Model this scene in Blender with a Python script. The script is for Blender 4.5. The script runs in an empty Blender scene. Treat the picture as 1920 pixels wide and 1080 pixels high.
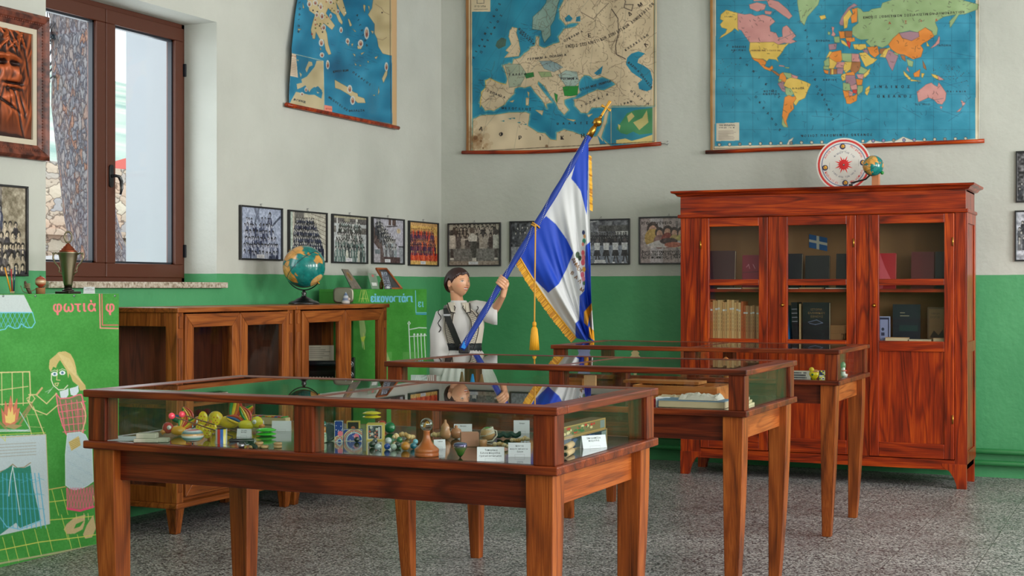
import bpy, bmesh, math, random
import numpy as np
from mathutils import Vector, Matrix

sc = bpy.context.scene
col = sc.collection
PI = math.pi

# ------------------------------------------------------------------ camera
CS, CC, FPX, CH = .4158, .9095, 2680.0, 1.3
cam_d = bpy.data.cameras.new('camera')
cam_d.sensor_width = 36.0
cam_d.lens = FPX / 1920 * 36.0
cam_d.clip_end = 900
cam = bpy.data.objects.new('camera', cam_d)
cam.location = (0, 0, CH)
cam.rotation_euler = (PI / 2, 0, math.atan2(CS, CC))
col.objects.link(cam)
sc.camera = cam

# ------------------------------------------------------------------ colour management
sc.view_settings.view_transform = 'Standard'
sc.view_settings.look = 'None'
sc.view_settings.exposure = 0.0
sc.view_settings.gamma = 1.0
sc.view_settings.use_curve_mapping = False

# ------------------------------------------------------------------ sky
w = bpy.data.worlds.new('overcast_sky')
w.use_nodes = True
bg = w.node_tree.nodes['Background']
bg.inputs[0].default_value = (.90, .95, 1.0, 1)
bg.inputs[1].default_value = 1.9
sc.world = w

# ------------------------------------------------------------------ daylight lamps in the right hand windows; unseen near wall window added as fill
XR, YN, YB, XL, ZC = 3.0, -3.2, 10.3, -5.34, 4.0
RIGHT_WINDOWS = [(-1.9, -.4), (1.3, 2.8), (4.5, 6.0), (7.4, 8.9)]
NEAR_FILL_WINDOWS = [(.4, 2.0)]  # unseen opening added behind the camera to give fill light
def area(name, loc, rot, sx, sy, power, colour):
    l = bpy.data.lights.new(name, 'AREA')
    l.shape = 'RECTANGLE'; l.size = sx; l.size_y = sy
    l.energy = power; l.color = colour
    o = bpy.data.objects.new(name, l)
    o.location = loc; o.rotation_euler = rot
    col.objects.link(o)
    return o
for a, b in RIGHT_WINDOWS:
    area('daylight_and_fill', (XR + .12, (a + b) / 2, 2.2), (0, PI / 2, 0), 1.9, b - a, 165, (1, .985, .96))
for a, b in NEAR_FILL_WINDOWS:
    area('daylight_and_fill', ((a + b) / 2, YN - .12, 2.2), (PI / 2, 0, 0), b - a, 1.9, 45, (1, .96, .9))
area('daylight_and_fill', (XL - .42, 6.54, 2.14), (0, -PI / 2, 0), 1.4, 1.3, 22, (.9, .95, 1))

# ------------------------------------------------------------------ helpers: colour and materials
def lin(c):
    c = np.asarray(c, float) / 255.0
    return np.where(c <= .04045, c / 12.92, ((c + .055) / 1.055) ** 2.4)
def L4(c):
    r = lin(c); return (float(r[0]), float(r[1]), float(r[2]), 1)
MATS = {}
def new_mat(name):
    m = bpy.data.materials.new(name); m.use_nodes = True
    MATS[name] = m
    return m, m.node_tree, m.node_tree.nodes['Principled BSDF']
def setp(b, **k):
    for n, v in k.items():
        b.inputs[n.replace('_', ' ')].default_value = v
def plain(name, c, rough=.5, metal=0.0, coat=0.0, spec=.5, trans=0.0, sheen=0.0):
    if name in MATS: return MATS[name]
    m, nt, b = new_mat(name)
    setp(b, Base_Color=L4(c), Roughness=rough, Metallic=metal)
    b.inputs['Coat Weight'].default_value = coat
    b.inputs['Coat Roughness'].default_value = .1
    b.inputs['Specular IOR Level'].default_value = spec
    b.inputs['Transmission Weight'].default_value = trans
    b.inputs['Sheen Weight'].default_value = sheen
    return m
def nd(nt, t, **k):
    n = nt.nodes.new(t)
    for a, v in k.items(): setattr(n, a, v)
    return n
def ramp(nt, stops):
    r = nt.nodes.new('ShaderNodeValToRGB')
    e = r.color_ramp.elements
    while len(e) < len(stops): e.new(.5)
    for i, (p, c) in enumerate(stops):
        e[i].position = p; e[i].color = L4(c)
    return r
def math_n(nt, op, a, b=None, c=None):
    n = nt.nodes.new('ShaderNodeMath'); n.operation = op
    for i, v in enumerate((a, b, c)):
        if v is None: continue
        if isinstance(v, (int, float)): n.inputs[i].default_value = v
        else: nt.links.new(v, n.inputs[i])
    return n.outputs[0]
def wood(name, dark, mid, light, axis='z', rings=9.0, rough=.42, coat=.12, across=9.0, along=.8, line=.15):
    if name in MATS: return MATS[name]
    m, nt, b = new_mat(name)
    tc = nd(nt, 'ShaderNodeTexCoord'); oi = nd(nt, 'ShaderNodeObjectInfo')
    add = nd(nt, 'ShaderNodeVectorMath', operation='ADD')
    sc_ = nd(nt, 'ShaderNodeVectorMath', operation='SCALE')
    comb = nd(nt, 'ShaderNodeCombineXYZ')
    for i in range(3): nt.links.new(oi.outputs['Random'], comb.inputs[i])
    nt.links.new(comb.outputs[0], sc_.inputs[0]); sc_.inputs['Scale'].default_value = 13.7
    nt.links.new(tc.outputs['Object'], add.inputs[0]); nt.links.new(sc_.outputs[0], add.inputs[1])
    def mp(ac, al):
        q = nd(nt, 'ShaderNodeMapping')
        s = [ac, ac, ac]; s['xyz'.index(axis)] = al
        q.inputs['Scale'].default_value = s
        nt.links.new(add.outputs[0], q.inputs['Vector'])
        return q.outputs[0]
    n1 = nd(nt, 'ShaderNodeTexNoise'); n1.inputs['Scale'].default_value = 1; n1.inputs['Detail'].default_value = 1.5
    nt.links.new(mp(across, along), n1.inputs['Vector'])
    s = math_n(nt, 'MULTIPLY', n1.outputs['Fac'], rings * 6.283)
    s = math_n(nt, 'SINE', s)
    s = math_n(nt, 'MULTIPLY_ADD', s, .5, .5)
    s = math_n(nt, 'POWER', s, 5.0)
    n2 = nd(nt, 'ShaderNodeTexNoise'); n2.inputs['Scale'].default_value = 1; n2.inputs['Detail'].default_value = 4
    nt.links.new(mp(260, 6), n2.inputs['Vector'])
    n3 = nd(nt, 'ShaderNodeTexNoise'); n3.inputs['Scale'].default_value = 1; n3.inputs['Detail'].default_value = 2
    nt.links.new(mp(16, 2.2), n3.inputs['Vector'])
    f = math_n(nt, 'MULTIPLY_ADD', s, -line, .08)
    f = math_n(nt, 'MULTIPLY_ADD', n2.outputs['Fac'], .5, f)
    f = math_n(nt, 'MULTIPLY_ADD', n3.outputs['Fac'], .55, f)
    r = ramp(nt, [(.28, dark), (.58, mid), (.82, light)])
    nt.links.new(f, r.inputs[0]); nt.links.new(r.outputs[0], b.inputs['Base Color'])
    bp = nd(nt, 'ShaderNodeBump'); bp.inputs['Strength'].default_value = .12; bp.inputs['Distance'].default_value = .002
    nt.links.new(n2.outputs['Fac'], bp.inputs['Height']); nt.links.new(bp.outputs[0], b.inputs['Normal'])
    setp(b, Roughness=rough); b.inputs['Coat Weight'].default_value = coat; b.inputs['Coat Roughness'].default_value = .18 if coat < .8 else .03
    b.inputs['Specular IOR Level'].default_value = .28
    return m
def printed(name, rough=.6, coat=0.0, bump=0.0, metal=0.0):
    if name in MATS: return MATS[name]
    m, nt, b = new_mat(name)
    a = nd(nt, 'ShaderNodeVertexColor', layer_name='Col')
    nt.links.new(a.outputs[0], b.inputs['Base Color'])
    setp(b, Roughness=rough, Metallic=metal); b.inputs['Coat Weight'].default_value = coat
    b.inputs['Coat Roughness'].default_value = .08
    if bump:
        n = nd(nt, 'ShaderNodeTexNoise'); n.inputs['Scale'].default_value = 60; n.inputs['Detail'].default_value = 3
        tc = nd(nt, 'ShaderNodeTexCoord'); nt.links.new(tc.outputs['Object'], n.inputs['Vector'])
        bp = nd(nt, 'ShaderNodeBump'); bp.inputs['Strength'].default_value = bump; bp.inputs['Distance'].default_value = .003
        nt.links.new(n.outputs['Fac'], bp.inputs['Height']); nt.links.new(bp.outputs[0], b.inputs['Normal'])
    return m
def glass(name, tint=(.965, .985, .975), f0=.04, power=6.0):
    if name in MATS: return MATS[name]
    m = bpy.data.materials.new(name); m.use_nodes = True; MATS[name] = m
    nt = m.node_tree; nt.nodes.clear()
    out = nd(nt, 'ShaderNodeOutputMaterial'); mix = nd(nt, 'ShaderNodeMixShader')
    tr = nd(nt, 'ShaderNodeBsdfTransparent'); tr.inputs[0].default_value = (*tint, 1)
    gl = nd(nt, 'ShaderNodeBsdfGlossy'); gl.inputs['Roughness'].default_value = .0
    lw = nd(nt, 'ShaderNodeLayerWeight')
    p = math_n(nt, 'POWER', lw.outputs['Facing'], power)
    fr = math_n(nt, 'MULTIPLY_ADD', p, 1 - f0, f0)
    nt.links.new(fr, mix.inputs[0]); nt.links.new(tr.outputs[0], mix.inputs[1]); nt.links.new(gl.outputs[0], mix.inputs[2])
    nt.links.new(mix.outputs[0], out.inputs[0])
    return m

# ------------------------------------------------------------------ helpers: mesh building
class MB:
    def __init__(s):
        s.V = []; s.F = []; s.n = 0; s.M = None
    def add(s, verts, faces, mat=0, c=None, smooth=False):
        v = np.asarray(verts, float).reshape(-1, 3)
        if s.M is not None:
            A = np.array(s.M); v = v @ A[:3, :3].T + A[:3, 3]
        cc = np.ones((len(v), 3)) if c is None else np.broadcast_to(np.asarray(c, float), (len(v), 3))
        s.V.append((v, cc))
        groups = {}
        if isinstance(faces, np.ndarray): groups[faces.shape[1]] = faces
        else:
            for f in faces: groups.setdefault(len(f), []).append(f)
        for k, f in groups.items():
            s.F.append((np.asarray(f, int).reshape(-1, k) + s.n, mat, smooth))
        s.n += len(v)
        return s
    def box(s, x0, x1, y0, y1, z0, z1, mat=0, c=None):
        v = [(x0, y0, z0), (x1, y0, z0), (x1, y1, z0), (x0, y1, z0), (x0, y0, z1), (x1, y0, z1), (x1, y1, z1), (x0, y1, z1)]
        f = [(0, 3, 2, 1), (4, 5, 6, 7), (0, 1, 5, 4), (1, 2, 6, 5), (2, 3, 7, 6), (3, 0, 4, 7)]
        return s.add(v, f, mat, c)
    def loft(s, rings, mat=0, c=None, smooth=True, caps=True, closed=True):
        n = len(rings[0]); k = len(rings)
        v = np.asarray(rings, float).reshape(-1, 3)
        f = []
        m = n if closed else n - 1
        for i in range(k - 1):
            for j in range(m):
                a = i * n + j; b = i * n + (j + 1) % n
                f.append((a, b, b + n, a + n))
        if c is not None and len(np.shape(c)) == 2 and len(c) == k: c = np.repeat(np.asarray(c, float), n, axis=0)
        n0 = s.n
        s.add(v, f, mat, c, smooth)
        if caps and closed:
            s.F.append((np.array([list(range(n - 1, -1, -1))]) + n0, mat, False))
            s.F.append((np.array([list(range(n))]) + n0 + (k - 1) * n, mat, False))
        return s
    def tube(s, path, r, n=10, mat=0, c=None, caps=True):
        P = [Vector(p) for p in path]; k = len(P)
        R = [r] * k if isinstance(r, (int, float)) else list(r)
        rings = []; up = None
        for i in range(k):
            t = (P[min(i + 1, k - 1)] - P[max(i - 1, 0)])
            t = t.normalized() if t.length > 1e-9 else Vector((0, 0, 1))
            if up is None:
                up = Vector((0, 0, 1)) if abs(t.z) < .9 else Vector((1, 0, 0))
            a = t.cross(up).normalized(); b2 = a.cross(t).normalized(); up = b2
            rings.append([tuple(P[i] + a * R[i] * math.cos(2 * PI * j / n) + b2 * R[i] * math.sin(2 * PI * j / n)) for j in range(n)])
        return s.loft(rings, mat, c, True, caps)
    def lathe(s, prof, cx=0, cy=0, n=32, mat=0, c=None, smooth=True):
        rings = [[(cx + r * math.cos(2 * PI * j / n), cy + r * math.sin(2 * PI * j / n), z) for j in range(n)] for r, z in prof]
        return s.loft(rings, mat, c, smooth, True)
    def sphere(s, cen, r, mat=0, c=None, nu=24, nv=14, sc3=(1, 1, 1)):
        rings = []
        for i in range(nv + 1):
            a = -PI / 2 + PI * i / nv
            a = max(min(a, PI / 2 - .02), -PI / 2 + .02)
            rings.append([(cen[0] + r * sc3[0] * math.cos(a) * math.cos(2 * PI * j / nu), cen[1] + r * sc3[1] * math.cos(a) * math.sin(2 * PI * j / nu), cen[2] + r * sc3[2] * math.sin(a)) for j in range(nu)])
        return s.loft(rings, mat, c, True, True)
    def prism(s, poly, z0, z1, mat=0, c=None, smooth=False):
        n = len(poly)
        v = [(x, y, z0) for x, y in poly] + [(x, y, z1) for x, y in poly]
        f = [tuple(range(n - 1, -1, -1)), tuple(range(n, 2 * n))] + [(i, (i + 1) % n, n + (i + 1) % n, n + i) for i in range(n)]
        return s.add(v, f, mat, c, smooth)
    def grid(s, P, C=None, mat=0, smooth=True):
        h, w_ = P.shape[:2]
        idx = np.arange(h * w_).reshape(h, w_)
        f = np.stack([idx[:-1, :-1], idx[1:, :-1], idx[1:, 1:], idx[:-1, 1:]], -1).reshape(-1, 4)
        return s.add(P.reshape(-1, 3), f, mat, None if C is None else C.reshape(-1, 3), smooth)
    def face_print(s, cv, o, u, v, mat=0):
        """a printed rectangle: canvas cv laid from corner o (its top left) along u (to the right) and v (downwards)"""
        h, w_ = cv.a.shape[:2]
        a = np.linspace(0, 1, w_)[None, :, None]; b = np.linspace(0, 1, h)[:, None, None]
        P = np.asarray(o, float) + a * np.asarray(u, float) + b * np.asarray(v, float)
        return s.grid(P, lin(cv.a * 255.0), mat, False)
    def each(s, boxes, name, mats, parent, bevel=0.0):
        for q in boxes: MB().box(*q).build(name, mats, parent, bevel)
    def build(s, name, mats, parent=None, bevel=0.0, loc=None, label=None, rot=None):
        me = bpy.data.meshes.new(name)
        V = np.concatenate([v for v, c in s.V]); C = np.concatenate([c for v, c in s.V])
        me.vertices.add(len(V)); me.vertices.foreach_set('co', V.astype(np.float32).ravel())
        nl = sum(f.size for f, m, q in s.F); nf = sum(len(f) for f, m, q in s.F)
        me.loops.add(nl); me.polygons.add(nf)
        me.loops.foreach_set('vertex_index', np.concatenate([f.ravel() for f, m, q in s.F]).astype(np.int32))
        st = []; o = 0; mi = []; sm = []
        for f, m, q in s.F:
            k = f.shape[1]; st.append(o + np.arange(len(f)) * k); o += f.size
            mi.append(np.full(len(f), m)); sm.append(np.full(len(f), q))
        me.polygons.foreach_set('loop_start', np.concatenate(st).astype(np.int32))
        me.polygons.foreach_set('material_index', np.concatenate(mi).astype(np.int32))
        me.polygons.foreach_set('use_smooth', np.concatenate(sm).astype(bool))
        ca = me.color_attributes.new('Col', 'FLOAT_COLOR', 'POINT')
        ca.data.foreach_set('color', np.concatenate([C, np.ones((len(C), 1))], 1).astype(np.float32).ravel())
        for m in (mats if isinstance(mats, (list, tuple)) else [mats]): me.materials.append(m)
        me.update(calc_edges=True); me.validate()
        ob = bpy.data.objects.new(name, me); col.objects.link(ob)
        if parent is not None: ob.parent = parent
        if loc is not None: ob.location = loc
        if rot is not None: ob.rotation_euler = rot
        if bevel:
            b = ob.modifiers.new('bevel', 'BEVEL'); b.width = bevel; b.segments = 2; b.limit_method = 'ANGLE'
        if label: ob['label'] = label
        return ob
def tag(o, label, cat, group=None, kind=None):
    o['label'] = label; o['category'] = cat
    if group: o['group'] = group
    if kind: o['kind'] = kind
    return o
def thing(name, label, cat, loc=(0, 0, 0), rotz=0.0, group=None):
    o = bpy.data.objects.new(name, None); col.objects.link(o)
    o.empty_display_size = .05
    o.location = loc; o.rotation_euler = (0, 0, rotz)
    return tag(o, label, cat, group)
def struct(o):
    o['kind'] = 'structure'; return o
def dup(root, loc, rotz=0.0, label=None):
    r = root.copy(); col.objects.link(r); r.location = loc; r.rotation_euler = (0, 0, rotz)
    if label: r['label'] = label
    for ch in list(root.children):
        q = ch.copy(); col.objects.link(q); q.parent = r
        for g in ch.children:
            d = g.copy(); col.objects.link(d); d.parent = q
    return r
def TR(loc, rz=0.0, rx=0.0, ry=0.0, s=1.0):
    return Matrix.Translation(loc) @ Matrix.Rotation(rz, 4, 'Z') @ Matrix.Rotation(ry, 4, 'Y') @ Matrix.Rotation(rx, 4, 'X') @ Matrix.Scale(s, 4)

# ------------------------------------------------------------------ helpers: a small raster painter for everything printed, painted or drawn
_glyphs = {}
def glyph(ch):
    if ch in _glyphs: return _glyphs[ch]
    cu = bpy.data.curves.new('glyph', 'FONT'); cu.body = ch; cu.resolution_u = 3
    o = bpy.data.objects.new('glyph', cu); col.objects.link(o)
    dg = bpy.context.evaluated_depsgraph_get()
    me = bpy.data.meshes.new_from_object(o.evaluated_get(dg))
    me.calc_loop_triangles()
    v = np.array([x.co[:2] for x in me.vertices]) if len(me.vertices) else np.zeros((0, 2))
    t = np.array([tuple(x.vertices) for x in me.loop_triangles], int) if len(me.loop_triangles) else np.zeros((0, 3), int)
    col.objects.unlink(o); bpy.data.objects.remove(o); bpy.data.curves.remove(cu); bpy.data.meshes.remove(me)
    wd = (v[:, 0].max() + .06) if len(v) else .3
    _glyphs[ch] = (v, t, wd)
    return _glyphs[ch]
class Canvas:
    def __init__(s, x0, y0, x1, y1, res, bgc=(255, 255, 255)):
        s.x0, s.y0, s.r = x0, y0, res
        s.w = max(2, int(round((x1 - x0) * res))); s.h = max(2, int(round((y1 - y0) * res)))
        s.a = np.empty((s.h, s.w, 3)); s.a[:] = np.array(bgc) / 255.0
    def _t(s, pts):
        p = np.asarray(pts, float).copy(); p[:, 0] = (p[:, 0] - s.x0) * s.r; p[:, 1] = (p[:, 1] - s.y0) * s.r
        return p
    def _mask(s, p):
        x0 = max(0, int(p[:, 0].min()) - 1); x1 = min(s.w, int(p[:, 0].max()) + 2)
        y0 = max(0, int(p[:, 1].min()) - 1); y1 = min(s.h, int(p[:, 1].max()) + 2)
        if x1 <= x0 or y1 <= y0: return None
        X = np.arange(x0, x1)[None, :] + .5; Y = np.arange(y0, y1)[:, None] + .5
        m = np.zeros((y1 - y0, x1 - x0), bool)
        q = np.roll(p, -1, axis=0)
        for (ax, ay), (bx, by) in zip(p, q):
            if ay == by: continue
            cond = (ay > Y) != (by > Y)
            xs = ax + (Y - ay) * (bx - ax) / (by - ay)
            m ^= cond & (X < xs)
        return (slice(y0, y1), slice(x0, x1)), m
    def poly(s, pts, c, alpha=1.0):
        r = s._mask(s._t(pts))
        if r is None: return s
        sl, m = r; v = s.a[sl]
        v[m] = v[m] * (1 - alpha) + np.array(c) / 255.0 * alpha
        return s
    def rect(s, x0, y0, x1, y1, c, alpha=1.0):
        return s.poly([(x0, y0), (x1, y0), (x1, y1), (x0, y1)], c, alpha)
    def line(s, pts, wd, c, alpha=1.0, closed=False):
        p = s._t(pts); hw = max(wd * s.r / 2, .5)
        if closed: p = np.concatenate([p, p[:1]])
        for a, b in zip(p[:-1], p[1:]):
            x0 = max(0, int(min(a[0], b[0]) - hw) - 1); x1 = min(s.w, int(max(a[0], b[0]) + hw) + 2)
            y0 = max(0, int(min(a[1], b[1]) - hw) - 1); y1 = min(s.h, int(max(a[1], b[1]) + hw) + 2)
            if x1 <= x0 or y1 <= y0: continue
            X = np.arange(x0, x1)[None, :] + .5; Y = np.arange(y0, y1)[:, None] + .5
            d = b - a; L = max(d @ d, 1e-9)
            t = np.clip(((X - a[0]) * d[0] + (Y - a[1]) * d[1]) / L, 0, 1)
            D = np.hypot(X - a[0] - t * d[0], Y - a[1] - t * d[1])
            k = np.clip(hw + .5 - D, 0, 1)[..., None] * alpha
            v = s.a[y0:y1, x0:x1]; v[:] = v * (1 - k) + np.array(c) / 255.0 * k
        return s
    def disc(s, x, y, rx, c, ry=None, alpha=1.0):
        ry = ry or rx
        t = np.linspace(0, 2 * PI, 18, endpoint=False)
        return s.poly(np.stack([x + rx * np.cos(t), y + ry * np.sin(t)], 1), c, alpha)
    def ring(s, x, y, r, wd, c, a0=0, a1=2 * PI):
        t = np.linspace(a0, a1, 48)
        return s.line(np.stack([x + r * np.cos(t), y + r * np.sin(t)], 1), wd, c)
    def text(s, txt, x, y, size, c, ang=0.0, sp=0.0, bold=0.0, sx=1.0, alpha=1.0):
        ca, sa = math.cos(ang), math.sin(ang); adv = 0.0
        for ch in txt:
            v, t, wd = glyph(ch)
            if len(t):
                offs = [(0, 0)] if not bold else [(0, 0), (bold, 0), (0, bold), (-bold, 0)]
                for ox, oy in offs:
                    gx = (v[:, 0] * size * sx + adv + ox); gy = (-v[:, 1] * size + oy)
                    P = s._t(np.stack([x + gx * ca - gy * sa, y + gx * sa + gy * ca], 1))
                    M = None
                    for tri in t:
                        q = P[tri]
                        r = s._mask(q)
                        if r is None: continue
                        sl, m = r; vv = s.a[sl]; vv[m] = vv[m] * (1 - alpha) + np.array(c) / 255.0 * alpha
            adv += wd * size * sx + sp
        return adv
    def arc_text(s, txt, cx, cy, r, a0, a1, size, c, flip=False):
        n = len(txt)
        for i, ch in enumerate(txt):
            a = a0 + (a1 - a0) * (i + .5) / n
            rot = a + PI / 2 if not flip else a - PI / 2
            s.text(ch, cx + r * math.cos(a) - size * .25 * math.cos(rot), cy + r * math.sin(a) - size * .25 * math.sin(rot), size, c, rot)
    def mottle(s, amt, cell, seed=1, tint=(1, 1, 1)):
        rng = np.random.default_rng(seed)
        gh = int(s.h / (cell * s.r)) + 3; gw = int(s.w / (cell * s.r)) + 3
        g = rng.uniform(-1, 1, (gh, gw))
        yy = np.arange(s.h) / (cell * s.r); xx = np.arange(s.w) / (cell * s.r)
        y0 = yy.astype(int); x0 = xx.astype(int); fy = (yy - y0)[:, None]; fx = (xx - x0)[None, :]
        fy = fy * fy * (3 - 2 * fy); fx = fx * fx * (3 - 2 * fx)
        n = (g[y0][:, x0] * (1 - fy) * (1 - fx) + g[y0 + 1][:, x0] * fy * (1 - fx) + g[y0][:, x0 + 1] * (1 - fy) * fx + g[y0 + 1][:, x0 + 1] * fy * fx)
        s.a = np.clip(s.a + n[..., None] * amt * np.array(tint), 0, 1)
        return s
    def sample(s, X, Y):
        x = np.clip((X - s.x0) * s.r - .5, 0, s.w - 1.001); y = np.clip((Y - s.y0) * s.r - .5, 0, s.h - 1.001)
        i = y.astype(int); j = x.astype(int); fy = (y - i)[..., None]; fx = (x - j)[..., None]
        i1 = np.minimum(i + 1, s.h - 1); j1 = np.minimum(j + 1, s.w - 1)
        return s.a[i, j] * (1 - fy) * (1 - fx) + s.a[i1, j] * fy * (1 - fx) + s.a[i, j1] * (1 - fy) * fx + s.a[i1, j1] * fy * fx
def plan(P):
    """frame coordinates in which the artwork was measured, for points of a flat sheet"""
    d = -CS * P[..., 0] + CC * P[..., 1]; l = CC * P[..., 0] + CS * P[..., 1]
    return 960 + FPX * l / d, 540 - FPX * (P[..., 2] - CH) / d
def artwork(P, cv, ox, oy, k):
    x, y = plan(P)
    return lin(cv.sample((x - ox) * k, (y - oy) * k) * 255.0)
def rnd_walk(cv, x, y, n, step, wd, c, seed, ang=None, alpha=.8):
    r = random.Random(seed); a = r.uniform(0, 2 * PI) if ang is None else ang
    pts = [(x, y)]
    for _ in range(n):
        a += r.uniform(-.8, .8); x += step * math.cos(a); y += step * math.sin(a); pts.append((x, y))
    cv.line(pts, wd, c, alpha)
# ================================================================== materials of the place
def wall_mat(name, warm=(198, 200, 192)):
    m, nt, b = new_mat(name)
    g = nd(nt, 'ShaderNodeNewGeometry'); sp = nd(nt, 'ShaderNodeSeparateXYZ'); nt.links.new(g.outputs['Position'], sp.inputs[0])
    n0 = nd(nt, 'ShaderNodeTexNoise'); n0.inputs['Scale'].default_value = 5; nt.links.new(g.outputs['Position'], n0.inputs['Vector'])
    z = math_n(nt, 'MULTIPLY_ADD', n0.outputs['Fac'], .008, sp.outputs['Z'])
    lt = math_n(nt, 'LESS_THAN', z, 1.394)
    n1 = nd(nt, 'ShaderNodeTexNoise'); n1.inputs['Scale'].default_value = 1.6; n1.inputs['Detail'].default_value = 5; nt.links.new(g.outputs['Position'], n1.inputs['Vector'])
    w1 = ramp(nt, [(.3, tuple(int(k * .93) for k in warm)), (.7, warm)]); nt.links.new(n1.outputs['Fac'], w1.inputs[0])
    g1 = ramp(nt, [(.3, (66, 146, 94)), (.7, (82, 162, 108))]); nt.links.new(n1.outputs['Fac'], g1.inputs[0])
    mx = nd(nt, 'ShaderNodeMix', data_type='RGBA')
    nt.links.new(lt, mx.inputs['Factor']); nt.links.new(w1.outputs[0], mx.inputs['A']); nt.links.new(g1.outputs[0], mx.inputs['B'])
    nt.links.new(mx.outputs['Result'], b.inputs['Base Color'])
    rg = math_n(nt, 'MULTIPLY_ADD', lt, -.35, .8); nt.links.new(rg, b.inputs['Roughness'])
    n2 = nd(nt, 'ShaderNodeTexNoise'); n2.inputs['Scale'].default_value = 28; n2.inputs['Detail'].default_value = 6; nt.links.new(g.outputs['Position'], n2.inputs['Vector'])
    n3 = nd(nt, 'ShaderNodeTexNoise'); n3.inputs['Scale'].default_value = 4; n3.inputs['Detail'].default_value = 2; nt.links.new(g.outputs['Position'], n3.inputs['Vector'])
    h = math_n(nt, 'MULTIPLY_ADD', n3.outputs['Fac'], 2.0, n2.outputs['Fac'])
    bp = nd(nt, 'ShaderNodeBump'); bp.inputs['Strength'].default_value = .35; bp.inputs['Distance'].default_value = .008
    nt.links.new(h, bp.inputs['Height']); nt.links.new(bp.outputs[0], b.inputs['Normal'])
    return m
M_wall = wall_mat('painted_plaster')
def floor_mat():
    m, nt, b = new_mat('terrazzo')
    g = nd(nt, 'ShaderNodeNewGeometry')
    v = nd(nt, 'ShaderNodeTexVoronoi'); v.inputs['Scale'].default_value = 125; nt.links.new(g.outputs['Position'], v.inputs['Vector'])
    sp = nd(nt, 'ShaderNodeSeparateColor'); nt.links.new(v.outputs['Color'], sp.inputs[0])
    r = ramp(nt, [(0, (44, 42, 46)), (.28, (90, 88, 90)), (.5, (150, 146, 142)), (.75, (186, 182, 178)), (1.0, (222, 218, 212))])
    nt.links.new(sp.outputs[0], r.inputs[0])
    n = nd(nt, 'ShaderNodeTexNoise'); n.inputs['Scale'].default_value = 2.2; n.inputs['Detail'].default_value = 5; nt.links.new(g.outputs['Position'], n.inputs['Vector'])
    r2 = ramp(nt, [(.3, (198, 201, 206)), (.7, (236, 238, 242))]); nt.links.new(n.outputs['Fac'], r2.inputs[0])
    mx = nd(nt, 'ShaderNodeMix', data_type='RGBA', blend_type='MULTIPLY'); mx.inputs['Factor'].default_value = 1
    nt.links.new(r.outputs[0], mx.inputs['A']); nt.links.new(r2.outputs[0], mx.inputs['B'])
    sx = nd(nt, 'ShaderNodeSeparateXYZ'); nt.links.new(g.outputs['Position'], sx.inputs[0])
    js = []
    for ax in 'XY':
        q = math_n(nt, 'PINGPONG', sx.outputs[ax], .2)
        js.append(math_n(nt, 'LESS_THAN', q, .0016))
    j = math_n(nt, 'MAXIMUM', js[0], js[1])
    m2 = nd(nt, 'ShaderNodeMix', data_type='RGBA'); nt.links.new(j, m2.inputs['Factor'])
    nt.links.new(mx.outputs['Result'], m2.inputs['A']); m2.inputs['B'].default_value = L4((45, 42, 42))
    nt.links.new(m2.outputs['Result'], b.inputs['Base Color'])
    rr = math_n(nt, 'MULTIPLY_ADD', n.outputs['Fac'], .25, .28); nt.links.new(rr, b.inputs['Roughness'])
    return m
M_floor = floor_mat()
M_ceil = plain('ceiling_paint', (225, 222, 212), .9)
OAK = dict(dark=(30, 7, 1), mid=(98, 34, 8), light=(150, 68, 22))
M_lin = plain('dark_glossy_lining', (58, 34, 26), .06, coat=.6); M_oakx = wood('oak_x', axis='x', **OAK); M_oaky = wood('oak_y', axis='y', **OAK); M_oakz = wood('oak_z', axis='z', **OAK)
LEG = dict(dark=(64, 24, 6), mid=(134, 64, 20), light=(176, 98, 40), rings=7, across=5.5, along=.8)
M_legz = wood('table_leg_wood', axis='z', **LEG)
M_apx = wood('apron_x_shaded', axis='x', dark=(28, 6, 1), mid=(84, 26, 7), light=(128, 52, 16)); M_apy = wood('apron_y_lit', axis='y', dark=(84, 34, 10), mid=(150, 74, 26), light=(186, 108, 48))  # front and back aprons coloured as if shaded, end aprons as if lit
PINE = dict(dark=(40, 6, 2), mid=(140, 40, 5), light=(202, 82, 12), rings=8, rough=.36, coat=.3)
M_pinex = wood('pine_x', axis='x', **PINE); M_piney = wood('pine_y', axis='y', **PINE); M_pinez = wood('pine_z', axis='z', **PINE)
CAB = dict(dark=(66, 28, 8), mid=(134, 70, 26), light=(174, 104, 46), rings=10)
M_cabx = wood('cabinet_x', axis='x', **CAB); M_caby = wood('cabinet_y', axis='y', **CAB); M_cabz = wood('cabinet_z', axis='z', **CAB)
M_glass = glass('pane_glass', power=8.0); M_pane = glass('cabinet_glass', (.975, .985, .98), .012); M_topglass = glass('top_glass', (.92, .965, .945), .05, 4.5)
M_winglass = glass('window_glass', (.96, .98, .98), .03)
M_card = plain('cardboard', (150, 112, 72), .85)
M_print = printed('printed_paper', .65); M_photo = printed('photo_print', .35, .25)
M_map = printed('map_oilcloth', .38, .2, .25); M_chalk = printed('painted_board', .55, .1)
M_satin = printed('satin_cloth', .6); M_gloss = printed('glossy_paint', .25, .5)
M_black = plain('black_lacquer', (18, 18, 20), .3, coat=.4); M_brass = plain('brass', (190, 140, 60), .3, 1.0)
M_steel = plain('steel', (150, 150, 155), .35, 1.0); M_green = plain('green_paint', (72, 150, 62), .55)
M_winbrown = plain('window_frame_brown', (80, 37, 19), .45); M_rubber = plain('gasket', (22, 28, 38), .5)

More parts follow.
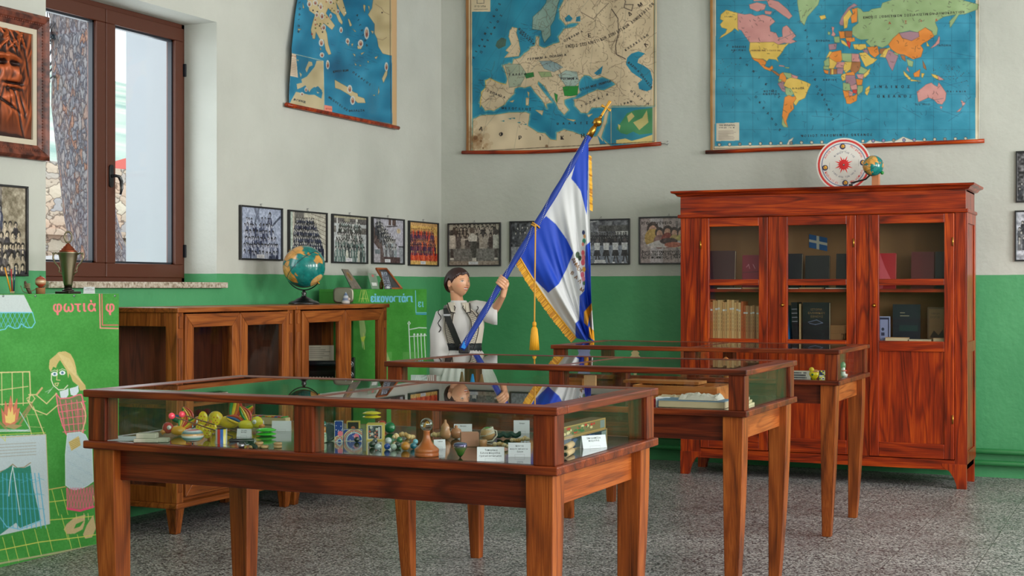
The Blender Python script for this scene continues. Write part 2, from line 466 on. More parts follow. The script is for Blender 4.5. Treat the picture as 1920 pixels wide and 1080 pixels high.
# ================================================================== the room
struct(MB().box(XL - .6, XR + .3, YN - .3, YB + .3, -.1, 0).build('floor', M_floor))
struct(MB().box(XL - .3, XR + .3, YN - .3, YB + .3, ZC, ZC + .1).build('ceiling', M_ceil))
struct(MB().box(XL - .3, XR + .3, YB, YB + .25, 0, ZC).build('wall_back', M_wall))
WY0, WY1, WZ0, WZ1 = 5.80, 7.285, 1.335, 2.945
wl = MB(); T = .32
wl.box(XL - T, XL, YN, WY0, 0, ZC).box(XL - T, XL, WY1, YB, 0, ZC).box(XL - T, XL, WY0, WY1, 0, WZ0 - .035).box(XL - T, XL, WY0, WY1, WZ1, ZC)
struct(wl.build('wall_left', M_wall))
def pierced(name, wins, horiz, z0=1.25, z1=3.15):
    m = MB(); prev = YN if not horiz else XL
    for a, b in wins:
        if horiz:
            m.box(prev, a, YN - .25, YN, 0, ZC).box(a, b, YN - .25, YN, 0, z0).box(a, b, YN - .25, YN, z1, ZC)
        else:
            m.box(XR, XR + .25, prev, a, 0, ZC).box(XR, XR + .25, a, b, 0, z0).box(XR, XR + .25, a, b, z1, ZC)
        prev = b
    if horiz: m.box(prev, XR, YN - .25, YN, 0, ZC)
    else: m.box(XR, XR + .25, prev, YB, 0, ZC)
    return struct(m.build(name, M_wall))
pierced('wall_right', RIGHT_WINDOWS, False); pierced('wall_front', NEAR_FILL_WINDOWS, True)
# window of the left wall
XW = XL - .245
def window_left():
    root = bpy.data.objects.new('window_1', None); col.objects.link(root); root.location = (0, 0, 0); struct(root)
    f = MB(); y0, y1, z0, z1 = WY0, WY1, WZ0, WZ1; x0, x1 = XW - .07, XW
    f.box(x0, x1, y0, y1, z0, z0 + .03).box(x0, x1, y0, y1, z1 - .03, z1).box(x0, x1, y0, y0 + .03, z0, z1).box(x0, x1, y1 - .03, y1, z0, z1)
    f.build('window_frame', M_winbrown, root, .003)
    mid = (y0 + y1) / 2
    for a, b in ((y0 + .028, mid - .002), (mid + .002, y1 - .028)):
        s_ = MB(); t = .082; xa, xb = XW - .055, XW + .012
        za, zb = z0 + .028, z1 - .028
        s_.box(xa, xb, a, b, za, za + t).box(xa, xb, a, b, zb - t, zb).box(xa, xb, a, a + t, za + t, zb - t).box(xa, xb, b - t, b, za + t, zb - t)
        so = s_.build('window_sash', M_winbrown, root, .005)
        g = MB(); q = .012
        g.box(xa + .02, xb - .018, a + t, a + t + q, za + t, zb - t).box(xa + .02, xb - .018, b - t - q, b - t, za + t, zb - t).box(xa + .02, xb - .018, a + t, b - t, za + t, za + t + q).box(xa + .02, xb - .018, a + t, b - t, zb - t - q, zb - t)
        g.build('gasket', M_rubber, so)
        MB().box(XW - .03, XW - .024, a + t, b - t, za + t, zb - t).build('pane', M_winglass, so)
    h = MB(); ym = mid + .038
    h.M = TR((XW + .012, ym, 1.95))
    h.loft([[(xx, .016 * math.cos(a) , .05 + .016 * math.sin(a) if math.sin(a) > 0 else -.05 + .016 * math.sin(a)) for a in np.linspace(0, 2 * PI, 20, endpoint=False)] for xx in (0, .012)])
    h.tube([(.012, 0, .0), (.045, 0, .0), (.055, .012, -.005), (.055, .03, -.03), (.055, .034, -.07), (.055, .022, -.11)], [.009, .009, .011, .011, .009, .006], 10)
    h.build('window_handle', M_black, root)
    for z in (1.49, 2.62): MB().box(XW, XW + .02, y1 - .018, y1 - .004, z, z + .08).build('hinge', M_rubber, root, .003)
    return root
window_left()
m_, nt_, b_ = new_mat('speckled_marble')
n_ = nd(nt_, 'ShaderNodeTexNoise'); n_.inputs['Scale'].default_value = 60; n_.inputs['Detail'].default_value = 6
tc_ = nd(nt_, 'ShaderNodeTexCoord'); nt_.links.new(tc_.outputs['Object'], n_.inputs['Vector'])
r_ = ramp(nt_, [(.3, (112, 94, 76)), (.5, (176, 164, 146)), (.7, (206, 200, 190))]); nt_.links.new(n_.outputs['Fac'], r_.inputs[0]); nt_.links.new(r_.outputs[0], b_.inputs['Base Color'])
struct(MB().box(XW, XL + .05, WY0 - .03, WY1 + .05, WZ0 - .035, WZ0).build('trim_1', m_, None, .004))
pg = plain('pipe_green_gloss', (40, 118, 64), .35, coat=.3)
for i, (z, r) in enumerate(((.182, .02), (.102, .02))):
    p = MB(); p.tube([(XL + .05, YB - .05, z), (XR - .05, YB - .05, z)], r, 16)
    tag(p.build('heating_pipe', pg), ('green painted heating pipe along the back wall, upper of the two', 'green painted heating pipe along the back wall, lower one near the floor')[i], 'pipe', 'heating pipes')

# ================================================================== outside the window
def outside():
    M_bark, nt, b = new_mat('pine_bark')
    tc = nd(nt, 'ShaderNodeTexCoord'); mp = nd(nt, 'ShaderNodeMapping'); mp.inputs['Scale'].default_value = (36, 36, 12)
    nt.links.new(tc.outputs['Object'], mp.inputs[0])
    v = nd(nt, 'ShaderNodeTexVoronoi', feature='DISTANCE_TO_EDGE'); v.inputs['Scale'].default_value = 1.0
    v2 = nd(nt, 'ShaderNodeTexVoronoi'); v2.inputs['Scale'].default_value = 1.0
    nz = nd(nt, 'ShaderNodeTexNoise'); nz.inputs['Scale'].default_value = .9; nz.inputs['Detail'].default_value = 5; nt.links.new(mp.outputs[0], nz.inputs['Vector'])
    ad = nd(nt, 'ShaderNodeVectorMath', operation='MULTIPLY_ADD'); nt.links.new(nz.outputs['Color'], ad.inputs[0]); ad.inputs[1].default_value = (2.4, 2.4, 2.4); nt.links.new(mp.outputs[0], ad.inputs[2])
    nt.links.new(ad.outputs[0], v.inputs['Vector']); nt.links.new(ad.outputs[0], v2.inputs['Vector'])
    sp = nd(nt, 'ShaderNodeSeparateColor'); nt.links.new(v2.outputs['Color'], sp.inputs[0])
    r = ramp(nt, [(0, (166, 162, 172)), (.5, (190, 182, 184)), (.85, (200, 178, 170)), (1, (212, 156, 130))]); nt.links.new(sp.outputs[0], r.inputs[0])
    e = ramp(nt, [(.0, (140, 132, 140)), (.25, (255, 255, 255))]); nt.links.new(v.outputs['Distance'], e.inputs[0])
    mx = nd(nt, 'ShaderNodeMix', data_type='RGBA', blend_type='MULTIPLY'); mx.inputs['Factor'].default_value = 1
    nt.links.new(r.outputs[0], mx.inputs['A']); nt.links.new(e.outputs[0], mx.inputs['B']); nt.links.new(mx.outputs['Result'], b.inputs['Base Color'])
    bp = nd(nt, 'ShaderNodeBump'); bp.inputs['Strength'].default_value = .8; bp.inputs['Distance'].default_value = .03
    nt.links.new(v.outputs['Distance'], bp.inputs['Height']); nt.links.new(bp.outputs[0], b.inputs['Normal']); setp(b, Roughness=.9)
    def at(px, py, d):
        t = (px - 960) / FPX
        return Vector((d * (-CS + t * CC), d * (CC + t * CS), CH + (540 - py) / FPX * d))
    tr = thing('pine_tree', 'thick pine tree with grey and orange flaking bark outside the window', 'tree', (-7.9, 9.7, -.5))
    o = Vector((-7.9, 9.7, -.5)); D = 12.2
    rings = []; rng = random.Random(4)
    pts = [(143, -150, 47), (146, 30, 49), (149, 120, 50), (150, 200, 50), (156, 300, 47), (168, 400, 47), (180, 445, 48), (193, 490, 53), (222, 560, 58), (262, 640, 62), (310, 730, 70), (330, 850, 90)]
    for (px, py, rp) in pts:
        c_ = at(px, py, D); r0 = rp / FPX * D
        rings.append([tuple(c_ - o + Vector((math.cos(a) * r0 * (1 + .06 * math.sin(5 * a + py * .03)), math.sin(a) * r0 * (1 + .05 * math.cos(4 * a - py * .02)), 0))) for a in np.linspace(0, 2 * PI, 40, endpoint=False)])
    t_ = MB(); t_.loft(rings[::-1]); t_.build('trunk', M_bark, tr)
    br = MB()
    for k in range(26):
        x, y = rng.uniform(86, 100), rng.uniform(-60, 150); s0 = at(104, y + rng.uniform(-20, 20), D) - o; p = [s0]
        for q in range(5):
            p.append(at(104 - (q + 1) * rng.uniform(3, 6), y + q * rng.uniform(-9, 14), D + rng.uniform(-.3, .3)) - o)
        br.tube(p, [.012, .01, .008, .006, .005, .003], 5)
    br.build('branches', plain('twig', (96, 92, 98), .9), tr)
    # pale rendered wing of the building
    wp = plain('white_render', (228, 232, 240), .9)
    tag(MB().box(-6.43, XL - T - .02, 7.75, 8.6, -.3, 5.2).build('building_wing', wp), 'white rendered wing of the building seen through the right sash', 'building')
    # dry stone retaining wall
    M_st, nt, b = new_mat('dry_stone')
    tc = nd(nt, 'ShaderNodeTexCoord'); mp = nd(nt, 'ShaderNodeMapping'); mp.inputs['Scale'].default_value = (4.2, 4.2, 7.5)
    nt.links.new(tc.outputs['Object'], mp.inputs[0])
    v = nd(nt, 'ShaderNodeTexVoronoi', feature='DISTANCE_TO_EDGE'); v.inputs['Scale'].default_value = 1; v.inputs['Randomness'].default_value = .8
    v2 = nd(nt, 'ShaderNodeTexVoronoi'); v2.inputs['Scale'].default_value = 1; v2.inputs['Randomness'].default_value = .8
    nz = nd(nt, 'ShaderNodeTexNoise'); nz.inputs['Scale'].default_value = 1.2; nt.links.new(mp.outputs[0], nz.inputs['Vector'])
    ad = nd(nt, 'ShaderNodeVectorMath', operation='MULTIPLY_ADD'); nt.links.new(nz.outputs['Color'], ad.inputs[0]); ad.inputs[1].default_value = (.9, .9, .9); nt.links.new(mp.outputs[0], ad.inputs[2])
    nt.links.new(ad.outputs[0], v.inputs['Vector']); nt.links.new(ad.outputs[0], v2.inputs['Vector'])
    sp = nd(nt, 'ShaderNodeSeparateColor'); nt.links.new(v2.outputs['Color'], sp.inputs[0])
    r = ramp(nt, [(0, (176, 172, 172)), (.4, (206, 188, 166)), (.7, (214, 178, 150)), (1, (226, 214, 190))]); nt.links.new(sp.outputs[0], r.inputs[0])
    e = ramp(nt, [(.0, (130, 116, 104)), (.06, (255, 255, 255))]); nt.links.new(v.outputs['Distance'], e.inputs[0])
    mx = nd(nt, 'ShaderNodeMix', data_type='RGBA', blend_type='MULTIPLY'); mx.inputs['Factor'].default_value = 1
    nt.links.new(r.outputs[0], mx.inputs['A']); nt.links.new(e.outputs[0], mx.inputs['B']); nt.links.new(mx.outputs['Result'], b.inputs['Base Color'])
    bp = nd(nt, 'ShaderNodeBump'); bp.inputs['Strength'].default_value = .7; bp.inputs['Distance'].default_value = .04
    nt.links.new(v.outputs['Distance'], bp.inputs['Height']); nt.links.new(bp.outputs[0], b.inputs['Normal'])
    sw = MB(); sw.box(-13.6, -13.0, 5, 32, -.5, 2.93); sw.box(-13.0, -12.9, 5, 32, 1.98, 2.06)
    tag(sw.build('stone_wall', M_st), 'dry stone retaining wall behind the pine tree', 'wall')
    ramp_ = MB(); ramp_.add([(-12.6, 12, -.5), (-12.6, 20, -.5), (-12.6, 20, 2.25), (-12.6, 12, 1.55), (-12.0, 12, -.5), (-12.0, 20, -.5), (-12.0, 20, 2.25), (-12.0, 12, 1.55)],
        [(0, 1, 2, 3), (7, 6, 5, 4), (3, 2, 6, 7), (0, 3, 7, 4), (1, 5, 6, 2)])
    tag(ramp_.build('concrete_ramp', plain('pale_concrete', (205, 204, 204), .9)), 'pale concrete ramp wall sloping up in front of the stone wall', 'ramp')
    rf = thing('house', 'house with a red tiled roof behind the stone wall', 'house', (-35.6, 47.0, -.7), .6)
    MB().box(-3.2, 3.2, -4, 4, 0, 6.5).build('wall', plain('house_wall', (210, 190, 170), .9), rf)
    q = MB(); q.add([(-3.5, -4.4, 6.4), (3.5, -4.4, 6.4), (3.5, 4.4, 6.4), (-3.5, 4.4, 6.4), (0, -1, 7.9), (0, 1.5, 7.9)], [(0, 1, 4), (1, 2, 5, 4), (2, 3, 5), (3, 0, 4, 5), (3, 2, 1, 0)])
    q.build('roof', plain('red_tiles', (206, 92, 78), .8), rf)
    M_h, nt, b = new_mat('hillside')
    tc = nd(nt, 'ShaderNodeTexCoord'); mp = nd(nt, 'ShaderNodeMapping'); mp.inputs['Scale'].default_value = (.03, .03, .06); nt.links.new(tc.outputs['Object'], mp.inputs[0])
    n = nd(nt, 'ShaderNodeTexNoise'); n.inputs['Scale'].default_value = 1.6; n.inputs['Detail'].default_value = 6; nt.links.new(mp.outputs[0], n.inputs['Vector'])
    r = ramp(nt, [(.35, (146, 176, 164)), (.5, (184, 202, 186)), (.65, (216, 206, 196))]); nt.links.new(n.outputs['Fac'], r.inputs[0]); nt.links.new(r.outputs[0], b.inputs['Base Color']); setp(b, Roughness=1)
    u = np.linspace(0, 1, 40); vv = np.linspace(0, 1, 14)
    X = -60 - 240 * vv[:, None] + 0 * u[None, :]; Y = -50 + 650 * u[None, :] * (1 + .2 * vv[:, None])
    Z = -1 + 64 * vv[:, None] ** .85 * (1 + .05 * np.sin(u[None, :] * 17) + .02 * np.sin(u[None, :] * 41))
    hl = MB(); hl.grid(np.stack([X + 0 * Y, Y, Z + 0 * Y], -1)); hl.grid(np.stack([X - 1 + 0 * Y, Y, Z - 6 + 0 * Y], -1))
    tag(hl.build('hillside', M_h), None or 'pale hazy hillside on the horizon outside the window', 'hill', kind='structure')
    struct(MB().box(-62, XL - .62, -60, 80, -.7, -.5).build('ground', plain('pale_ground', (170, 165, 155), .95)))
outside()

# ================================================================== display tables
TW, TD = 1.62, .84
def leg_mesh(sx, sy):
    """square leg, its two outer faces bowing inwards towards the foot"""
    m = MB(); rings = []; w0 = .082
    ix = sx * (TW / 2 - .022 - w0); iy = sy * (TD / 2 - .022 - w0)
    for z in (0, .12, .24, .36, .46, .56, .66, .74, .795):
        t = 1 - z / .795; wdt = w0 - .036 * t ** 1.7
        a, b = sorted((ix, ix + sx * wdt)); c_, d = sorted((iy, iy + sy * wdt))
        rings.append([(a, c_, z), (b, c_, z), (b, d, z), (a, d, z)])
    m.loft(rings, smooth=False); return m
def make_table(label):
    t = thing('display_table', label, 'display case', (0, 0, 0), 0, 'glass topped display tables')
    hx, hy = TW / 2, TD / 2
    for sx in (-1, 1):
        for sy in (-1, 1): leg_mesh(sx, sy).build('leg', M_legz, t, .003)
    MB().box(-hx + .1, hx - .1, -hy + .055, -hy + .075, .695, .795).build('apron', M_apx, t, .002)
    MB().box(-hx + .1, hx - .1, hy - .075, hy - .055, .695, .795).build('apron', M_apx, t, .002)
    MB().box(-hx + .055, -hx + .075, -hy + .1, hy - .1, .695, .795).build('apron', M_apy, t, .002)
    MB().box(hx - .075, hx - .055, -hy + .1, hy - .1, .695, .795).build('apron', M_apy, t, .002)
    MB().box(-hx, hx, -hy, hy, .795, .82).build('base_board', M_oakx, t, .004)
    MB().box(-hx + .029, hx - .029, -hy + .029, hy - .029, .8195, .8203).build('lining', M_lin, t)
    for x in (-hx + .012, -.0325, hx - .077):
        for y in (-hy + .012, hy - .077):
            MB().box(x, x + .065, y, y + .065, .82, .957).build('post', M_oakz, t, .002)
    fr = MB(); r = .075
    fr.box(-hx, hx, -hy, -hy + r, .957, .98).box(-hx, hx, hy - r, hy, .957, .98)
    fr.box(-.022, .022, -hy + r, hy - r, .957, .979)
    fo = fr.build('top_frame', M_oakx, t, .004)
    MB().each([(-hx, -hx + r, -hy + r, hy - r, .957, .98), (hx - r, hx, -hy + r, hy - r, .957, .98)], 'end_rail', M_oaky, t, .004)
    for a, b in ((-hx + .077, -.0325), (.0325, hx - .077)):
        for y in (-hy + .022, hy - .027): MB().box(a, b, y, y + .005, .82, .957).build('side_glass', M_glass, t)
    for x in (-hx + .022, hx - .027): MB().box(x, x + .005, -hy + .077, hy - .077, .82, .957).build('side_glass', M_glass, t)
    for a, b in ((-hx + r, -.022), (.022, hx - r)): MB().box(a, b, -hy + r, hy - r, .9745, .9785).build('top_glass', M_topglass, t)
    return t
T1 = (-2.29, 3.95); T2 = (-2.292, 5.86); T3 = (-2.34, 7.83)
t1 = make_table('nearest wooden display table with glass case full of toys and marbles'); t1.location = (*T1, 0)
dup(t1, (*T2, 0), 0, 'middle wooden display table with wooden boxes and old books behind glass')
dup(t1, (*T3, 0), 0, 'farthest wooden display table with paper ornaments, in front of the tall bookcase')

# ================================================================== tall bookcase
def bookcase():
    X0, X1, YF, YK = -3.09, -1.17, 9.60, 10.06
    o = (X0, YF, 0); W = X1 - X0; Dp = YK - YF
    t = thing('bookcase', 'tall reddish pine bookcase with three glazed doors against the back wall', 'bookcase', o)
    q = MB()
    q.box(.001, W - .001, Dp - .015, Dp - .001, .14, 1.95).box(.001, .02, .031, Dp - .001, .12, 1.95).box(W - .02, W - .001, .031, Dp - .001, .12, 1.95).box(.001, W - .001, .031, Dp - .001, .12, .16).box(.001, W - .001, .031, Dp - .001, 1.925, 1.95)
    q.build('carcass', M_pinez, t, .002)
    MB().box(.01, W - .01, Dp - .03, Dp - .016, .2, 1.9).build('backing', M_card, t, label='brown cardboard backing')
    MB().box(0, .145, 0, .03, .0 + .12, 1.79).build('stile', M_pinez, t, .002)
    MB().box(W - .07, W, 0, .03, .12, 1.79).build('stile', M_pinez, t, .002)
    MB().box(.625, .695, 0, .03, .186, 1.787).build('stile', M_pinez, t, .002)
    MB().box(1.22, 1.305, 0, .03, .186, 1.787).build('stile', M_pinez, t, .002)
    MB().box(.145, W - .07, .0, .03, .12, .185).build('bottom_rail', M_pinex, t, .002)
    MB().box(-.0, W, -.004, .03, 1.81, 1.94).build('frieze', M_pinex, t, .002)
    MB().box(-.018, W + .018, -.02, Dp, 1.788, 1.812).build('moulding', M_pinex, t, .006)
    co = MB(); pr = [(0, 1.935), (-.02, 1.94), (-.032, 1.955), (-.055, 1.962), (-.058, 1.976), (0, 1.976)]
    rings = []
    for (dx, z) in pr[:-1]:
        d = -dx; rings.append([(-d, -d, z), (W + d, -d, z), (W + d, Dp, z), (-d, Dp, z)])
    co.loft(rings, smooth=False); co.build('cornice', M_pinex, t, .002)
    for s in (0, 1):
        for yy in (0, Dp - .045):
            f = MB(); x0 = 0 if s == 0 else W
            sg = 1 if s == 0 else -1
            rr = []
            for z, w_ in ((0, .055), (.03, .06), (.07, .075), (.11, .1), (.14, .145), (.16, .15)):
                a, b = sorted((x0 - sg * 0.0, x0 + sg * w_)); rr.append([(a - .002, yy - .003, z), (b + .002, yy - .003, z), (b + .002, yy + .043, z), (a - .002, yy + .043, z)])
            f.loft(rr, smooth=False); f.build('foot', M_pinez, t, .002)
    sd = MB(); sd.box(W, W + .008, .0, .05, .16, 1.79).box(W, W + .008, Dp - .06, Dp, .16, 1.79).box(W, W + .008, .05, Dp - .06, .88, .95).box(W, W + .008, .05, Dp - .06, .16, .24).box(W, W + .008, .05, Dp - .06, 1.72, 1.79)
    sd.build('side_panel', M_pinez, t, .002)
    for i, z in enumerate((1.272, .925, .6)):
        MB().box(.02, W - .02, .045, Dp - .03, z, z + .022).build('shelf', M_pinex, t, .001)
    for (a, b, kx, hx) in ((.147, .623, None, .15), (.697, 1.218, .712, 1.205), (1.307, 1.848, 1.325, 1.84)):
        y0, y1 = -.012, .02; s1 = .062
        do = MB().box(a, a + s1, y0, y1, .19, 1.785).build('door', M_pinez, t, .003)
        MB().each([(b - s1, b, y0, y1, .19, 1.785)], 'door_stile', M_pinez, do, .003)
        MB().each([(a + s1, b - s1, y0, y1, 1.725, 1.785), (a + s1, b - s1, y0 + .002, y1, 1.318, 1.36), (a + s1, b - s1, y0, y1, .885, .952), (a + s1, b - s1, y0, y1, .19, .285)], 'door_rail', M_pinex, do, .003)
        MB().box(a + s1 - .005, b - s1 + .005, y0 + .014, y1 - .006, .28, .89).build('door_panel', M_pinez, do, .002)
        for z0, z1 in ((1.355, 1.73), (.948, 1.32)): MB().box(a + s1 - .004, b - s1 + .004, .0, .003, z0, z1).build('pane', M_pane, do)
        for z in (1.6, .45):
            h = MB(); h.tube([(hx, y0 - .004, z - .028), (hx, y0 - .004, z + .028)], .0055, 10); h.build('hinge', M_brass, do)
        if kx:
            k = MB(); k.M = TR((kx + .015, y0, 1.184), rx=PI / 2)
            k.lathe([(.013, 0), (.013, .004), (.008, .008), (.01, .014), (.006, .02), (.001, .021)], n=20); k.build('lock_knob', M_brass, do)
    return t
bookcase()

# ================================================================== low cabinets below the window
def low_cabinet(label, y0, endglass):
    W, Dp, Hh = 1.10, .50, 1.196
    # local x runs along world +Y, local y runs to the wall (world -X)
    t = thing('low_cabinet', label, 'cabinet', (-4.73, y0, 0), PI / 2, 'low glazed cabinets under the window')
    MB().box(-.012, W + .012, -.02, Dp, Hh - .026, Hh).build('top_board', M_cabx, t, .004)
    MB().box(-.01, W + .01, -.012, Dp, .135, .165).build('bottom_moulding', M_cabx, t, .006)
    MB().box(.032, W - .032, .032, Dp - .016, .166, .19).build('bottom_board', M_cabx, t)
    MB().box(.02, W - .02, Dp - .015, Dp, .19, Hh - .026).build('back_panel', wood('cabinet_back', dark=(30, 12, 6), mid=(74, 34, 18), light=(100, 52, 28)), t)
    for x, g in ((0, True), (W - .03, True)):
        s = MB(); s.box(x, x + .03, .0305, .07, .165, Hh - .026).box(x, x + .03, Dp - .09, Dp, .165, Hh - .026)
        s.box(x, x + .03, .07, Dp - .09, .165, .25).box(x, x + .03, .07, Dp - .09, Hh - .1, Hh - .026)
        so = s.build('side_frame', M_cabz, t, .003)
        MB().box(x + .012, x + .016, .055, Dp - .09, .25, Hh - .1).build('pane', M_pane, so)
    for x in (0.0, W - .055):
        p = MB(); p.box(x, x + .055, -.004, .03, .165, Hh - .026); po = p.build('pilaster', M_cabz, t, .002)
        c_ = MB(); c_.box(x + .012, x + .043, -.011, -.003, Hh - .11, Hh - .045)
        for k in range(4): c_.box(x + .011 + k * .009, x + .016 + k * .009, -.009, -.003, .22, Hh - .16)
        c_.build('carving', M_cabz, po, .002)
    a = .058
    for k in range(2):
        x0, x1 = (a, W / 2 - .002) if k == 0 else (W / 2 + .002, W - a); s1 = .072; z0, z1 = .195, Hh - .034
        d = MB()
        def trap(p):
            d.add([(x, -.016, z) for x, z in p] + [(x, .012, z) for x, z in p], [(0, 1, 2, 3), (7, 6, 5, 4), (0, 4, 5, 1), (1, 5, 6, 2), (2, 6, 7, 3), (3, 7, 4, 0)])
        e = .0015
        trap([(x0, z0 + e), (x0 + s1, z0 + s1 + e), (x0 + s1, z1 - s1 - e), (x0, z1 - e)][::-1])
        do = d.build('door', M_cabz, t, .003); d = MB()
        trap([(x1, z0 + e), (x1, z1 - e), (x1 - s1, z1 - s1 - e), (x1 - s1, z0 + s1 + e)][::-1])
        d.build('door_stile', M_cabz, do, .003)
        d = MB(); trap([(x0, z0), (x1, z0), (x1 - s1, z0 + s1), (x0 + s1, z0 + s1)][::-1]); d.build('door_rail', M_cabx, do, .003)
        d = MB(); trap([(x0, z1), (x0 + s1, z1 - s1), (x1 - s1, z1 - s1), (x1, z1)][::-1])
        d.build('door_rail', M_cabx, do, .003)
        MB().box(x0 + s1 - .004, x1 - s1 + .004, -.003, .001, z0 + s1 - .004, z1 - s1 + .004).build('pane', M_pane, do)
    MB().box(.03, W - .03, .03, Dp - .02, .66, .68).build('shelf', M_cabx, t)
    for sx in (0, 1):
        for sy in (0, 1):
            rr = []; X = 0 if sx == 0 else W; Y = 0 if sy == 0 else Dp
            for z, q in ((0, .042), (.135, .07)):
                i = (.07 - q) / 2; a0 = .0
                xs = sorted((X + (1 - 2 * sx) * i, X + (1 - 2 * sx) * (i + q))); ys = sorted((Y + (1 - 2 * sy) * i, Y + (1 - 2 * sy) * (i + q)))
                rr.append([(xs[0], ys[0], z), (xs[1], ys[0], z), (xs[1], ys[1], z), (xs[0], ys[1], z)])
            m = MB(); m.loft(rr, smooth=False); m.build('leg', M_cabz, t, .003)
    return t
low_cabinet('low oak cabinet with two glazed doors, nearer one under the window', 6.10, True)
low_cabinet('low oak cabinet with two glazed doors, farther one holding a typewriter', 7.228, True)
# ================================================================== wall maps
INK = (30, 34, 44)
def hang_map(label, plane, a0, a1, z0, z1, res, cv, ox, oy, k, wave, bow=0.0, edge=None, hook=False):
    """rolled school map: painted cloth sheet between two wooden rods, hung on the wall"""
    t = thing('wall_map', label, 'wall map')
    nu = int((a1 - a0) * res); nv = int((z1 - z0) * res)
    U = np.linspace(0, 1, nu)[None, :] + np.zeros((nv, 1)); V = np.linspace(0, 1, nv)[:, None] + np.zeros((1, nu))
    Z = z1 + (z0 - z1) * V - bow * np.sin(PI * U) * V
    A0 = a0 + (edge(Z) if edge else 0 * Z)
    A = A0 + (a1 - A0) * U
    off = .03 + wave(U, V)
    P = np.stack([A, YB - off, Z], -1) if plane == 'back' else np.stack([XL + off, A, Z], -1)
    C = artwork(P, cv, ox, oy, k)
    m = MB(); m.grid(P, C); s = m.build('sheet', M_map, t)
    so = s.modifiers.new('solid', 'SOLIDIFY'); so.thickness = .0015
    for top in (0, 1):
        z = z1 + .01 if top else z0 - .012
        pts = []
        for q in np.linspace(-.035 / (a1 - a0), 1 + .035 / (a1 - a0), 14):
            zz = z - (0 if top else bow * math.sin(PI * min(max(q, 0), 1)))
            a = a0 + (a1 - a0) * q
            pts.append((a, YB - .03, zz) if plane == 'back' else (XL + .03, a, zz))
        r = MB(); r.tube(pts, .015, 12); r.build('rod', M_pinex, t)
        if hook and not top:
            e = Vector(pts[-1]); h = MB(); h.tube([e, e + Vector((.03, 0, 0)), e + Vector((.05, 0, -.012)), e + Vector((.06, 0, .003)), e + Vector((.055, 0, .018)), e + Vector((.045, 0, .016))], .0025, 6)
            h.build('hook', M_steel, t)
    return t
def grat(cv, x0, y0, x1, y1, dx, dy, c, a=.35):
    x = x0
    while x < x1: cv.line([(x, y0), (x, y1)], 1.5, c, a); x += dx
    y = y0
    while y < y1: cv.line([(x0, y), (x1, y)], 1.5, c, a); y += dy
def specks(cv, pts_box, n, seed, c=INK, wd=2.2, step=5, k=4, inside=None):
    r = random.Random(seed); x0, y0, x1, y1 = pts_box
    for i in range(n):
        x, y = r.uniform(x0, x1), r.uniform(y0, y1)
        if inside is not None:
            j = int((x - cv.x0) * cv.r); i_ = int((y - cv.y0) * cv.r)
            if not (0 <= j < cv.w and 0 <= i_ < cv.h) or not inside(cv.a[i_, j] * 255): continue
        rnd_walk(cv, x, y, r.randint(2, k), step, wd, c, seed * 1000 + i, None, r.uniform(.35, .8))
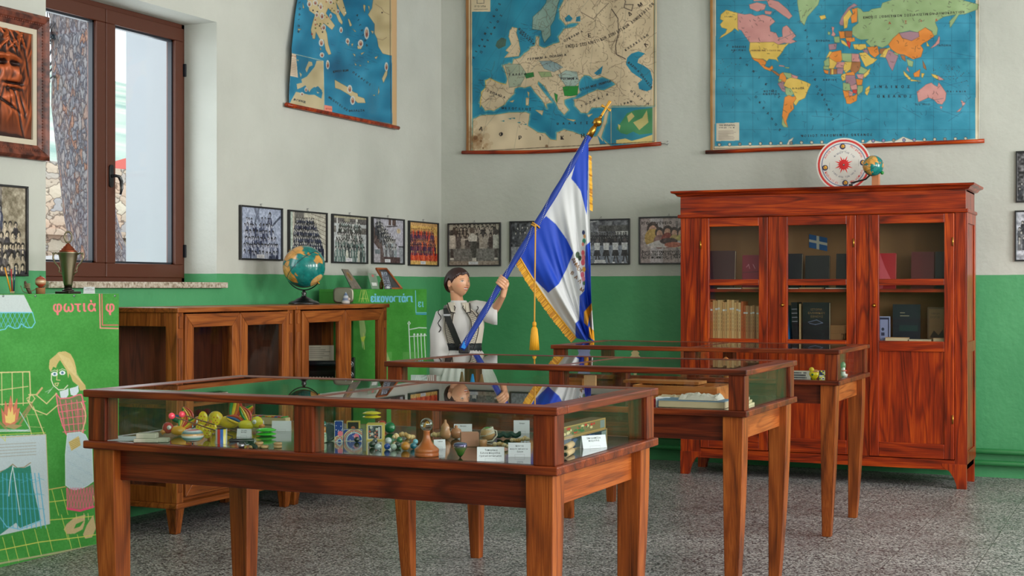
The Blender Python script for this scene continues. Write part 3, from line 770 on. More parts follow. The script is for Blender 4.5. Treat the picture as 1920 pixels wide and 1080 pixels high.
def paint_world():
    W = Canvas(60, -560, 1900, 1000, .40, (206, 196, 170))
    sea = (42, 138, 168)
    W.poly([(118, -545), (1812, -545), (1808, 910), (1500, 925), (105, 955)], sea)
    W.mottle(.05, 120, 3)
    G, PK, Y, O, LI, BR, RD = (150, 176, 126), (206, 146, 142), (222, 188, 92), (224, 138, 58), (164, 126, 138), (164, 108, 66), (196, 60, 52)
    grat(W, 118, -545, 1806, 930, 118, 116, (20, 60, 80), .4)
    land = [
     (Y, [(255, 85), (180, 65), (145, 95), (140, 125), (160, 135), (140, 160), (150, 180), (185, 190), (175, 215), (150, 232), (135, 252), (175, 230), (215, 205), (235, 185), (262, 205), (256, 180)]),
     (PK, [(255, 85), (300, 95), (340, 90), (370, 105), (420, 95), (470, 110), (500, 140), (465, 170), (468, 205), (505, 215), (520, 245), (548, 240), (545, 200), (550, 178), (575, 165), (600, 190), (635, 235), (610, 258), (640, 270), (600, 285), (560, 280), (520, 292), (500, 280), (490, 275), (335, 278), (300, 232), (280, 200), (256, 190)]),
     (PK, [(330, 30), (380, 15), (440, 30), (430, 62), (380, 75), (335, 55)]), (PK, [(440, -10), (520, 10), (580, 60), (612, 105), (590, 125), (545, 95), (500, 62), (460, 42)]), (PK, [(350, -30), (470, -40), (460, 2), (360, 8)]), (PK, [(430, 70), (480, 75), (470, 95), (435, 92)]),
     (G, [(640, -260), (800, -260), (795, -20), (780, 30), (740, 75), (710, 110), (690, 165), (665, 140), (655, 80), (645, 20)]),
     (Y, [(335, 278), (490, 275), (520, 292), (555, 290), (592, 280), (562, 310), (545, 340), (530, 360), (512, 378), (522, 405), (505, 390), (460, 385), (445, 400), (420, 385), (390, 385), (350, 380), (330, 330)]),
     (O, [(350, 380), (395, 385), (420, 388), (442, 405), (432, 432), (460, 445), (480, 428), (487, 445), (470, 465), (430, 450), (400, 420), (388, 405), (365, 395)]),
     (BR, [(470, 455), (500, 465), (532, 490), (520, 497), (490, 475)]), (PK, [(525, 425), (560, 430), (560, 436), (525, 432)]), (G, [(565, 438), (592, 440), (590, 447), (566, 445)]),
     (O, [(530, 485), (550, 472), (570, 500), (574, 530), (545, 545), (525, 515)]), (G, [(550, 472), (605, 480), (612, 505), (590, 515), (572, 505)]), (PK, [(605, 485), (650, 500), (640, 520), (608, 512)]),
     (G, [(518, 518), (545, 522), (525, 545)]), (LI, [(516, 545), (552, 530), (560, 560), (570, 604), (545, 594), (525, 562)]),
     (Y, [(572, 520), (600, 507), (645, 515), (700, 535), (732, 550), (712, 592), (694, 640), (655, 658), (634, 690), (618, 672), (636, 642), (612, 600), (580, 572), (555, 560)]),
     (G, [(565, 572), (600, 578), (622, 612), (590, 638), (568, 612)]), (O, [(562, 635), (590, 622), (612, 632), (630, 628), (636, 645), (618, 672), (622, 710), (590, 742), (572, 790), (582, 830), (550, 815), (545, 760), (553, 700)]),
     (G, [(543, 812), (556, 830), (582, 832), (560, 802), (548, 762)]),
     (Y, [(855, 335), (875, 340), (850, 372), (832, 380)]), (O, [(872, 340), (930, 328), (938, 390), (920, 412), (880, 402), (850, 372)]), (G, [(818, 400), (848, 378), (856, 430), (822, 432)]), (Y, [(852, 378), (905, 410), (882, 448), (832, 448), (855, 430)]),
     (PK, [(905, 405), (957, 405), (945, 442), (893, 442)]), (G, [(933, 348), (1000, 350), (1000, 412), (938, 395)]), (PK, [(1000, 350), (1045, 352), (1055, 405), (1000, 402)]), (BR, [(998, 405), (1058, 405), (1055, 452), (1020, 482), (990, 462)]), (Y, [(955, 405), (1000, 405), (992, 452), (960, 477), (943, 450)]),
     (LI, [(903, 445), (947, 445), (940, 484), (905, 482)]), (O, [(815, 455), (850, 462), (845, 485), (825, 478)]), (G, [(815, 432), (850, 435), (850, 455), (815, 450)]), (BR, [(858, 450), (902, 450), (902, 484), (855, 486)]), (Y, [(868, 450), (880, 450), (880, 486), (866, 486)]),
     (O, [(960, 477), (1012, 467), (1022, 492), (962, 492)]), (Y, [(935, 485), (962, 480), (962, 520), (940, 530), (930, 505)]), (G, [(1058, 432), (1106, 457), (1080, 482), (1042, 477)]), (Y, [(1122, 445), (1112, 482), (1080, 512), (1074, 490)]), (LI, [(960, 492), (1022, 492), (1030, 542), (1000, 562), (960, 547)]),
     (PK, [(1030, 485), (1078, 485), (1072, 517), (1042, 512)]), (O, [(1028, 515), (1072, 520), (1066, 555), (1035, 557)]), (G, [(943, 540), (987, 547), (992, 590), (943, 592)]), (PK, [(990, 562), (1032, 548), (1037, 582), (998, 588)]), (G, [(1040, 560), (1074, 560), (1070, 597), (1040, 622), (1035, 590)]),
     (O, [(942, 592), (984, 592), (982, 637), (955, 642)]), (RD, [(1005, 587), (1035, 587), (1032, 612), (1006, 607)]), (PK, [(982, 592), (1008, 602), (1004, 627), (982, 627)]), (O, [(958, 635), (985, 627), (1010, 627), (1037, 612), (1032, 657), (990, 679), (966, 676)]), (Y, [(1092, 578), (1117, 560), (1116, 592), (1100, 624), (1086, 608)]),
     (PK, [(868, 175), (886, 178), (880, 205), (895, 225), (885, 238), (866, 232), (874, 210)]), (G, [(846, 205), (862, 213), (854, 230), (843, 222)]), (LI, [(918, 150), (935, 110), (975, 50), (1015, 22), (1037, 35), (985, 62), (950, 112), (945, 167), (925, 165)]),
     (Y, [(945, 112), (985, 62), (1002, 92), (977, 130), (970, 180), (950, 188)]), (O, [(1000, 60), (1037, 50), (1035, 142), (1000, 152), (993, 110), (1008, 90)]), (Y, [(788, 105), (825, 98), (832, 118), (800, 130)]),
     (G, [(1035, 48), (1060, 60), (1075, 78), (1110, 75), (1130, 60), (1190, 50), (1200, 20), (1260, 0), (1280, -60), (1500, -110), (1650, -20), (1830, 30), (1820, 62), (1740, 92), (1700, 95), (1665, 150), (1642, 182), (1638, 140), (1680, 95), (1600, 110), (1545, 145), (1562, 188), (1555, 228), (1530, 237), (1520, 200), (1480, 180), (1440, 215), (1380, 200), (1310, 215), (1270, 250), (1240, 292), (1200, 312), (1150, 296), (1140, 322), (1110, 292), (1090, 272), (1110, 256), (1060, 260), (1030, 248), (1000, 222), (1005, 180), (1042, 150)]),
     (O, [(915, 205), (952, 205), (957, 248), (925, 252)]), (BR, [(955, 203), (1002, 203), (1002, 242), (960, 242)]), (G, [(883, 240), (920, 238), (922, 277), (888, 280)]), (LI, [(848, 290), (902, 285), (897, 322), (853, 327)]), (Y, [(928, 260), (950, 268), (987, 305), (965, 302), (935, 282)]), (RD, [(965, 262), (990, 258), (992, 290), (985, 318), (970, 290)]), (O, [(960, 245), (1018, 245), (1020, 268), (990, 275), (962, 262)]),
     (Y, [(1008, 290), (1090, 288), (1097, 312), (1060, 327), (1018, 320)]), (LI, [(1068, 325), (1102, 322), (1110, 352), (1085, 347)]), (O, [(1100, 308), (1168, 303), (1180, 352), (1150, 377), (1118, 352)]), (Y, [(1048, 347), (1090, 342), (1130, 377), (1166, 387), (1140, 412), (1090, 437), (1064, 387)]), (BR, [(1180, 320), (1228, 313), (1215, 352), (1183, 352)]), (Y, [(1215, 325), (1252, 308), (1247, 342), (1222, 377), (1183, 370)]),
     (LI, [(1240, 325), (1275, 343), (1303, 367), (1290, 402), (1266, 464), (1245, 432), (1230, 392), (1220, 375)]), (O, [(1240, 290), (1270, 250), (1310, 215), (1330, 250), (1390, 265), (1440, 237), (1435, 208), (1480, 180), (1520, 205), (1537, 237), (1495, 268), (1470, 280), (1450, 297), (1467, 322), (1452, 372), (1400, 387), (1340, 357), (1300, 352), (1258, 322)]), (LI, [(1310, 217), (1380, 205), (1437, 213), (1440, 240), (1390, 267), (1330, 247)]),
     (BR, [(1318, 360), (1347, 363), (1352, 402), (1330, 387)]), (G, [(1358, 385), (1402, 402), (1397, 437), (1368, 430)]), (PK, [(1363, 435), (1378, 472), (1358, 457)]), (G, [(1275, 343), (1305, 352), (1303, 362), (1280, 355)]), (Y, [(1488, 268), (1507, 302), (1490, 302)]), (PK, [(1570, 235), (1575, 245), (1572, 282), (1545, 302), (1513, 317), (1545, 285), (1560, 262)]), (BR, [(1463, 395), (1482, 432), (1487, 457), (1468, 442)]),
     (Y, [(1338, 463), (1387, 512), (1375, 522), (1343, 490)]), (O, [(1403, 480), (1447, 453), (1442, 502), (1408, 502)]), (Y, [(1385, 518), (1452, 530), (1385, 530)]), (Y, [(1455, 478), (1475, 480), (1462, 510), (1455, 500)]), (Y, [(1520, 483), (1560, 493), (1570, 525), (1530, 502)]), (PK, [(1560, 493), (1603, 520), (1570, 525)]),
     (PK, [(1425, 600), (1455, 577), (1485, 552), (1520, 540), (1537, 555), (1560, 567), (1568, 538), (1592, 570), (1617, 607), (1612, 652), (1590, 682), (1560, 677), (1535, 650), (1500, 637), (1470, 652), (1435, 667)]), (PK, [(1575, 695), (1593, 697), (1584, 713)]), (PK, [(1713, 653), (1742, 675), (1725, 697)]), (PK, [(1722, 697), (1706, 727), (1683, 732)]),
     ((214, 210, 196), [(1085, 940), (1120, 915), (1200, 928), (1290, 918), (1335, 893), (1400, 917), (1560, 922), (1680, 918), (1808, 905), (1808, 925)]), ((214, 210, 196), [(575, 945), (590, 915), (620, 897), (612, 915), (590, 945)]),
    ]
    for c, p in land:
        W.poly(p, c); W.line(p, 2.2, tuple(int(v * .62) for v in c), .8, True)
    onland = lambda c: not (c[0] < 110 and c[2] > 120)
    specks(W, (130, -100, 1800, 860), 700, 5, (58, 46, 46), 2.0, 6, 4, onland)
    specks(W, (130, 0, 1800, 880), 160, 8, (24, 58, 82), 2.2, 9, 4, lambda c: not onland(c))
    rng = random.Random(2)
    for i in range(16):
        x, y = rng.uniform(150, 1700), rng.uniform(250, 820); W.line([(x, y), (x + rng.uniform(80, 190), y + rng.uniform(-70, 70))], 1.6, (34, 70, 96), .6)
    for x, y, n in ((1600, 470, 30), (1700, 500, 26), (200, 430, 16), (240, 570, 12)):
        for i in range(n): W.disc(x + rng.uniform(-70, 70), y + rng.uniform(-50, 60), 2.5, (70, 60, 60))
    W.text('ΕΝΩΣΙΣ ΣΟΒΙΕΤΙΚΩΝ ΣΟΣΙΑΛΙΣΤΙΚΩΝ ΔΗΜΟΚΡΑΤΙΩΝ', 1075, 122, 20, (48, 48, 40), -.055, 3.4, .8)
    W.text('ΑΣΙΑ', 1240, 158, 22, (170, 60, 50), -.06, 90, .8); W.text('ΗΝΩΜΕΝΑΙ ΠΟΛΙΤΕΙΑΙ', 350, 335, 15, (90, 60, 40), 0, 1.5, .5); W.text('ΑΛΑΣΚΑ', 168, 112, 11, INK, 0, 2)
    W.text('ΒΟΡΕΙΟΣ', 218, 312, 16, INK, 0, 4, .6); W.text('ΑΜΕΡΙΚΗ', 212, 333, 16, INK, 0, 4, .6); W.text('ΝΟΤΙΟΣ', 424, 602, 16, INK, 0, 5, .6); W.text('ΑΜΕΡΙΚΗ', 420, 620, 16, INK, 0, 6, .6)
    W.text('ΒΡΑΖΙΛΙΑ', 612, 582, 14, INK, 0, 2, .5); W.text('ΕΥΡΩΠΗ', 768, 272, 15, INK, 0, 5, .6); W.text('ΑΦΡΙΚΗ', 812, 527, 15, INK, 0, 6, .6); W.text('ΙΑΠΩΝΙΑ', 1562, 302, 15, INK, 0, 4, .5)
    W.text('ΙΝΔΙΚΟΣ', 1150, 575, 24, INK, 0, 22, 1); W.text('ΩΚΕΑΝΟΣ', 1165, 637, 24, INK, 0, 18, 1); W.text('ΑΥΣΤΡΑΛΙΑ', 1415, 686, 14, INK, 0, 2, .5); W.text('ΩΚΕΑΝΙΑ', 1620, 603, 16, INK, 0, 9, .6)
    W.text('ΝΟΤΙΟΣ ΠΑΓΩΜΕΝΟΣ ΩΚΕΑΝΟΣ', 668, 895, 20, INK, -.02, 6.5, .8)
    for s_, x, y, dx, dy in (('ΕΙΡΗΝΙΚΟΣ', 180, 300, 42, 42), ('ΩΚΕΑΝΟΣ', 365, 635, 26, 36), ('ΩΚΕΑΝΟΣ', 785, 590, 14, 32), ('ΑΤΛΑΝΤΙΚΟΣ', 690, 200, 9, 46)):
        for i, ch in enumerate(s_): W.text(ch, x + dx * i, y + dy * i, 19, INK, .5, 0, .8)
    W.poly([(116, 806), (265, 800), (265, 918), (116, 922)], (206, 196, 176)); W.text('ΠΑΓΚΟΣΜΙΟΣ', 135, 822, 14, INK, 0, 1, .4); W.text('ΠΟΛΙΤΙΚΟΣ ΧΑΡΤΗΣ', 124, 838, 11, INK, 0, .5)
    for i in range(7): W.line([(130, 856 + i * 9), (130 + rng.uniform(60, 115), 855 + i * 9)], 2, (110, 90, 90), .7)
    for i in range(25):
        x = 135 + i * 67; y = 945 - i * 1.65; W.disc(x, y, 12, (60, 70, 80)); W.disc(x, y, 8.5, (200 - 60 * (i % 5 == 2 or 14 < i < 20), 196 - 60 * (i % 5 == 2 or 14 < i < 20), 176 - 50 * (i % 5 == 2)))
    W.line([(98, 972), (1818, 930)], 3, (60, 50, 44)); W.line([(100, -550), (100, 970)], 3, (60, 50, 44)); W.line([(1826, -550), (1826, 930)], 3, (60, 50, 44))
    W.rect(60, -560, 92, 1000, (168, 120, 66)); W.rect(1834, -560, 1900, 1000, (176, 134, 80))
    W.mottle(.035, 40, 9); W.mottle(.03, 260, 10, (1, 1, .8))
    return W
def wv_world(U, V): return .006 * np.sin(U * 9 + 1) * (1 - V) + .012 * np.exp(-((U - .33) / .05) ** 2) * (1 - V) + .008 * np.exp(-((U - .97) / .03) ** 2) * np.sin(V * 14) + .004 * np.sin(V * 11 + U * 3)
hang_map('world political map with pink Canada and Australia, above the tall bookcase', 'back', -3.075, -1.165, 2.322, 3.65, 330, paint_world(), 1310, 0, 1916 / 550., wv_world)

def paint_europe():
    E = Canvas(40, -560, 1320, 1030, .55, (206, 184, 148))
    sea = (22, 128, 160)
    E.poly([(85, -540), (1275, -540), (1270, 930), (1000, 960), (90, 985)], sea); E.mottle(.05, 110, 2)
    sand = (208, 188, 156)
    main = [(780, -400), (1275, -540), (1275, 690), (1000, 690), (990, 700), (975, 745), (965, 800), (945, 850), (930, 900), (1000, 960), (500, 985), (92, 985), (95, 780), (140, 758), (180, 752), (235, 752), (330, 737), (440, 735), (462, 745), (458, 780), (450, 822), (520, 868), (562, 872), (600, 912), (640, 917), (642, 868), (690, 848), (745, 862), (830, 895), (900, 893), (925, 850), (945, 800), (955, 745), (985, 705), (940, 700), (870, 702), (842, 738), (800, 735), (760, 690), (756, 650), (790, 642), (850, 612), (905, 588), (950, 592), (1028, 552), (990, 520), (940, 500), (905, 512), (880, 515), (858, 495), (822, 488), (790, 522), (780, 562), (790, 602), (760, 632), (720, 640), (688, 652), (690, 682), (717, 718), (690, 748), (655, 712), (636, 672), (600, 622), (560, 562), (520, 528), (513, 548), (560, 612), (608, 668), (570, 678), (577, 708), (545, 652), (500, 602), (470, 560), (430, 572), (398, 566), (365, 577), (360, 612), (318, 655), (300, 682), (255, 706), (230, 722), (200, 716), (175, 722), (138, 672), (152, 602), (178, 572), (175, 528), (205, 514), (260, 540), (308, 552), (320, 520), (300, 452), (288, 430), (332, 414), (350, 422), (360, 390), (400, 380), (430, 350), (460, 330), (472, 308), (500, 300), (508, 240), (525, 243), (522, 300), (560, 316), (620, 288), (662, 278), (653, 240), (690, 190), (760, 178), (792, 150), (742, 148), (700, 162), (662, 120), (658, 60), (690, 0), (705, -60)]
    pieces = [main, [(350, 178), (382, 185), (376, 212), (390, 262), (402, 330), (392, 366), (300, 376), (330, 342), (308, 330), (345, 290), (328, 240), (335, 200)],
        [(440, 640), (460, 640), (456, 690), (440, 686)], [(450, 600), (461, 605), (457, 632)], [(503, 720), (552, 724), (545, 752)], [(708, 778), (762, 785), (750, 793)], [(838, 752), (874, 744), (850, 765)], [(335, 664), (362, 655), (352, 668)]]
    # pale shelf water round the coasts
    for p in pieces[:1]: E.line(p, 22, (120, 170, 168), .45, True)
    for p in pieces: E.poly(p, sand); E.line(p, 3, (196, 158, 84), .9, True)
    E.line([(140, 700), (150, 602), (178, 572), (175, 528), (205, 514), (260, 540), (308, 552)], 5, (214, 178, 70), .9)
    E.poly([(250, 270), (280, 245), (312, 255), (306, 300), (262, 320), (240, 300)], (58, 92, 82))
    sc_ = [(480, 190), (485, 110), (540, 60), (570, 20), (600, -120), (720, -260), (760, -200), (690, -80), (650, 20), (640, 70), (625, 130), (600, 170), (602, 230), (560, 280), (545, 240), (540, 200), (510, 195)]
    E.poly(sc_, (128, 156, 146)); E.line(sc_, 4, (50, 88, 84), .8, True)
    E.poly([(692, 120), (720, 95), (745, 120), (730, 140), (700, 142)], sea); E.poly([(770, 110), (795, 105), (795, 140), (765, 140)], sea)
    for c, p in (((28, 138, 52), [(680, 570), (715, 560), (782, 562), (775, 620), (730, 628), (692, 625)]), ((160, 180, 172), [(650, 490), (700, 460), (772, 470), (787, 540), (760, 562), (700, 562)]), ((146, 168, 170), [(528, 400), (600, 398), (640, 412), (682, 440), (620, 470), (560, 450)]),
                 ((158, 168, 146), [(300, 420), (400, 418), (442, 480), (402, 562), (330, 572), (322, 500)]), ((32, 122, 52), [(428, 482), (488, 473), (492, 500), (442, 512)]), ((28, 138, 52), [(625, 608), (646, 620), (642, 672), (632, 650)]), ((150, 168, 120), [(520, 470), (600, 470), (610, 500), (540, 505)])):
        E.poly(p, c); E.line(p, 2.5, tuple(int(v * .6) for v in c), .8, True)
    cas = [(1175, 335), (1217, 350), (1175, 385), (1168, 410), (1212, 430), (1252, 460), (1267, 520), (1262, 582), (1230, 597), (1180, 582), (1172, 545), (1200, 520), (1130, 472), (1093, 420), (1100, 380), (1130, 350)]
    E.poly(cas, sea); E.poly([(885, 478), (942, 430), (932, 482), (905, 492)], sea); E.poly([(905, 882), (925, 905), (955, 940), (925, 945)], sea); E.poly([(940, 905), (960, 935), (982, 942), (945, 945)], sea)
    for x, y in ((380, 800), (420, 812), (275, 790), (320, 775), (345, 772)): E.poly([(x, y), (x + 25, y - 4), (x + 22, y + 6)], (40, 120, 130))
    rng = random.Random(7); onl = lambda c: c[0] > 120 and c[2] < 190
    for i in range(300):
        x, y = rng.uniform(140, 1260), rng.uniform(-300, 720); j = int((x - E.x0) * E.r); k = int((y - E.y0) * E.r)
        if onl(E.a[k, j] * 255): rnd_walk(E, x, y, rng.randint(4, 12), 14, 2.0, (78, 60, 48), i, None, .65)
    specks(E, (140, -200, 1260, 740), 1100, 4, (70, 54, 46), 1.8, 5, 3, onl)
    specks(E, (400, 745, 960, 880), 60, 6, (50, 38, 34), 2, 5, 4, onl)
    for i in range(46):
        x, y = rng.choice([(rng.uniform(95, 200), rng.uniform(440, 760)), (rng.uniform(430, 700), rng.uniform(640, 780)), (rng.uniform(380, 480), rng.uniform(150, 330))]); E.line([(x, y), (x + 32, y + rng.uniform(-4, 14))], 2, INK, .6)
    for i in range(9): E.line([(85, -100 + i * 130), (85 + i * 150, -540)], 1.5, (20, 60, 80), .35); E.line([(-300 + i * 220, 985), (120 + i * 170, -540)], 1.5, (40, 50, 60), .3)
    for i in range(7): E.line([(1000, 60), (1040, 120), (1045, 210), (1025, 300), (1030, 355), (1090, 385)], 4, (60, 46, 40), .8)
    E.line([(1090, 30), (1140, 30), (1130, 70), (1080, 50), (1090, 10), (1060, -60)], 5, (60, 46, 40), .8); E.line([(800, 80), (880, 125), (930, 70), (980, 20)], 4, (60, 46, 40), .7); E.line([(860, 700), (800, 400), (820, 330)], 2, (60, 46, 40), .4)
    s_ = 'ΕΝΩΣΙΣ ΣΟΣΙΑΛΙΣΤΙΚΩΝ ΣΟΒΙΕΤΙΚΩΝ ΔΗΜΟΚΡΑΤΙΩΝ'
    for i, ch in enumerate(s_):
        u = i / (len(s_) - 1); x = 700 + 570 * u; y = 312 - 25 * u - 250 * u ** 2.2; E.text(ch, x, y, 27, (46, 36, 32), -.12 - .75 * u, 0, .9, .62)
    for ch, x, y, a, z in (('Ε', 845, 245, -.1, 36), ('Δ', 1115, 105, -.6, 32), ('Μ', 1180, 50, -.6, 34), ('Λ', 1225, 310, -.9, 34), ('Α', 132, 850, .2, 34), ('Φ', 262, 888, .1, 34), ('Ρ', 390, 912, 0, 34), ('Ι', 528, 915, 0, 34), ('Κ', 665, 912, 0, 34), ('Η', 800, 900, -.1, 34)): E.text(ch, x, y, z, (40, 30, 28), a, 0, 1.6)
    for s_, x0, y0, x1, y1, a in (('ΑΤΛΑΝΤΙΚΟΣ', 100, 385, 270, 35, -1.1), ('ΩΚΕΑΝΟΣ', 150, 350, 280, 110, -1.1), ('ΜΕΣΟΓΕΙΟΣ', 280, 712, 460, 720, 0), ('ΘΑΛΑΣΣΑ', 640, 815, 870, 808, 0), ('ΒΟΡΕΙΟΣ', 388, 190, 470, 260, .8), ('ΘΑΛΑΣΣΑ', 395, 215, 480, 285, .8), ('ΕΥΞΕΙΝΟΣ ΠΟΝΤΟΣ', 795, 592, 985, 538, -.2), ('ΚΑΣΠΙΑ', 1105, 410, 1165, 465, .8), ('ΘΑΛΑΣΣΑ', 1185, 490, 1250, 570, .8), ('ΙΣΠΑΝΙΑ', 185, 600, 290, 640, .3), ('ΓΑΛΛΙΑ', 330, 495, 430, 490, 0), ('ΡΟΥΜΑΝΙΑ', 665, 520, 765, 520, 0), ('ΤΟΥΡΚΙΑ', 800, 700, 965, 625, -.2), ('ΓΕΡΜΑΝΙΑ ΠΟΛΩΝΙΑ', 450, 395, 690, 365, -.1), ('ΙΡΑΝ', 1060, 690, 1120, 672, -.2), ('ΚΑΖΑΚΣΤΑΝ', 1090, 335, 1230, 240, -.6), ('ΠΕΡΣΙΑ', 1120, 600, 1230, 680, .6), ('ΟΥΚΡΑΝΙΑ', 690, 275, 800, 215, -.4)):
        for i, ch in enumerate(s_):
            u = i / max(1, len(s_) - 1); E.text(ch, x0 + (x1 - x0) * u, y0 + (y1 - y0) * u, 19, (34, 30, 34), a, 0, 1.0)
    E.rect(86, -90, 207, 77, (206, 190, 158)); E.line([(120, -60), (165, -60), (165, 22), (120, 22)], 3, INK, .8, True); E.text('ΕΥΡΩΠΗ', 105, 48, 15, INK, 0, 2); E.line([(100, 62), (190, 60)], 3, INK, .6)
    E.rect(996, 700, 1268, 936, (28, 126, 150)); E.poly([(1030, 840), (1060, 800), (1100, 740), (1150, 720), (1265, 705), (1265, 870), (1180, 880), (1140, 860), (1100, 880), (1060, 870)], (60, 132, 84)); E.poly([(1140, 800), (1200, 770), (1230, 720), (1240, 800), (1180, 850)], (186, 176, 110)); E.poly([(1030, 915), (1090, 905), (1130, 920), (1190, 905), (1265, 880), (1265, 936), (1030, 936)], (214, 190, 120)); E.poly([(1100, 760), (1130, 735), (1150, 760), (1110, 800)], (190, 176, 110)); E.poly([(1040, 810), (1058, 820), (1050, 850)], (200, 180, 100))
    E.line([(996, 700), (1268, 697), (1268, 936), (996, 940)], 4, (190, 172, 130), 1, True)
    E.line([(78, -540), (78, 990), (1278, 925), (1278, -540)], 3.5, (56, 40, 30)); E.rect(40, -560, 66, 1030, (150, 100, 52)); E.rect(1296, -560, 1320, 1030, (158, 112, 62))
    r2 = np.random.default_rng(5)
    for i in range(70): E.disc(70 + abs(r2.normal(0, 60)), 975 - abs(r2.normal(0, 70)), r2.uniform(6, 26), (120, 74, 34), None, .13)
    for x, y, q in ((145, 922, 9), (110, 900, 14), (575, 955, 10), (160, 968, 6)): E.disc(x, y, q, (96, 56, 24), None, .6)
    E.mottle(.05, 60, 3, (1, .95, .85)); E.mottle(.04, 300, 5, (1, .9, .8))
    return E
hang_map('old relief map of Europe with teal seas and stained corner, behind the flag', 'back', -5.10, -3.495, 2.40, 3.80, 330, paint_europe(), 860, 0, 1394 / 400.,
         lambda U, V: .01 * np.sin(U * 7) * (1 - V) + .006 * np.sin(U * 23 + V * 4) * (1 - V) + .004 * np.sin(V * 13), .022, None, True)

def paint_greece():
    G = Canvas(340, -700, 1300, 1000, .45, (200, 160, 110))
    sea = (24, 118, 154)
    G.poly([(340, -700), (1300, -700), (1300, 960), (1218, 930), (440, 780), (340, 760)], sea); G.mottle(.05, 90, 4)
    tan = (190, 172, 130)
    L = [[(560, -700), (860, -700), (850, 0), (880, 100), (860, 125), (830, 80), (800, 15), (815, 90), (850, 165), (845, 185), (820, 160), (800, 110), (765, 90), (742, 60), (725, 100), (762, 150), (792, 192), (770, 225), (705, 172), (732, 252), (742, 330), (764, 405), (745, 412), (722, 372), (708, 300), (690, 345), (682, 300), (650, 240), (642, 292), (625, 290), (612, 225), (622, 180), (642, 110), (600, 80), (585, 0)],
         [(1080, -700), (1300, -700), (1300, 430), (1190, 412), (1150, 402), (1118, 350), (1108, 290), (1088, 250), (1090, 182), (1040, 110), (1070, 60), (1078, 0)],
         [(790, 598), (832, 622), (882, 650), (932, 690), (962, 702), (965, 722), (1012, 738), (1022, 772), (962, 772), (900, 712), (832, 672), (793, 660)],
         [(1188, 500), (1184, 562), (1156, 622), (1145, 590), (1168, 540)], [(1120, 650), (1125, 690), (1115, 712)], [(1075, 715), (1095, 710), (1088, 720)],
         [(888, 140), (900, 145), (920, 190), (905, 200)], [(920, 215), (950, 235), (945, 240)], [(1005, 35), (1022, 40), (1015, 95), (1005, 60)], [(1040, 40), (1052, 50), (1050, 90)], [(960, 340), (998, 350), (985, 370), (962, 365)], [(1060, 230), (1085, 235), (1075, 255)], [(985, 400), (1015, 390), (992, 412)], [(925, 400), (945, 410), (942, 425)], [(940, 470), (955, 488), (945, 492)], [(975, 485), (990, 492), (980, 498)], [(1035, 455), (1048, 462), (1040, 472)], [(915, 330), (930, 325), (920, 352)], [(1088, 430), (1115, 420), (1100, 445)], [(885, 330), (900, 322), (892, 345)], [(550, 20), (562, 60), (552, 62)], [(512, 215), (540, 218), (520, 230)], [(680, 350), (690, 372), (682, 375)]]
    for p in L: G.poly(p, tan); G.line(p, 2.5, (96, 92, 70), .7, True)
    G.poly([(440, 395), (500, 410), (705, 455), (713, 832), (445, 780), (430, 600)], (22, 116, 150))
    for p in ([(655, 455), (705, 458), (710, 830), (450, 780), (500, 688), (600, 712), (640, 712), (690, 740), (700, 690), (660, 700), (640, 650), (615, 668), (600, 690), (570, 640), (545, 655), (510, 670), (505, 630), (545, 620), (540, 595), (580, 575), (640, 500)], [(570, 520), (595, 460), (620, 465), (625, 490), (600, 500), (580, 545)], [(505, 445), (522, 450), (515, 460)], [(525, 540), (545, 560), (535, 580)]): G.poly(p, (182, 168, 132))
    for p in ([(635, 660), (665, 645), (695, 680), (690, 700), (660, 690)],): G.poly(p, (30, 110, 140))
    G.line([(440, 395), (500, 408), (705, 457), (713, 832)], 3.5, (206, 198, 170))
    G.poly([(441, 392), (500, 408), (515, 582), (447, 568)], (204, 186, 164))
    r = random.Random(1)
    G.text('ΧΑΡΤΗΣ', 448, 418, 13, (120, 50, 40), .2, 1, .4)
    for i in range(10): G.line([(452, 436 + i * 13), (500, 446 + i * 13)], 2.5, (120, 90, 80), .7)
    G.poly([(712, 787), (772, 798), (772, 843), (712, 832)], (222, 132, 112)); G.text('ΚΡΗΤΗ', 722, 818, 14, (150, 50, 40), .15, 1, .4)
    for i in range(140):
        x, y = r.uniform(560, 880), r.uniform(-300, 260)
        j = int((x - G.x0) * G.r); k = int((y - G.y0) * G.r)
        if G.a[k, j, 0] > .5: G.disc(x, y, r.uniform(3, 7), r.choice([(150, 60, 50), (96, 110, 60), (60, 50, 50), (210, 205, 190)]))
    for x, y, a, b in ((600, 30, 20, 30), (645, 20, 22, 26), (685, 50, 18, 30), (655, 110, 16, 24), (695, 120, 20, 32), (708, 205, 20, 28), (690, 320, 22, 34), (695, 412, 20, 24), (738, 485, 16, 42), (838, 225, 15, 28), (887, 308, 18, 28), (985, 325, 24, 34), (1030, 248, 22, 58), (903, 668, 22, 38), (925, 752, 22, 42), (1178, 500, 16, 42), (575, 672, 14, 22), (545, 705, 16, 18), (760, 15, 16, 20), (815, 85, 14, 20), (760, 120, 12, 24)):
        a *= .85; b *= .82; G.disc(x, y, a, (190, 194, 190), b); G.disc(x, y + 2, a * .6, (150, 120, 104), b * .66); G.disc(x + 2, y + b * .25, a * .35, (140, 70, 60), b * .3); G.disc(x - 2, y - b * .3, a * .35, (186, 150, 120), b * .25)
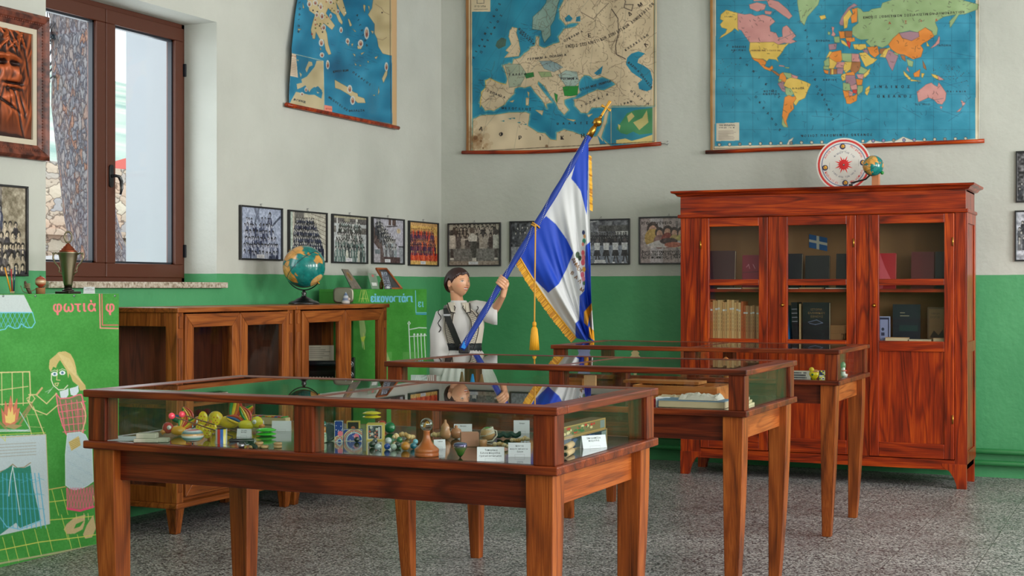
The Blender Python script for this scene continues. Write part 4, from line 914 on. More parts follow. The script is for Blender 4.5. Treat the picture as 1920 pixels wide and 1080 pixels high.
    for s_, pts in (('ΚΡΗΤΙΚΟΝ', [(778, 545), (880, 535)]), ('ΠΕΛΑΓΟΣ', [(922, 548), (1045, 638)]), ('ΜΕΣΟΓΕΙΟΣ', [(742, 735), (872, 828)]), ('ΘΑΛΑΣΣΑ', [(895, 838), (1000, 835)]), ('ΑΙΓΑΙΟΝ', [(950, 115), (1020, 340)]), ('ΙΟΝΙΟΝ', [(520, 20), (508, 235)]), ('ΑΙΓΥΠΤΟΣ', [(480, 752), (560, 772)])):
        for i, ch in enumerate(s_):
            u = i / (len(s_) - 1); (x0, y0), (x1, y1) = pts; G.text(ch, x0 + (x1 - x0) * u, y0 + (y1 - y0) * u, 20, INK, math.atan2(y1 - y0, x1 - x0) * .6, 0, 1.2)
    for i in range(50): x, y = r.uniform(760, 1100), r.uniform(260, 520); G.line([(x, y), (x + 30, y + 8)], 2, (24, 60, 90), .6)
    G.line([(1095, 30), (1140, 60), (1160, 90), (1200, 110)], 3, (110, 90, 70), .7); G.line([(1110, 290), (1150, 300), (1180, 280)], 3, (110, 90, 70), .7); G.disc(1146, 94, 6, (60, 40, 40))
    G.line([(1204, -700), (1206, 430), (1214, 935)], 3, (60, 40, 40)); G.line([(436, 776), (1218, 934)], 3, (60, 40, 40))
    G.mottle(.05, 60, 6); G.mottle(.05, 240, 7)
    # bare cloth borders of the sheet
    G.poly([(1212, -700), (1300, -700), (1300, 1000), (1222, 1000)], (204, 166, 120))
    G.line([(500, -60), (487, 0), (468, 100), (437, 240), (426, 400), (441, 600), (432, 780)], 14, (196, 150, 104)); G.poly([(340, -700), (492, -700), (487, 0), (466, 100), (434, 240), (424, 400), (438, 600), (428, 790), (340, 790)], (196, 150, 104))
    return G
hang_map('curling map of Greece with white sticker drawings, on the wall right of the window', 'left', 8.045, 9.50, 2.53, 3.95, 330, paint_greece(), 430, 0, 4.0,
         lambda U, V: .05 * (1 - V) * (.5 + .5 * np.sin(U * 6 - 1)) + .02 * np.exp(-(U / .1) ** 2) * np.sin(V * 6) ** 2 + .006 * np.sin(U * 21), .0, lambda Z: .10 * np.clip((Z - 2.9) / .35, 0, 1) - .012 * np.sin(np.clip((Z - 2.5) * 9, 0, PI)))

# ================================================================== framed photographs
def crowd(cv, rows, faces, clothes, seed, jitter=.25):
    r = random.Random(seed)
    rows = [q for (y, x0, x1, n, s) in rows for q in (((y, x0, x1, n, s),) if n < 3 else ((y - 1.2 * s, x0 + s, x1 - s, int(n * 1.3), s * .72), (y + 1.0 * s, x0, x1, int(n * 1.45), s * .74)))]
    for (y, x0, x1, n, s) in rows:
        for i in range(n):
            x = x0 + (x1 - x0) * (i + .5) / n + r.uniform(-jitter, jitter) * s; yy = y + r.uniform(-.3, .3) * s
            c = r.choice(clothes); f = r.choice(faces)
            cv.disc(x, yy + 2.5 * s, 1.15 * s, c, 2.2 * s); cv.rect(x - .95 * s, yy + 2.5 * s, x + .95 * s, yy + 6.5 * s, c)
            if r.random() < .4: cv.line([(x, yy + 1.2 * s), (x, yy + 3 * s)], .5 * s, f)
            cv.disc(x, yy - .25 * s, .72 * s, tuple(int(v * .22) for v in f), .9 * s); cv.disc(x, yy + .1 * s, .5 * s, f, .62 * s); cv.disc(x + .25 * s, yy + .1 * s, .22 * s, tuple(int(v * .6) for v in f), .5 * s)
def photo_canvas(kind, w, h):
    cv = Canvas(0, 0, w, h, 2.0, (150, 152, 158)); F = [(206, 204, 200), (180, 178, 176)]; D = [(40, 42, 50), (62, 64, 72), (86, 88, 94), (110, 112, 116)]
    if kind == 'class_a':
        cv.a[:] = np.array((158, 168, 190)) / 255; cv.line([(.35 * w, .0), (.45 * w, .25 * h)], 5, (110, 118, 138)); cv.line([(.98 * w, .15 * h), (.8 * w, .32 * h)], 3, (70, 78, 96)); cv.line([(.45 * w, 0), (.35 * w, .3 * h)], 4, (104, 112, 130))
        crowd(cv, [(.12 * h, .66 * w, .8 * w, 1, 4.2), (.3 * h, .08 * w, .34 * w, 3, 3.6), (.28 * h, .45 * w, .75 * w, 3, 3.4), (.42 * h, .08 * w, .85 * w, 6, 3.8), (.55 * h, .08 * w, .88 * w, 7, 3.8), (.68 * h, .05 * w, .95 * w, 7, 4), (.82 * h, .06 * w, .95 * w, 7, 4.2)], [(186, 190, 206), (150, 156, 176)], [(52, 58, 82), (76, 84, 108), (128, 136, 158), (166, 172, 190)], 1)
    elif kind == 'class_b':
        cv.a[:] = np.array((190, 186, 172)) / 255; cv.rect(.15 * w, 0, .4 * w, .35 * h, (110, 108, 104)); cv.rect(0, 0, .1 * w, h, (176, 190, 180))
        for i in range(7): cv.line([(.6 * w, .02 * h + i * 5), (w, .1 * h + i * 6)], .8, (110, 100, 90))
        crowd(cv, [(.2 * h, .15 * w, .7 * w, 8, 3.2), (.33 * h, .12 * w, .8 * w, 9, 3.3), (.46 * h, .12 * w, .85 * w, 10, 3.4), (.6 * h, .1 * w, .92 * w, 10, 3.6)], F, [(24, 32, 64), (34, 40, 66), (60, 66, 84), (40, 44, 60)], 2); cv.rect(.08 * w, .74 * h, .95 * w, h, (26, 32, 58)); crowd(cv, [(.78 * h, .1 * w, .9 * w, 9, 3.4)], F, [(24, 30, 56)], 5)
    elif kind == 'class_c':
        cv.a[:] = np.array((186, 190, 192)) / 255
        cv.rect(0, .05 * h, w, .16 * h, (96, 92, 92)); cv.rect(.12 * w, .05 * h, .15 * w, .16 * h, (206, 206, 202)); cv.rect(.68 * w, .05 * h, .74 * w, .16 * h, (206, 206, 202)); cv.rect(.34 * w, .04 * h, .5 * w, .13 * h, (140, 136, 120)); cv.rect(0, 0, w, .05 * h, (170, 164, 140))
        cv.rect(0, .22 * h, .1 * w, .36 * h, (120, 116, 110)); cv.rect(.85 * w, .24 * h, w, .38 * h, (100, 96, 92))
        crowd(cv, [(.2 * h, .16 * w, .85 * w, 8, 3.2), (.33 * h, .16 * w, .82 * w, 7, 3.5), (.45 * h, .08 * w, .9 * w, 8, 3.6)], F, [(60, 66, 62), (200, 202, 200), (70, 70, 66), (110, 122, 118)], 3); crowd(cv, [(.64 * h, .05 * w, .97 * w, 8, 4.6)], F, [(196, 196, 184), (84, 106, 102), (60, 70, 70), (120, 140, 136)], 4)
    elif kind == 'class_d':
        cv.a[:] = np.array((176, 174, 186)) / 255; cv.rect(.52 * w, .0, .76 * w, .13 * h, (86, 66, 62)); cv.rect(.6 * w, 0, .64 * w, .13 * h, (180, 178, 188)); cv.line([(.46 * w, .17 * h), (.8 * w, .14 * h)], 2, (90, 84, 90)); cv.disc(.85 * w, .25 * h, 6, (186, 168, 140), 4)
        cv.poly([(0, .1 * h), (.3 * w, .5 * h), (.4 * w, h), (.2 * w, h), (.2 * w, .7 * h), (0, .5 * h)], (96, 80, 78)); cv.rect(.86 * w, .6 * h, w, h, (150, 154, 160)); cv.rect(.84 * w, .6 * h, w, .63 * h, (60, 60, 66))
        for i in range(7): crowd(cv, [((.1 + .075 * i) * h, (.08 + .07 * i) * w, (.3 + .085 * i) * w, 3, 3.2)], F, D, 20 + i)
        crowd(cv, [(.55 * h, .36 * w, .8 * w, 5, 3.8), (.6 * h, .4 * w, .78 * w, 4, 4.2)], F, [(160, 162, 168), (100, 100, 104), (140, 150, 156)], 31); cv.rect(.36 * w, .86 * h, .9 * w, h, (80, 60, 60)); cv.rect(0, .68 * h, .25 * w, h, (172, 168, 176)); cv.rect(.08 * w, .7 * h, .24 * w, .8 * h, (110, 120, 126))
    elif kind == 'class_red':
        cv.a[:] = np.array((218, 174, 96)) / 255; cv.rect(0, 0, w, .08 * h, (206, 160, 100)); cv.rect(0, .28 * h, w, .5 * h, (222, 148, 84)); cv.rect(0, .72 * h, w, .9 * h, (214, 74, 36))
        crowd(cv, [(.22 * h, .03 * w, .9 * w, 11, 2.9), (.5 * h, .03 * w, .96 * w, 11, 3.1)], [(214, 120, 70)], [(70, 36, 66), (96, 44, 70), (206, 60, 40), (66, 40, 80)], 6)
        for i in range(11): cv.line([(w * (.07 + .085 * i), .74 * h), (w * (.07 + .085 * i), .92 * h)], 1.6, (236, 130, 90) if i % 2 else (120, 40, 50))
        cv.text('1976', .78 * w, .14 * h, 6, (90, 60, 30))
    elif kind == 'dance':
        cv.a[:] = np.array((120, 112, 104)) / 255; cv.rect(0, 0, w, .14 * h, (170, 162, 148)); cv.rect(0, .55 * h, w, .93 * h, (112, 110, 106)); cv.rect(0, .9 * h, w, h, (150, 138, 126))
        crowd(cv, [(.13 * h, .02 * w, .98 * w, 9, 4.4), (.2 * h, .05 * w, .95 * w, 7, 4.8)], [(170, 158, 144)], [(70, 58, 54), (92, 84, 80), (160, 150, 140), (60, 54, 52)], 7); cv.rect(0, .6 * h, w, .88 * h, (118, 116, 112))
        for x, c in ((.06, (206, 196, 184)), (.93, (180, 180, 172))): cv.rect(w * (x - .06), .27 * h, w * (x + .06), .6 * h, c); cv.rect(w * (x - .03), .6 * h, w * (x + .03), .82 * h, (70, 64, 60)); cv.disc(w * x, .2 * h, 4.2, (60, 54, 50)); cv.rect(w * (x - .035), .82 * h, w * (x + .035), .87 * h, (206, 200, 190))
        cv.poly([(.37 * w, .34 * h), (.46 * w, .2 * h), (.56 * w, .3 * h), (.55 * w, .42 * h), (.4 * w, .43 * h)], (206, 200, 192)); cv.poly([(.4 * w, .42 * h), (.56 * w, .42 * h), (.53 * w, .82 * h), (.46 * w, .82 * h)], (74, 74, 70)); cv.disc(.46 * w, .15 * h, 5, (96, 84, 76)); cv.rect(.46 * w, .82 * h, .54 * w, .9 * h, (214, 208, 200)); cv.line([(.25 * w, .38 * h), (.4 * w, .36 * h)], 2, (196, 186, 174))
    elif kind == 'figures':
        cv.a[:] = np.array((70, 72, 78)) / 255; cv.mottle(.25, 4, 3); crowd(cv, [(.2 * h, .05 * w, .95 * w, 7, 3.6)], F, D, 8); cv.rect(0, .58 * h, w, h, (140, 142, 148))
    elif kind == 'parade':
        cv.a[:] = np.array((104, 104, 112)) / 255; cv.mottle(.2, 5, 3); cv.rect(0, .18 * h, .3 * w, .36 * h, (150, 154, 170)); cv.poly([(0, .12 * h), (.45 * w, .02 * h), (.45 * w, 0), (0, .06 * h)], (190, 190, 196)); cv.rect(.28 * w, .02 * h, .31 * w, .4 * h, (40, 38, 40)); cv.rect(.76 * w, .24 * h, w, .34 * h, (190, 190, 190)); cv.rect(.45 * w, .12 * h, w, .26 * h, (80, 78, 78))
        crowd(cv, [(.36 * h, 0, w, 16, 2.6)], [(120, 118, 118)], [(46, 42, 48)], 9); cv.rect(0, .58 * h, w, h, (128, 134, 148)); cv.mottle(.05, 6, 4)
        for i in range(6):
            x = w * (.1 + .165 * i); y = .46 * h; cv.disc(x, y, 2.6, (70, 60, 60)); cv.poly([(x - 5, y + 4), (x + 5, y + 4), (x + 4, y + 15), (x - 4, y + 15)], (206, 206, 210)); cv.poly([(x - 4, y + 15), (x + 4, y + 15), (x + 6, y + 24), (x - 6, y + 24)], (44, 40, 44)); cv.line([(x - 1, y + 24), (x - 3, y + 34)], 2, (60, 54, 56)); cv.line([(x + 2, y + 24), (x + 5, y + 36)], 2, (60, 54, 56)); cv.rect(x + 3, y + 35, x + 7, y + 38, (220, 220, 224)); cv.rect(x - 5, y + 33, x - 1, y + 36, (220, 220, 224))
    elif kind == 'textbook':
        cv.a[:] = np.array((176, 160, 160)) / 255; cv.rect(.18 * w, 0, .4 * w, h, (200, 190, 196)); cv.rect(.62 * w, .08 * h, .66 * w, .9 * h, (120, 112, 112))
        cv.text('Η οἰκογένεια', .02 * w, .14 * h, 7, (50, 40, 40), 0, .3, .3)
        for x, y, q, c in ((.22, .25, 1.6, (196, 160, 90)), (.34, .33, 1.2, (150, 112, 110)), (.48, .3, 1.3, (150, 70, 60)), (.6, .32, 1.1, (190, 160, 110)), (.72, .33, 1.2, (196, 180, 110)), (.88, .32, 1.3, (150, 150, 150))):
            cv.disc(x * w, y * h, 6 * q, (70, 52, 50), 7 * q); cv.disc(x * w, (y + .03) * h, 4 * q, (206, 160, 140), 5 * q); cv.disc(x * w, (y + .2) * h, 8 * q, c, 9 * q)
        cv.poly([(.1 * w, .6 * h), (.3 * w, .5 * h), (w, .52 * h), (w, .66 * h), (.2 * w, .66 * h)], (206, 198, 200)); cv.disc(.5 * w, .52 * h, 14, (86, 62, 60), 5); cv.disc(.58 * w, .6 * h, 14, (190, 110, 90), 4)
        for i, t in enumerate(('Αυτή την οικογένεια', 'δουλεύει όλη τη μέρα', 'Να ο παππούς, η Άννα,')): cv.text(t, .02 * w, (.78 + .06 * i) * h, 6, (50, 40, 40), 0, 0, .25)
        for i, t in enumerate(('ο Μίμης,', 'η γιαγιά', 'το μωρό')): cv.text(t, .72 * w, (.78 + .06 * i) * h, 6, (50, 40, 40), 0, 0, .25)
    elif kind == 'school_big':
        cv.a[:] = np.array((110, 104, 98)) / 255; cv.rect(.65 * w, 0, w, h, (150, 140, 120)); cv.rect(0, 0, .65 * w, .1 * h, (120, 112, 104)); cv.mottle(.12, 6, 2)
        crowd(cv, [(.12 * h, 0, .65 * w, 5, 4.8), (.2 * h, 0, .66 * w, 5, 5)], [(150, 150, 160)], [(52, 58, 80), (70, 76, 96)], 11); crowd(cv, [(.38 * h, 0, .6 * w, 6, 4.6), (.5 * h, 0, .95 * w, 8, 5), (.62 * h, 0, w, 8, 5.2), (.76 * h, 0, w, 8, 5.4), (.86 * h, 0, w, 7, 5.6)], [(206, 190, 164), (186, 170, 150)], [(66, 62, 66), (96, 90, 88), (170, 156, 136), (50, 48, 54)], 12)
    elif kind == 'trees':
        cv.a[:] = np.array((60, 58, 62)) / 255; cv.mottle(.3, 3, 6); crowd(cv, [(.7 * h, 0, w, 10, 3)], F, D, 14)
    elif kind == 'snow':
        cv.a[:] = np.array((168, 172, 182)) / 255; cv.mottle(.2, 5, 7); crowd(cv, [(.3 * h, 0, w, 8, 3.4), (.5 * h, 0, w, 9, 3.4)], F, D, 15)
    cv.mottle(.09, 2.5, 44); cv.mottle(.07, 1.1, 45)
    return cv
def framed(kind, label, plane, a0, a1, z0, z1, caption=True, nail=True):
    t = thing('framed_photo', label, 'picture', (0, 0, 0), 0, 'framed photographs along the walls'); fw = .011; dp = .022
    def B(m, a, b, za, zb, d0, d1):
        if plane == 'back': m.box(a, b, YB - d1, YB - d0, za, zb)
        else: m.box(XL + d0, XL + d1, a, b, za, zb)
    f = MB(); B(f, a0, a1, z0, z0 + fw, .002, dp); B(f, a0, a1, z1 - fw, z1, .002, dp); B(f, a0, a0 + fw, z0 + fw, z1 - fw, .002, dp); B(f, a1 - fw, a1, z0 + fw, z1 - fw, .002, dp); B(f, a0 + .002, a1 - .002, z0 + .002, z1 - .002, .002, .006)
    f.build('frame', plain('frame_black', (26, 26, 30), .35, coat=.3), t, .0015)
    w_, h_ = (a1 - a0 - 2 * fw) * 200, (z1 - z0 - 2 * fw) * 290 if False else (z1 - z0 - 2 * fw) * 200
    cv = photo_canvas(kind, w_, h_)
    p = MB()
    if plane == 'back': p.face_print(cv, (a0 + fw, YB - .009, z1 - fw), (a1 - a0 - 2 * fw, 0, 0), (0, 0, -(z1 - z0 - 2 * fw)))
    else: p.face_print(cv, (XL + .009, a0 + fw, z1 - fw), (0, a1 - a0 - 2 * fw, 0), (0, 0, -(z1 - z0 - 2 * fw)))
    p.build('print', M_photo, t)
    if caption:
        m = (a0 + a1) / 2 - .01; c = MB(); cc = Canvas(0, 0, 90, 28, 1, (214, 214, 218)); cc.text('Δημοτικό', 14, 14, 12, (90, 90, 100)); cc.text('Σχολείο', 24, 25, 10, (90, 90, 100))
        if plane == 'back': c.face_print(cc, (m - .04, YB - .0105, z0 + fw + .027), (.085, 0, 0), (0, 0, -.024))
        else: c.face_print(cc, (XL + .0105, m - .04, z0 + fw + .027), (0, .085, 0), (0, 0, -.024))
        c.build('caption', M_print, t, label='small white caption slip')
    if nail:
        m = (a0 + a1) / 2; n = MB()
        P_ = (lambda a, d, z: (a, YB - d, z)) if plane == 'back' else (lambda a, d, z: (XL + d, a, z))
        n.tube([P_(m - .012, .008, z1), P_(m, .008, z1 + .012), P_(m + .012, .008, z1)], .0012, 5); n.tube([P_(m, .0, z1 + .016), P_(m + .004, .016, z1 + .018)], .0022, 6); n.build('nail', M_steel, t)
    return t
framed('class_a', 'framed bluish school photo of children around a tall boy, nearest the window', 'left', 7.513, 7.987, 1.479, 1.827)
framed('class_b', 'framed dark class photo partly hidden by the globe', 'left', 8.063, 8.543, 1.478, 1.824)
framed('class_c', 'framed class photo in front of a building with a band of windows', 'left', 8.613, 9.10, 1.476, 1.823)
framed('class_d', 'framed photo of pupils standing down a staircase', 'left', 9.169, 9.656, 1.479, 1.827)
framed('class_red', 'framed orange and red colour photo of a team, beside the room corner', 'left', 9.733, 10.223, 1.473, 1.823)
framed('dance', 'framed sepia photo of a man dancing before a crowd, first right of the corner', 'back', -5.273, -4.802, 1.474, 1.822)
framed('figures', 'framed dark photo half hidden behind the flag pole', 'back', -4.723, -4.25, 1.478, 1.828)
framed('parade', 'framed photo of girls in white blouses marching, just right of the flag', 'back', -4.19, -3.715, 1.479, 1.831)
framed('textbook', 'framed textbook page of a family at table, cut off by the tall bookcase', 'back', -3.642, -3.17, 1.479, 1.84, False)
framed('trees', 'framed dark photo at the right edge, upper of the two', 'back', -.927, -.45, 1.882, 2.232, False, False)
framed('snow', 'framed pale photo at the right edge, lower of the two', 'back', -.934, -.46, 1.482, 1.828, False, False)
framed('school_big', 'tall framed school photo of rows of pupils, left of the window', 'left', 5.17, 5.654, 1.36, 1.822, False, False)

# ================================================================== copper relief portrait
def relief():
    t = thing('relief_portrait', 'copper relief of a face in a carved brown frame, high left of the window', 'relief', (0, 0, 0))
    y0, y1, z0, z1 = 5.10, 5.789, 1.962, 2.713; x = XL; fw = .075
    rings = []
    pr = [(0, .0), (0, .035), (.018, .05), (.04, .042), (.052, .03), (.075, .022), (.075, .0)]
    fr = MB(); n = len(pr)
    for q in [(y0, z0, 1, 1), (y1, z0, -1, 1), (y1, z1, -1, -1), (y0, z1, 1, -1), (y0, z0, 1, 1)]:
        rings.append([(x + .003 + h, q[0] + q[2] * i, q[1] + q[3] * i) for i, h in pr])
    fr.loft(rings, smooth=False, caps=False)
    beads = [(y0 + fw * .6 + k * .016, zz) for k in range(int((y1 - y0 - fw) / .016)) for zz in (z0 + .048, z1 - .048)] + [(yy, z0 + fw * .6 + k * .016) for k in range(int((z1 - z0 - fw) / .016)) for yy in (y0 + .048, y1 - .048)]
    for a, b in beads: fr.sphere((x + .034, a, b), .006, nu=6, nv=4)
    m, nt, b = new_mat('carved_brown'); n_ = nd(nt, 'ShaderNodeTexNoise'); n_.inputs['Scale'].default_value = 25; tc = nd(nt, 'ShaderNodeTexCoord'); nt.links.new(tc.outputs['Object'], n_.inputs['Vector'])
    r = ramp(nt, [(.35, (58, 24, 18)), (.65, (122, 62, 44))]); nt.links.new(n_.outputs['Fac'], r.inputs[0]); nt.links.new(r.outputs[0], b.inputs['Base Color']); setp(b, Roughness=.45)
    fr.build('frame', m, t)
    i = fw; g = .03
    mt = MB(); a0, a1, b0, b1 = y0 + i - .002, y1 - i + .002, z0 + i - .002, z1 - i + .002
    for q in ((a0, a1, b0, b0 + g), (a0, a1, b1 - g, b1), (a0, a0 + g, b0 + g, b1 - g), (a1 - g, a1, b0 + g, b1 - g)): mt.box(x + .004, x + .02, *q)
    mt.build('mat_board', plain('linen_mat', (196, 186, 166), .8), t)
    N = 150; Y = np.linspace(a0 + g, a1 - g, N)[None, :] + np.zeros((N, 1)); Z = np.linspace(b1 - g, b0 + g, N)[:, None] + np.zeros((1, N))
    cy, cz = y0 + .40, 2.42
    u = (Y - cy) / .16; v = (Z - cz) / .16
    def ga(a, b, sa, sb, h, rot=0):
        c_, s_ = math.cos(rot), math.sin(rot); p = (u - a) * c_ + (v - b) * s_; q = -(u - a) * s_ + (v - b) * c_
        return h * np.exp(-(p / sa) ** 2 - (q / sb) ** 2)
    H = ga(0, .1, .72, .95, .034) + ga(.38, -.18, .1, .3, .018) + ga(.55, -.28, .1, .1, .012) - ga(.28, .12, .17, .09, .04) - ga(-.25, .12, .17, .09, .04) + ga(.28, .11, .08, .04, .014) + ga(.25, .32, .3, .07, .012, -.2) + ga(-.3, .32, .3, .07, .012) + ga(.3, -.58, .3, .05, .01) - ga(.3, -.5, .3, .045, .026) - ga(.3, -.67, .28, .04, .009) + ga(.15, -.9, .25, .16, .014) + ga(-.1, -1.4, 1.1, .45, .02, .1) - ga(.5, -1.25, .05, .6, .012, .35) - ga(.1, -1.2, .5, .05, .01, -.4)
    rs = np.random.default_rng(3)
    for k in range(90):
        a, b_ = rs.uniform(-1.2, 1.2), rs.uniform(-1.7, 1.5); H = H + ga(a, b_, rs.uniform(.03, .09), rs.uniform(.15, .5), rs.uniform(-.004, .005), rs.uniform(-.6, .6))
    for k in range(26): a = rs.uniform(-.8, .7); H = H + ga(a, .85 + rs.uniform(-.15, .3), .05, .25, .009, rs.uniform(-.9, .9))
    pn = MB(); P = np.stack([x + .008 + np.maximum(H, -.003), Y, Z], -1)
    # colour goes dark where the metal is beaten in
    Hb = H.copy()
    for q in range(30): Hb = (Hb + np.roll(Hb, 1, 0) + np.roll(Hb, -1, 0) + np.roll(Hb, 1, 1) + np.roll(Hb, -1, 1)) / 5
    pat = np.clip(.42 + (H - Hb) * 420, 0, 1)[..., None]; C = lin([44, 18, 10]) * (1 - pat) + lin([172, 84, 40]) * pat
    pn.grid(P, C); m2 = printed('copper_recess_tone', .5, .1, 0, .4); pn.build('copper_panel', m2, t)
relief()

# ================================================================== painted stands
def stand(label, y0, y1, xf, xw, z, cv, ox, oy, k, res=420, endboard=0, cat='stand'):
    t = thing('painted_stand', label, cat, (0, 0, 0))
    nu = int((y1 - y0) * res); nv = int(z * res)
    Y = np.linspace(y0, y1, nu)[None, :] + np.zeros((nv, 1)); Z = np.linspace(z, 0.0, nv)[:, None] + np.zeros((1, nu))
    P = np.stack([xf + 0 * Y, Y, Z], -1)
    m = MB(); m.grid(P, artwork(P, cv, ox, oy, k), 0, False); m.box(xf - .018, xf - .0004, y0, y1, 0, z, 1)
    m.build('front_panel', [M_chalk, M_green], t)
    MB().box(xw, xf - .018, y0, y1, z - .022, z).build('top_board', M_green, t, .002)
    for yy in (y0 + .0, y1 - .02):
        if yy == y0 and endboard: MB().box(xf - .06, xf - .018, yy, yy + .02, 0, z - .022).build('leg', M_green, t)
        else: MB().box(xw, xf - .018, yy, yy + .02, 0, z - .022).build('side_panel', M_green, t)
    return t
def paint_fire():
    B = Canvas(-700, -10, 960, 2160, .42, (58, 144, 54)); B.mottle(.03, 120, 3); B.mottle(.02, 12, 5)
    pk = (228, 122, 122)
    # word and letter box
    B.text('φωτιὰ', 395, 180, 112, pk, -.02, 4, 3, .92)
    B.line([(746, 45), (752, 300), (886, 304)], 9, (222, 140, 130)); B.line([(764, 45), (768, 278), (886, 278)], 8, (206, 104, 96)); B.text('φ', 790, 178, 112, pk, 0, 0, 3, .9)
    # mantel cloth with lace
    B.poly([(-700, 55), (180, 52), (245, 185), (-700, 190)], (192, 204, 204)); lace = [(-700, 186), (243, 184), (264, 258), (240, 296), (205, 298), (175, 280), (160, 268), (140, 300), (110, 304), (80, 290), (62, 280), (40, 308), (0, 316), (-40, 312), (-80, 280), (-120, 312), (-700, 316)]
    B.line(lace, 7, (110, 196, 226), 1, True)
    for i in range(-20, 6):
        B.line([(i * 34, 188), (i * 34 + 52, 296)], 4, (84, 176, 214)); B.line([(i * 34 + 52, 188), (i * 34, 296)], 4, (84, 176, 214))
    cr = (214, 196, 140); sk = (206, 170, 120)
    # window lattice / hearth grate
    B.line([(-300, 640), (0, 634), (222, 628), (228, 790), (215, 855)], 9, cr); B.line([(-300, 770), (0, 766), (210, 738)], 6, cr); B.line([(-300, 888), (210, 862)], 7, cr)
    for x in (-180, -80, 12, 90, 170): B.line([(x, 632), (x + 4, 880)], 6, cr)
    # flames
    for c, pts in (((226, 120, 100), [(20, 1010), (10, 900), (30, 940), (40, 850), (60, 900), (80, 810), (98, 900), (128, 830), (128, 910), (148, 900), (132, 1000), (90, 1040), (50, 1040)]), ((236, 216, 120), [(40, 1010), (34, 940), (52, 960), (64, 880), (80, 930), (92, 870), (104, 950), (120, 920), (114, 1000), (80, 1020)])):
        B.poly(pts, c, .85); B.line(pts, 4, (214, 90, 80), .7, True)
    for a in ((130, 1000, 240, 860), (-10, 1000, 60, 1070), (150, 1020, 240, 880)): B.line([a[:2], a[2:]], 16, (150, 130, 84), .9)
    B.poly([(30, 1040), (90, 1020), (170, 1030), (110, 1060)], (170, 150, 100)); B.line([(0, 1062), (190, 1066), (226, 1060), (150, 930)], 7, (168, 206, 196)); B.line([(-300, 1075), (230, 1072)], 8, (206, 220, 214))
    B.line([(250, 890), (340, 1120)], 8, cr); B.line([(200, 960), (240, 1110)], 5, cr); B.line([(190, 950), (320, 950)], 4, cr, .7); B.line([(210, 1040), (330, 1046)], 4, cr, .7)
    # girl: hair, face, body
    hair = [(366, 600), (372, 540), (420, 500), (440, 480), (490, 474), (530, 495), (555, 540), (572, 600), (575, 650), (600, 680), (640, 730), (646, 765), (600, 770), (590, 735), (545, 700), (530, 660), (520, 640), (512, 680), (500, 620), (450, 540), (430, 570), (420, 600), (400, 590), (380, 630)]
    B.poly(hair, (196, 176, 112)); 
    for i in range(16): B.line([(430 + i * 6, 485 + i * 3), (520 + i * 7, 620 + i * 7)], 3, (222, 206, 150), .5)
    B.line([(386, 640), (385, 690), (400, 730), (440, 764), (480, 760), (508, 730)], 7, (226, 222, 196)); B.line([(430, 610), (425, 690), (450, 692)], 6, cr)
    for ex, ey in ((410, 645), (468, 636)): B.disc(ex, ey, 23, (226, 230, 226), 17); B.disc(ex, ey, 11, (110, 160, 190)); B.disc(ex, ey, 5, (40, 50, 60)); B.line([(ex - 26, ey - 18), (ex, ey - 30), (ex + 24, ey - 20)], 4, (226, 222, 196))
    B.line([(412, 715), (440, 712), (430, 735), (415, 728)], 6, cr, 1, True); B.line([(400, 740), (360, 790), (385, 760), (340, 780)], 5, (190, 206, 190), .7)
    for cx, cy in ((485, 800), (560, 778)): B.poly([(cx - 38, cy - 25), (cx + 10, cy - 38), (cx + 28, cy - 50), (cx + 30, cy), (cx + 4, cy + 35), (cx - 30, cy + 22)], (206, 220, 226))
    dress = [(420, 790), (450, 830), (520, 825), (590, 800), (612, 800), (632, 880), (645, 960), (620, 1080), (560, 1100), (500, 1100), (470, 1030), (440, 930)]
    B.poly(dress, (120, 122, 84), .8); B.line(dress, 9, (232, 112, 130), 1, True)
    for i in range(5): B.line([(450 + i * 42, 840), (490 + i * 34, 1090)], 6, (232, 112, 130)); B.line([(440 + i * 8, 880 + i * 50), (640, 850 + i * 54)], 6, (232, 112, 130))
    for i in range(26): B.line([(440 + i * 8, 850 + (i * 37) % 60), (470 + i * 7, 890 + (i * 53) % 170)], 3, (226, 96, 120), .7)
    B.line([(425, 790), (350, 868), (270, 800), (215, 800)], 8, cr); B.line([(432, 880), (350, 950), (250, 910), (205, 840)], 8, cr); B.line([(275, 800), (315, 750)], 14, (206, 170, 120)); B.line([(200, 830), (240, 800), (262, 830), (240, 860), (210, 850)], 7, cr)
    B.line([(610, 860), (640, 930), (640, 1000), (600, 1120)], 7, cr)
    # apron skirt
    sk_ = [(505, 1090), (600, 1080), (640, 1100), (690, 1200), (700, 1450), (660, 1480), (600, 1512), (540, 1515), (492, 1480), (490, 1250)]
    B.poly(sk_, (186, 206, 214)); B.line(sk_, 5, (212, 226, 230), 1, True)
    for i in range(30): B.line([(500 + (i * 53) % 170, 1190 + (i * 31) % 290), (525 + (i * 53) % 170, 1200 + (i * 31) % 290)], 3, (150, 182, 200), .7)
    B.poly([(515, 1155), (590, 1110), (606, 1180), (535, 1222)], (206, 186, 120)); [B.line([(518 + i * 6, 1160 + i * 12), (600, 1125 + i * 12)], 3, (150, 126, 60)) for i in range(5)]
    hem = [(500, 1500), (560, 1516), (640, 1500), (700, 1470), (700, 1640), (600, 1672), (505, 1662)]
    B.poly(hem, (150, 124, 96)); B.line([(505, 1655), (600, 1670), (700, 1640)], 17, (228, 76, 118)); B.line([(500, 1500), (505, 1650)], 6, (228, 100, 130))
    for i in range(9): B.line([(505 + i * 24, 1500), (540 + i * 22, 1650)], 5, (226, 100, 130), .9); B.line([(545 + i * 22, 1500), (500 + i * 24, 1650)], 5, (226, 100, 130), .9)
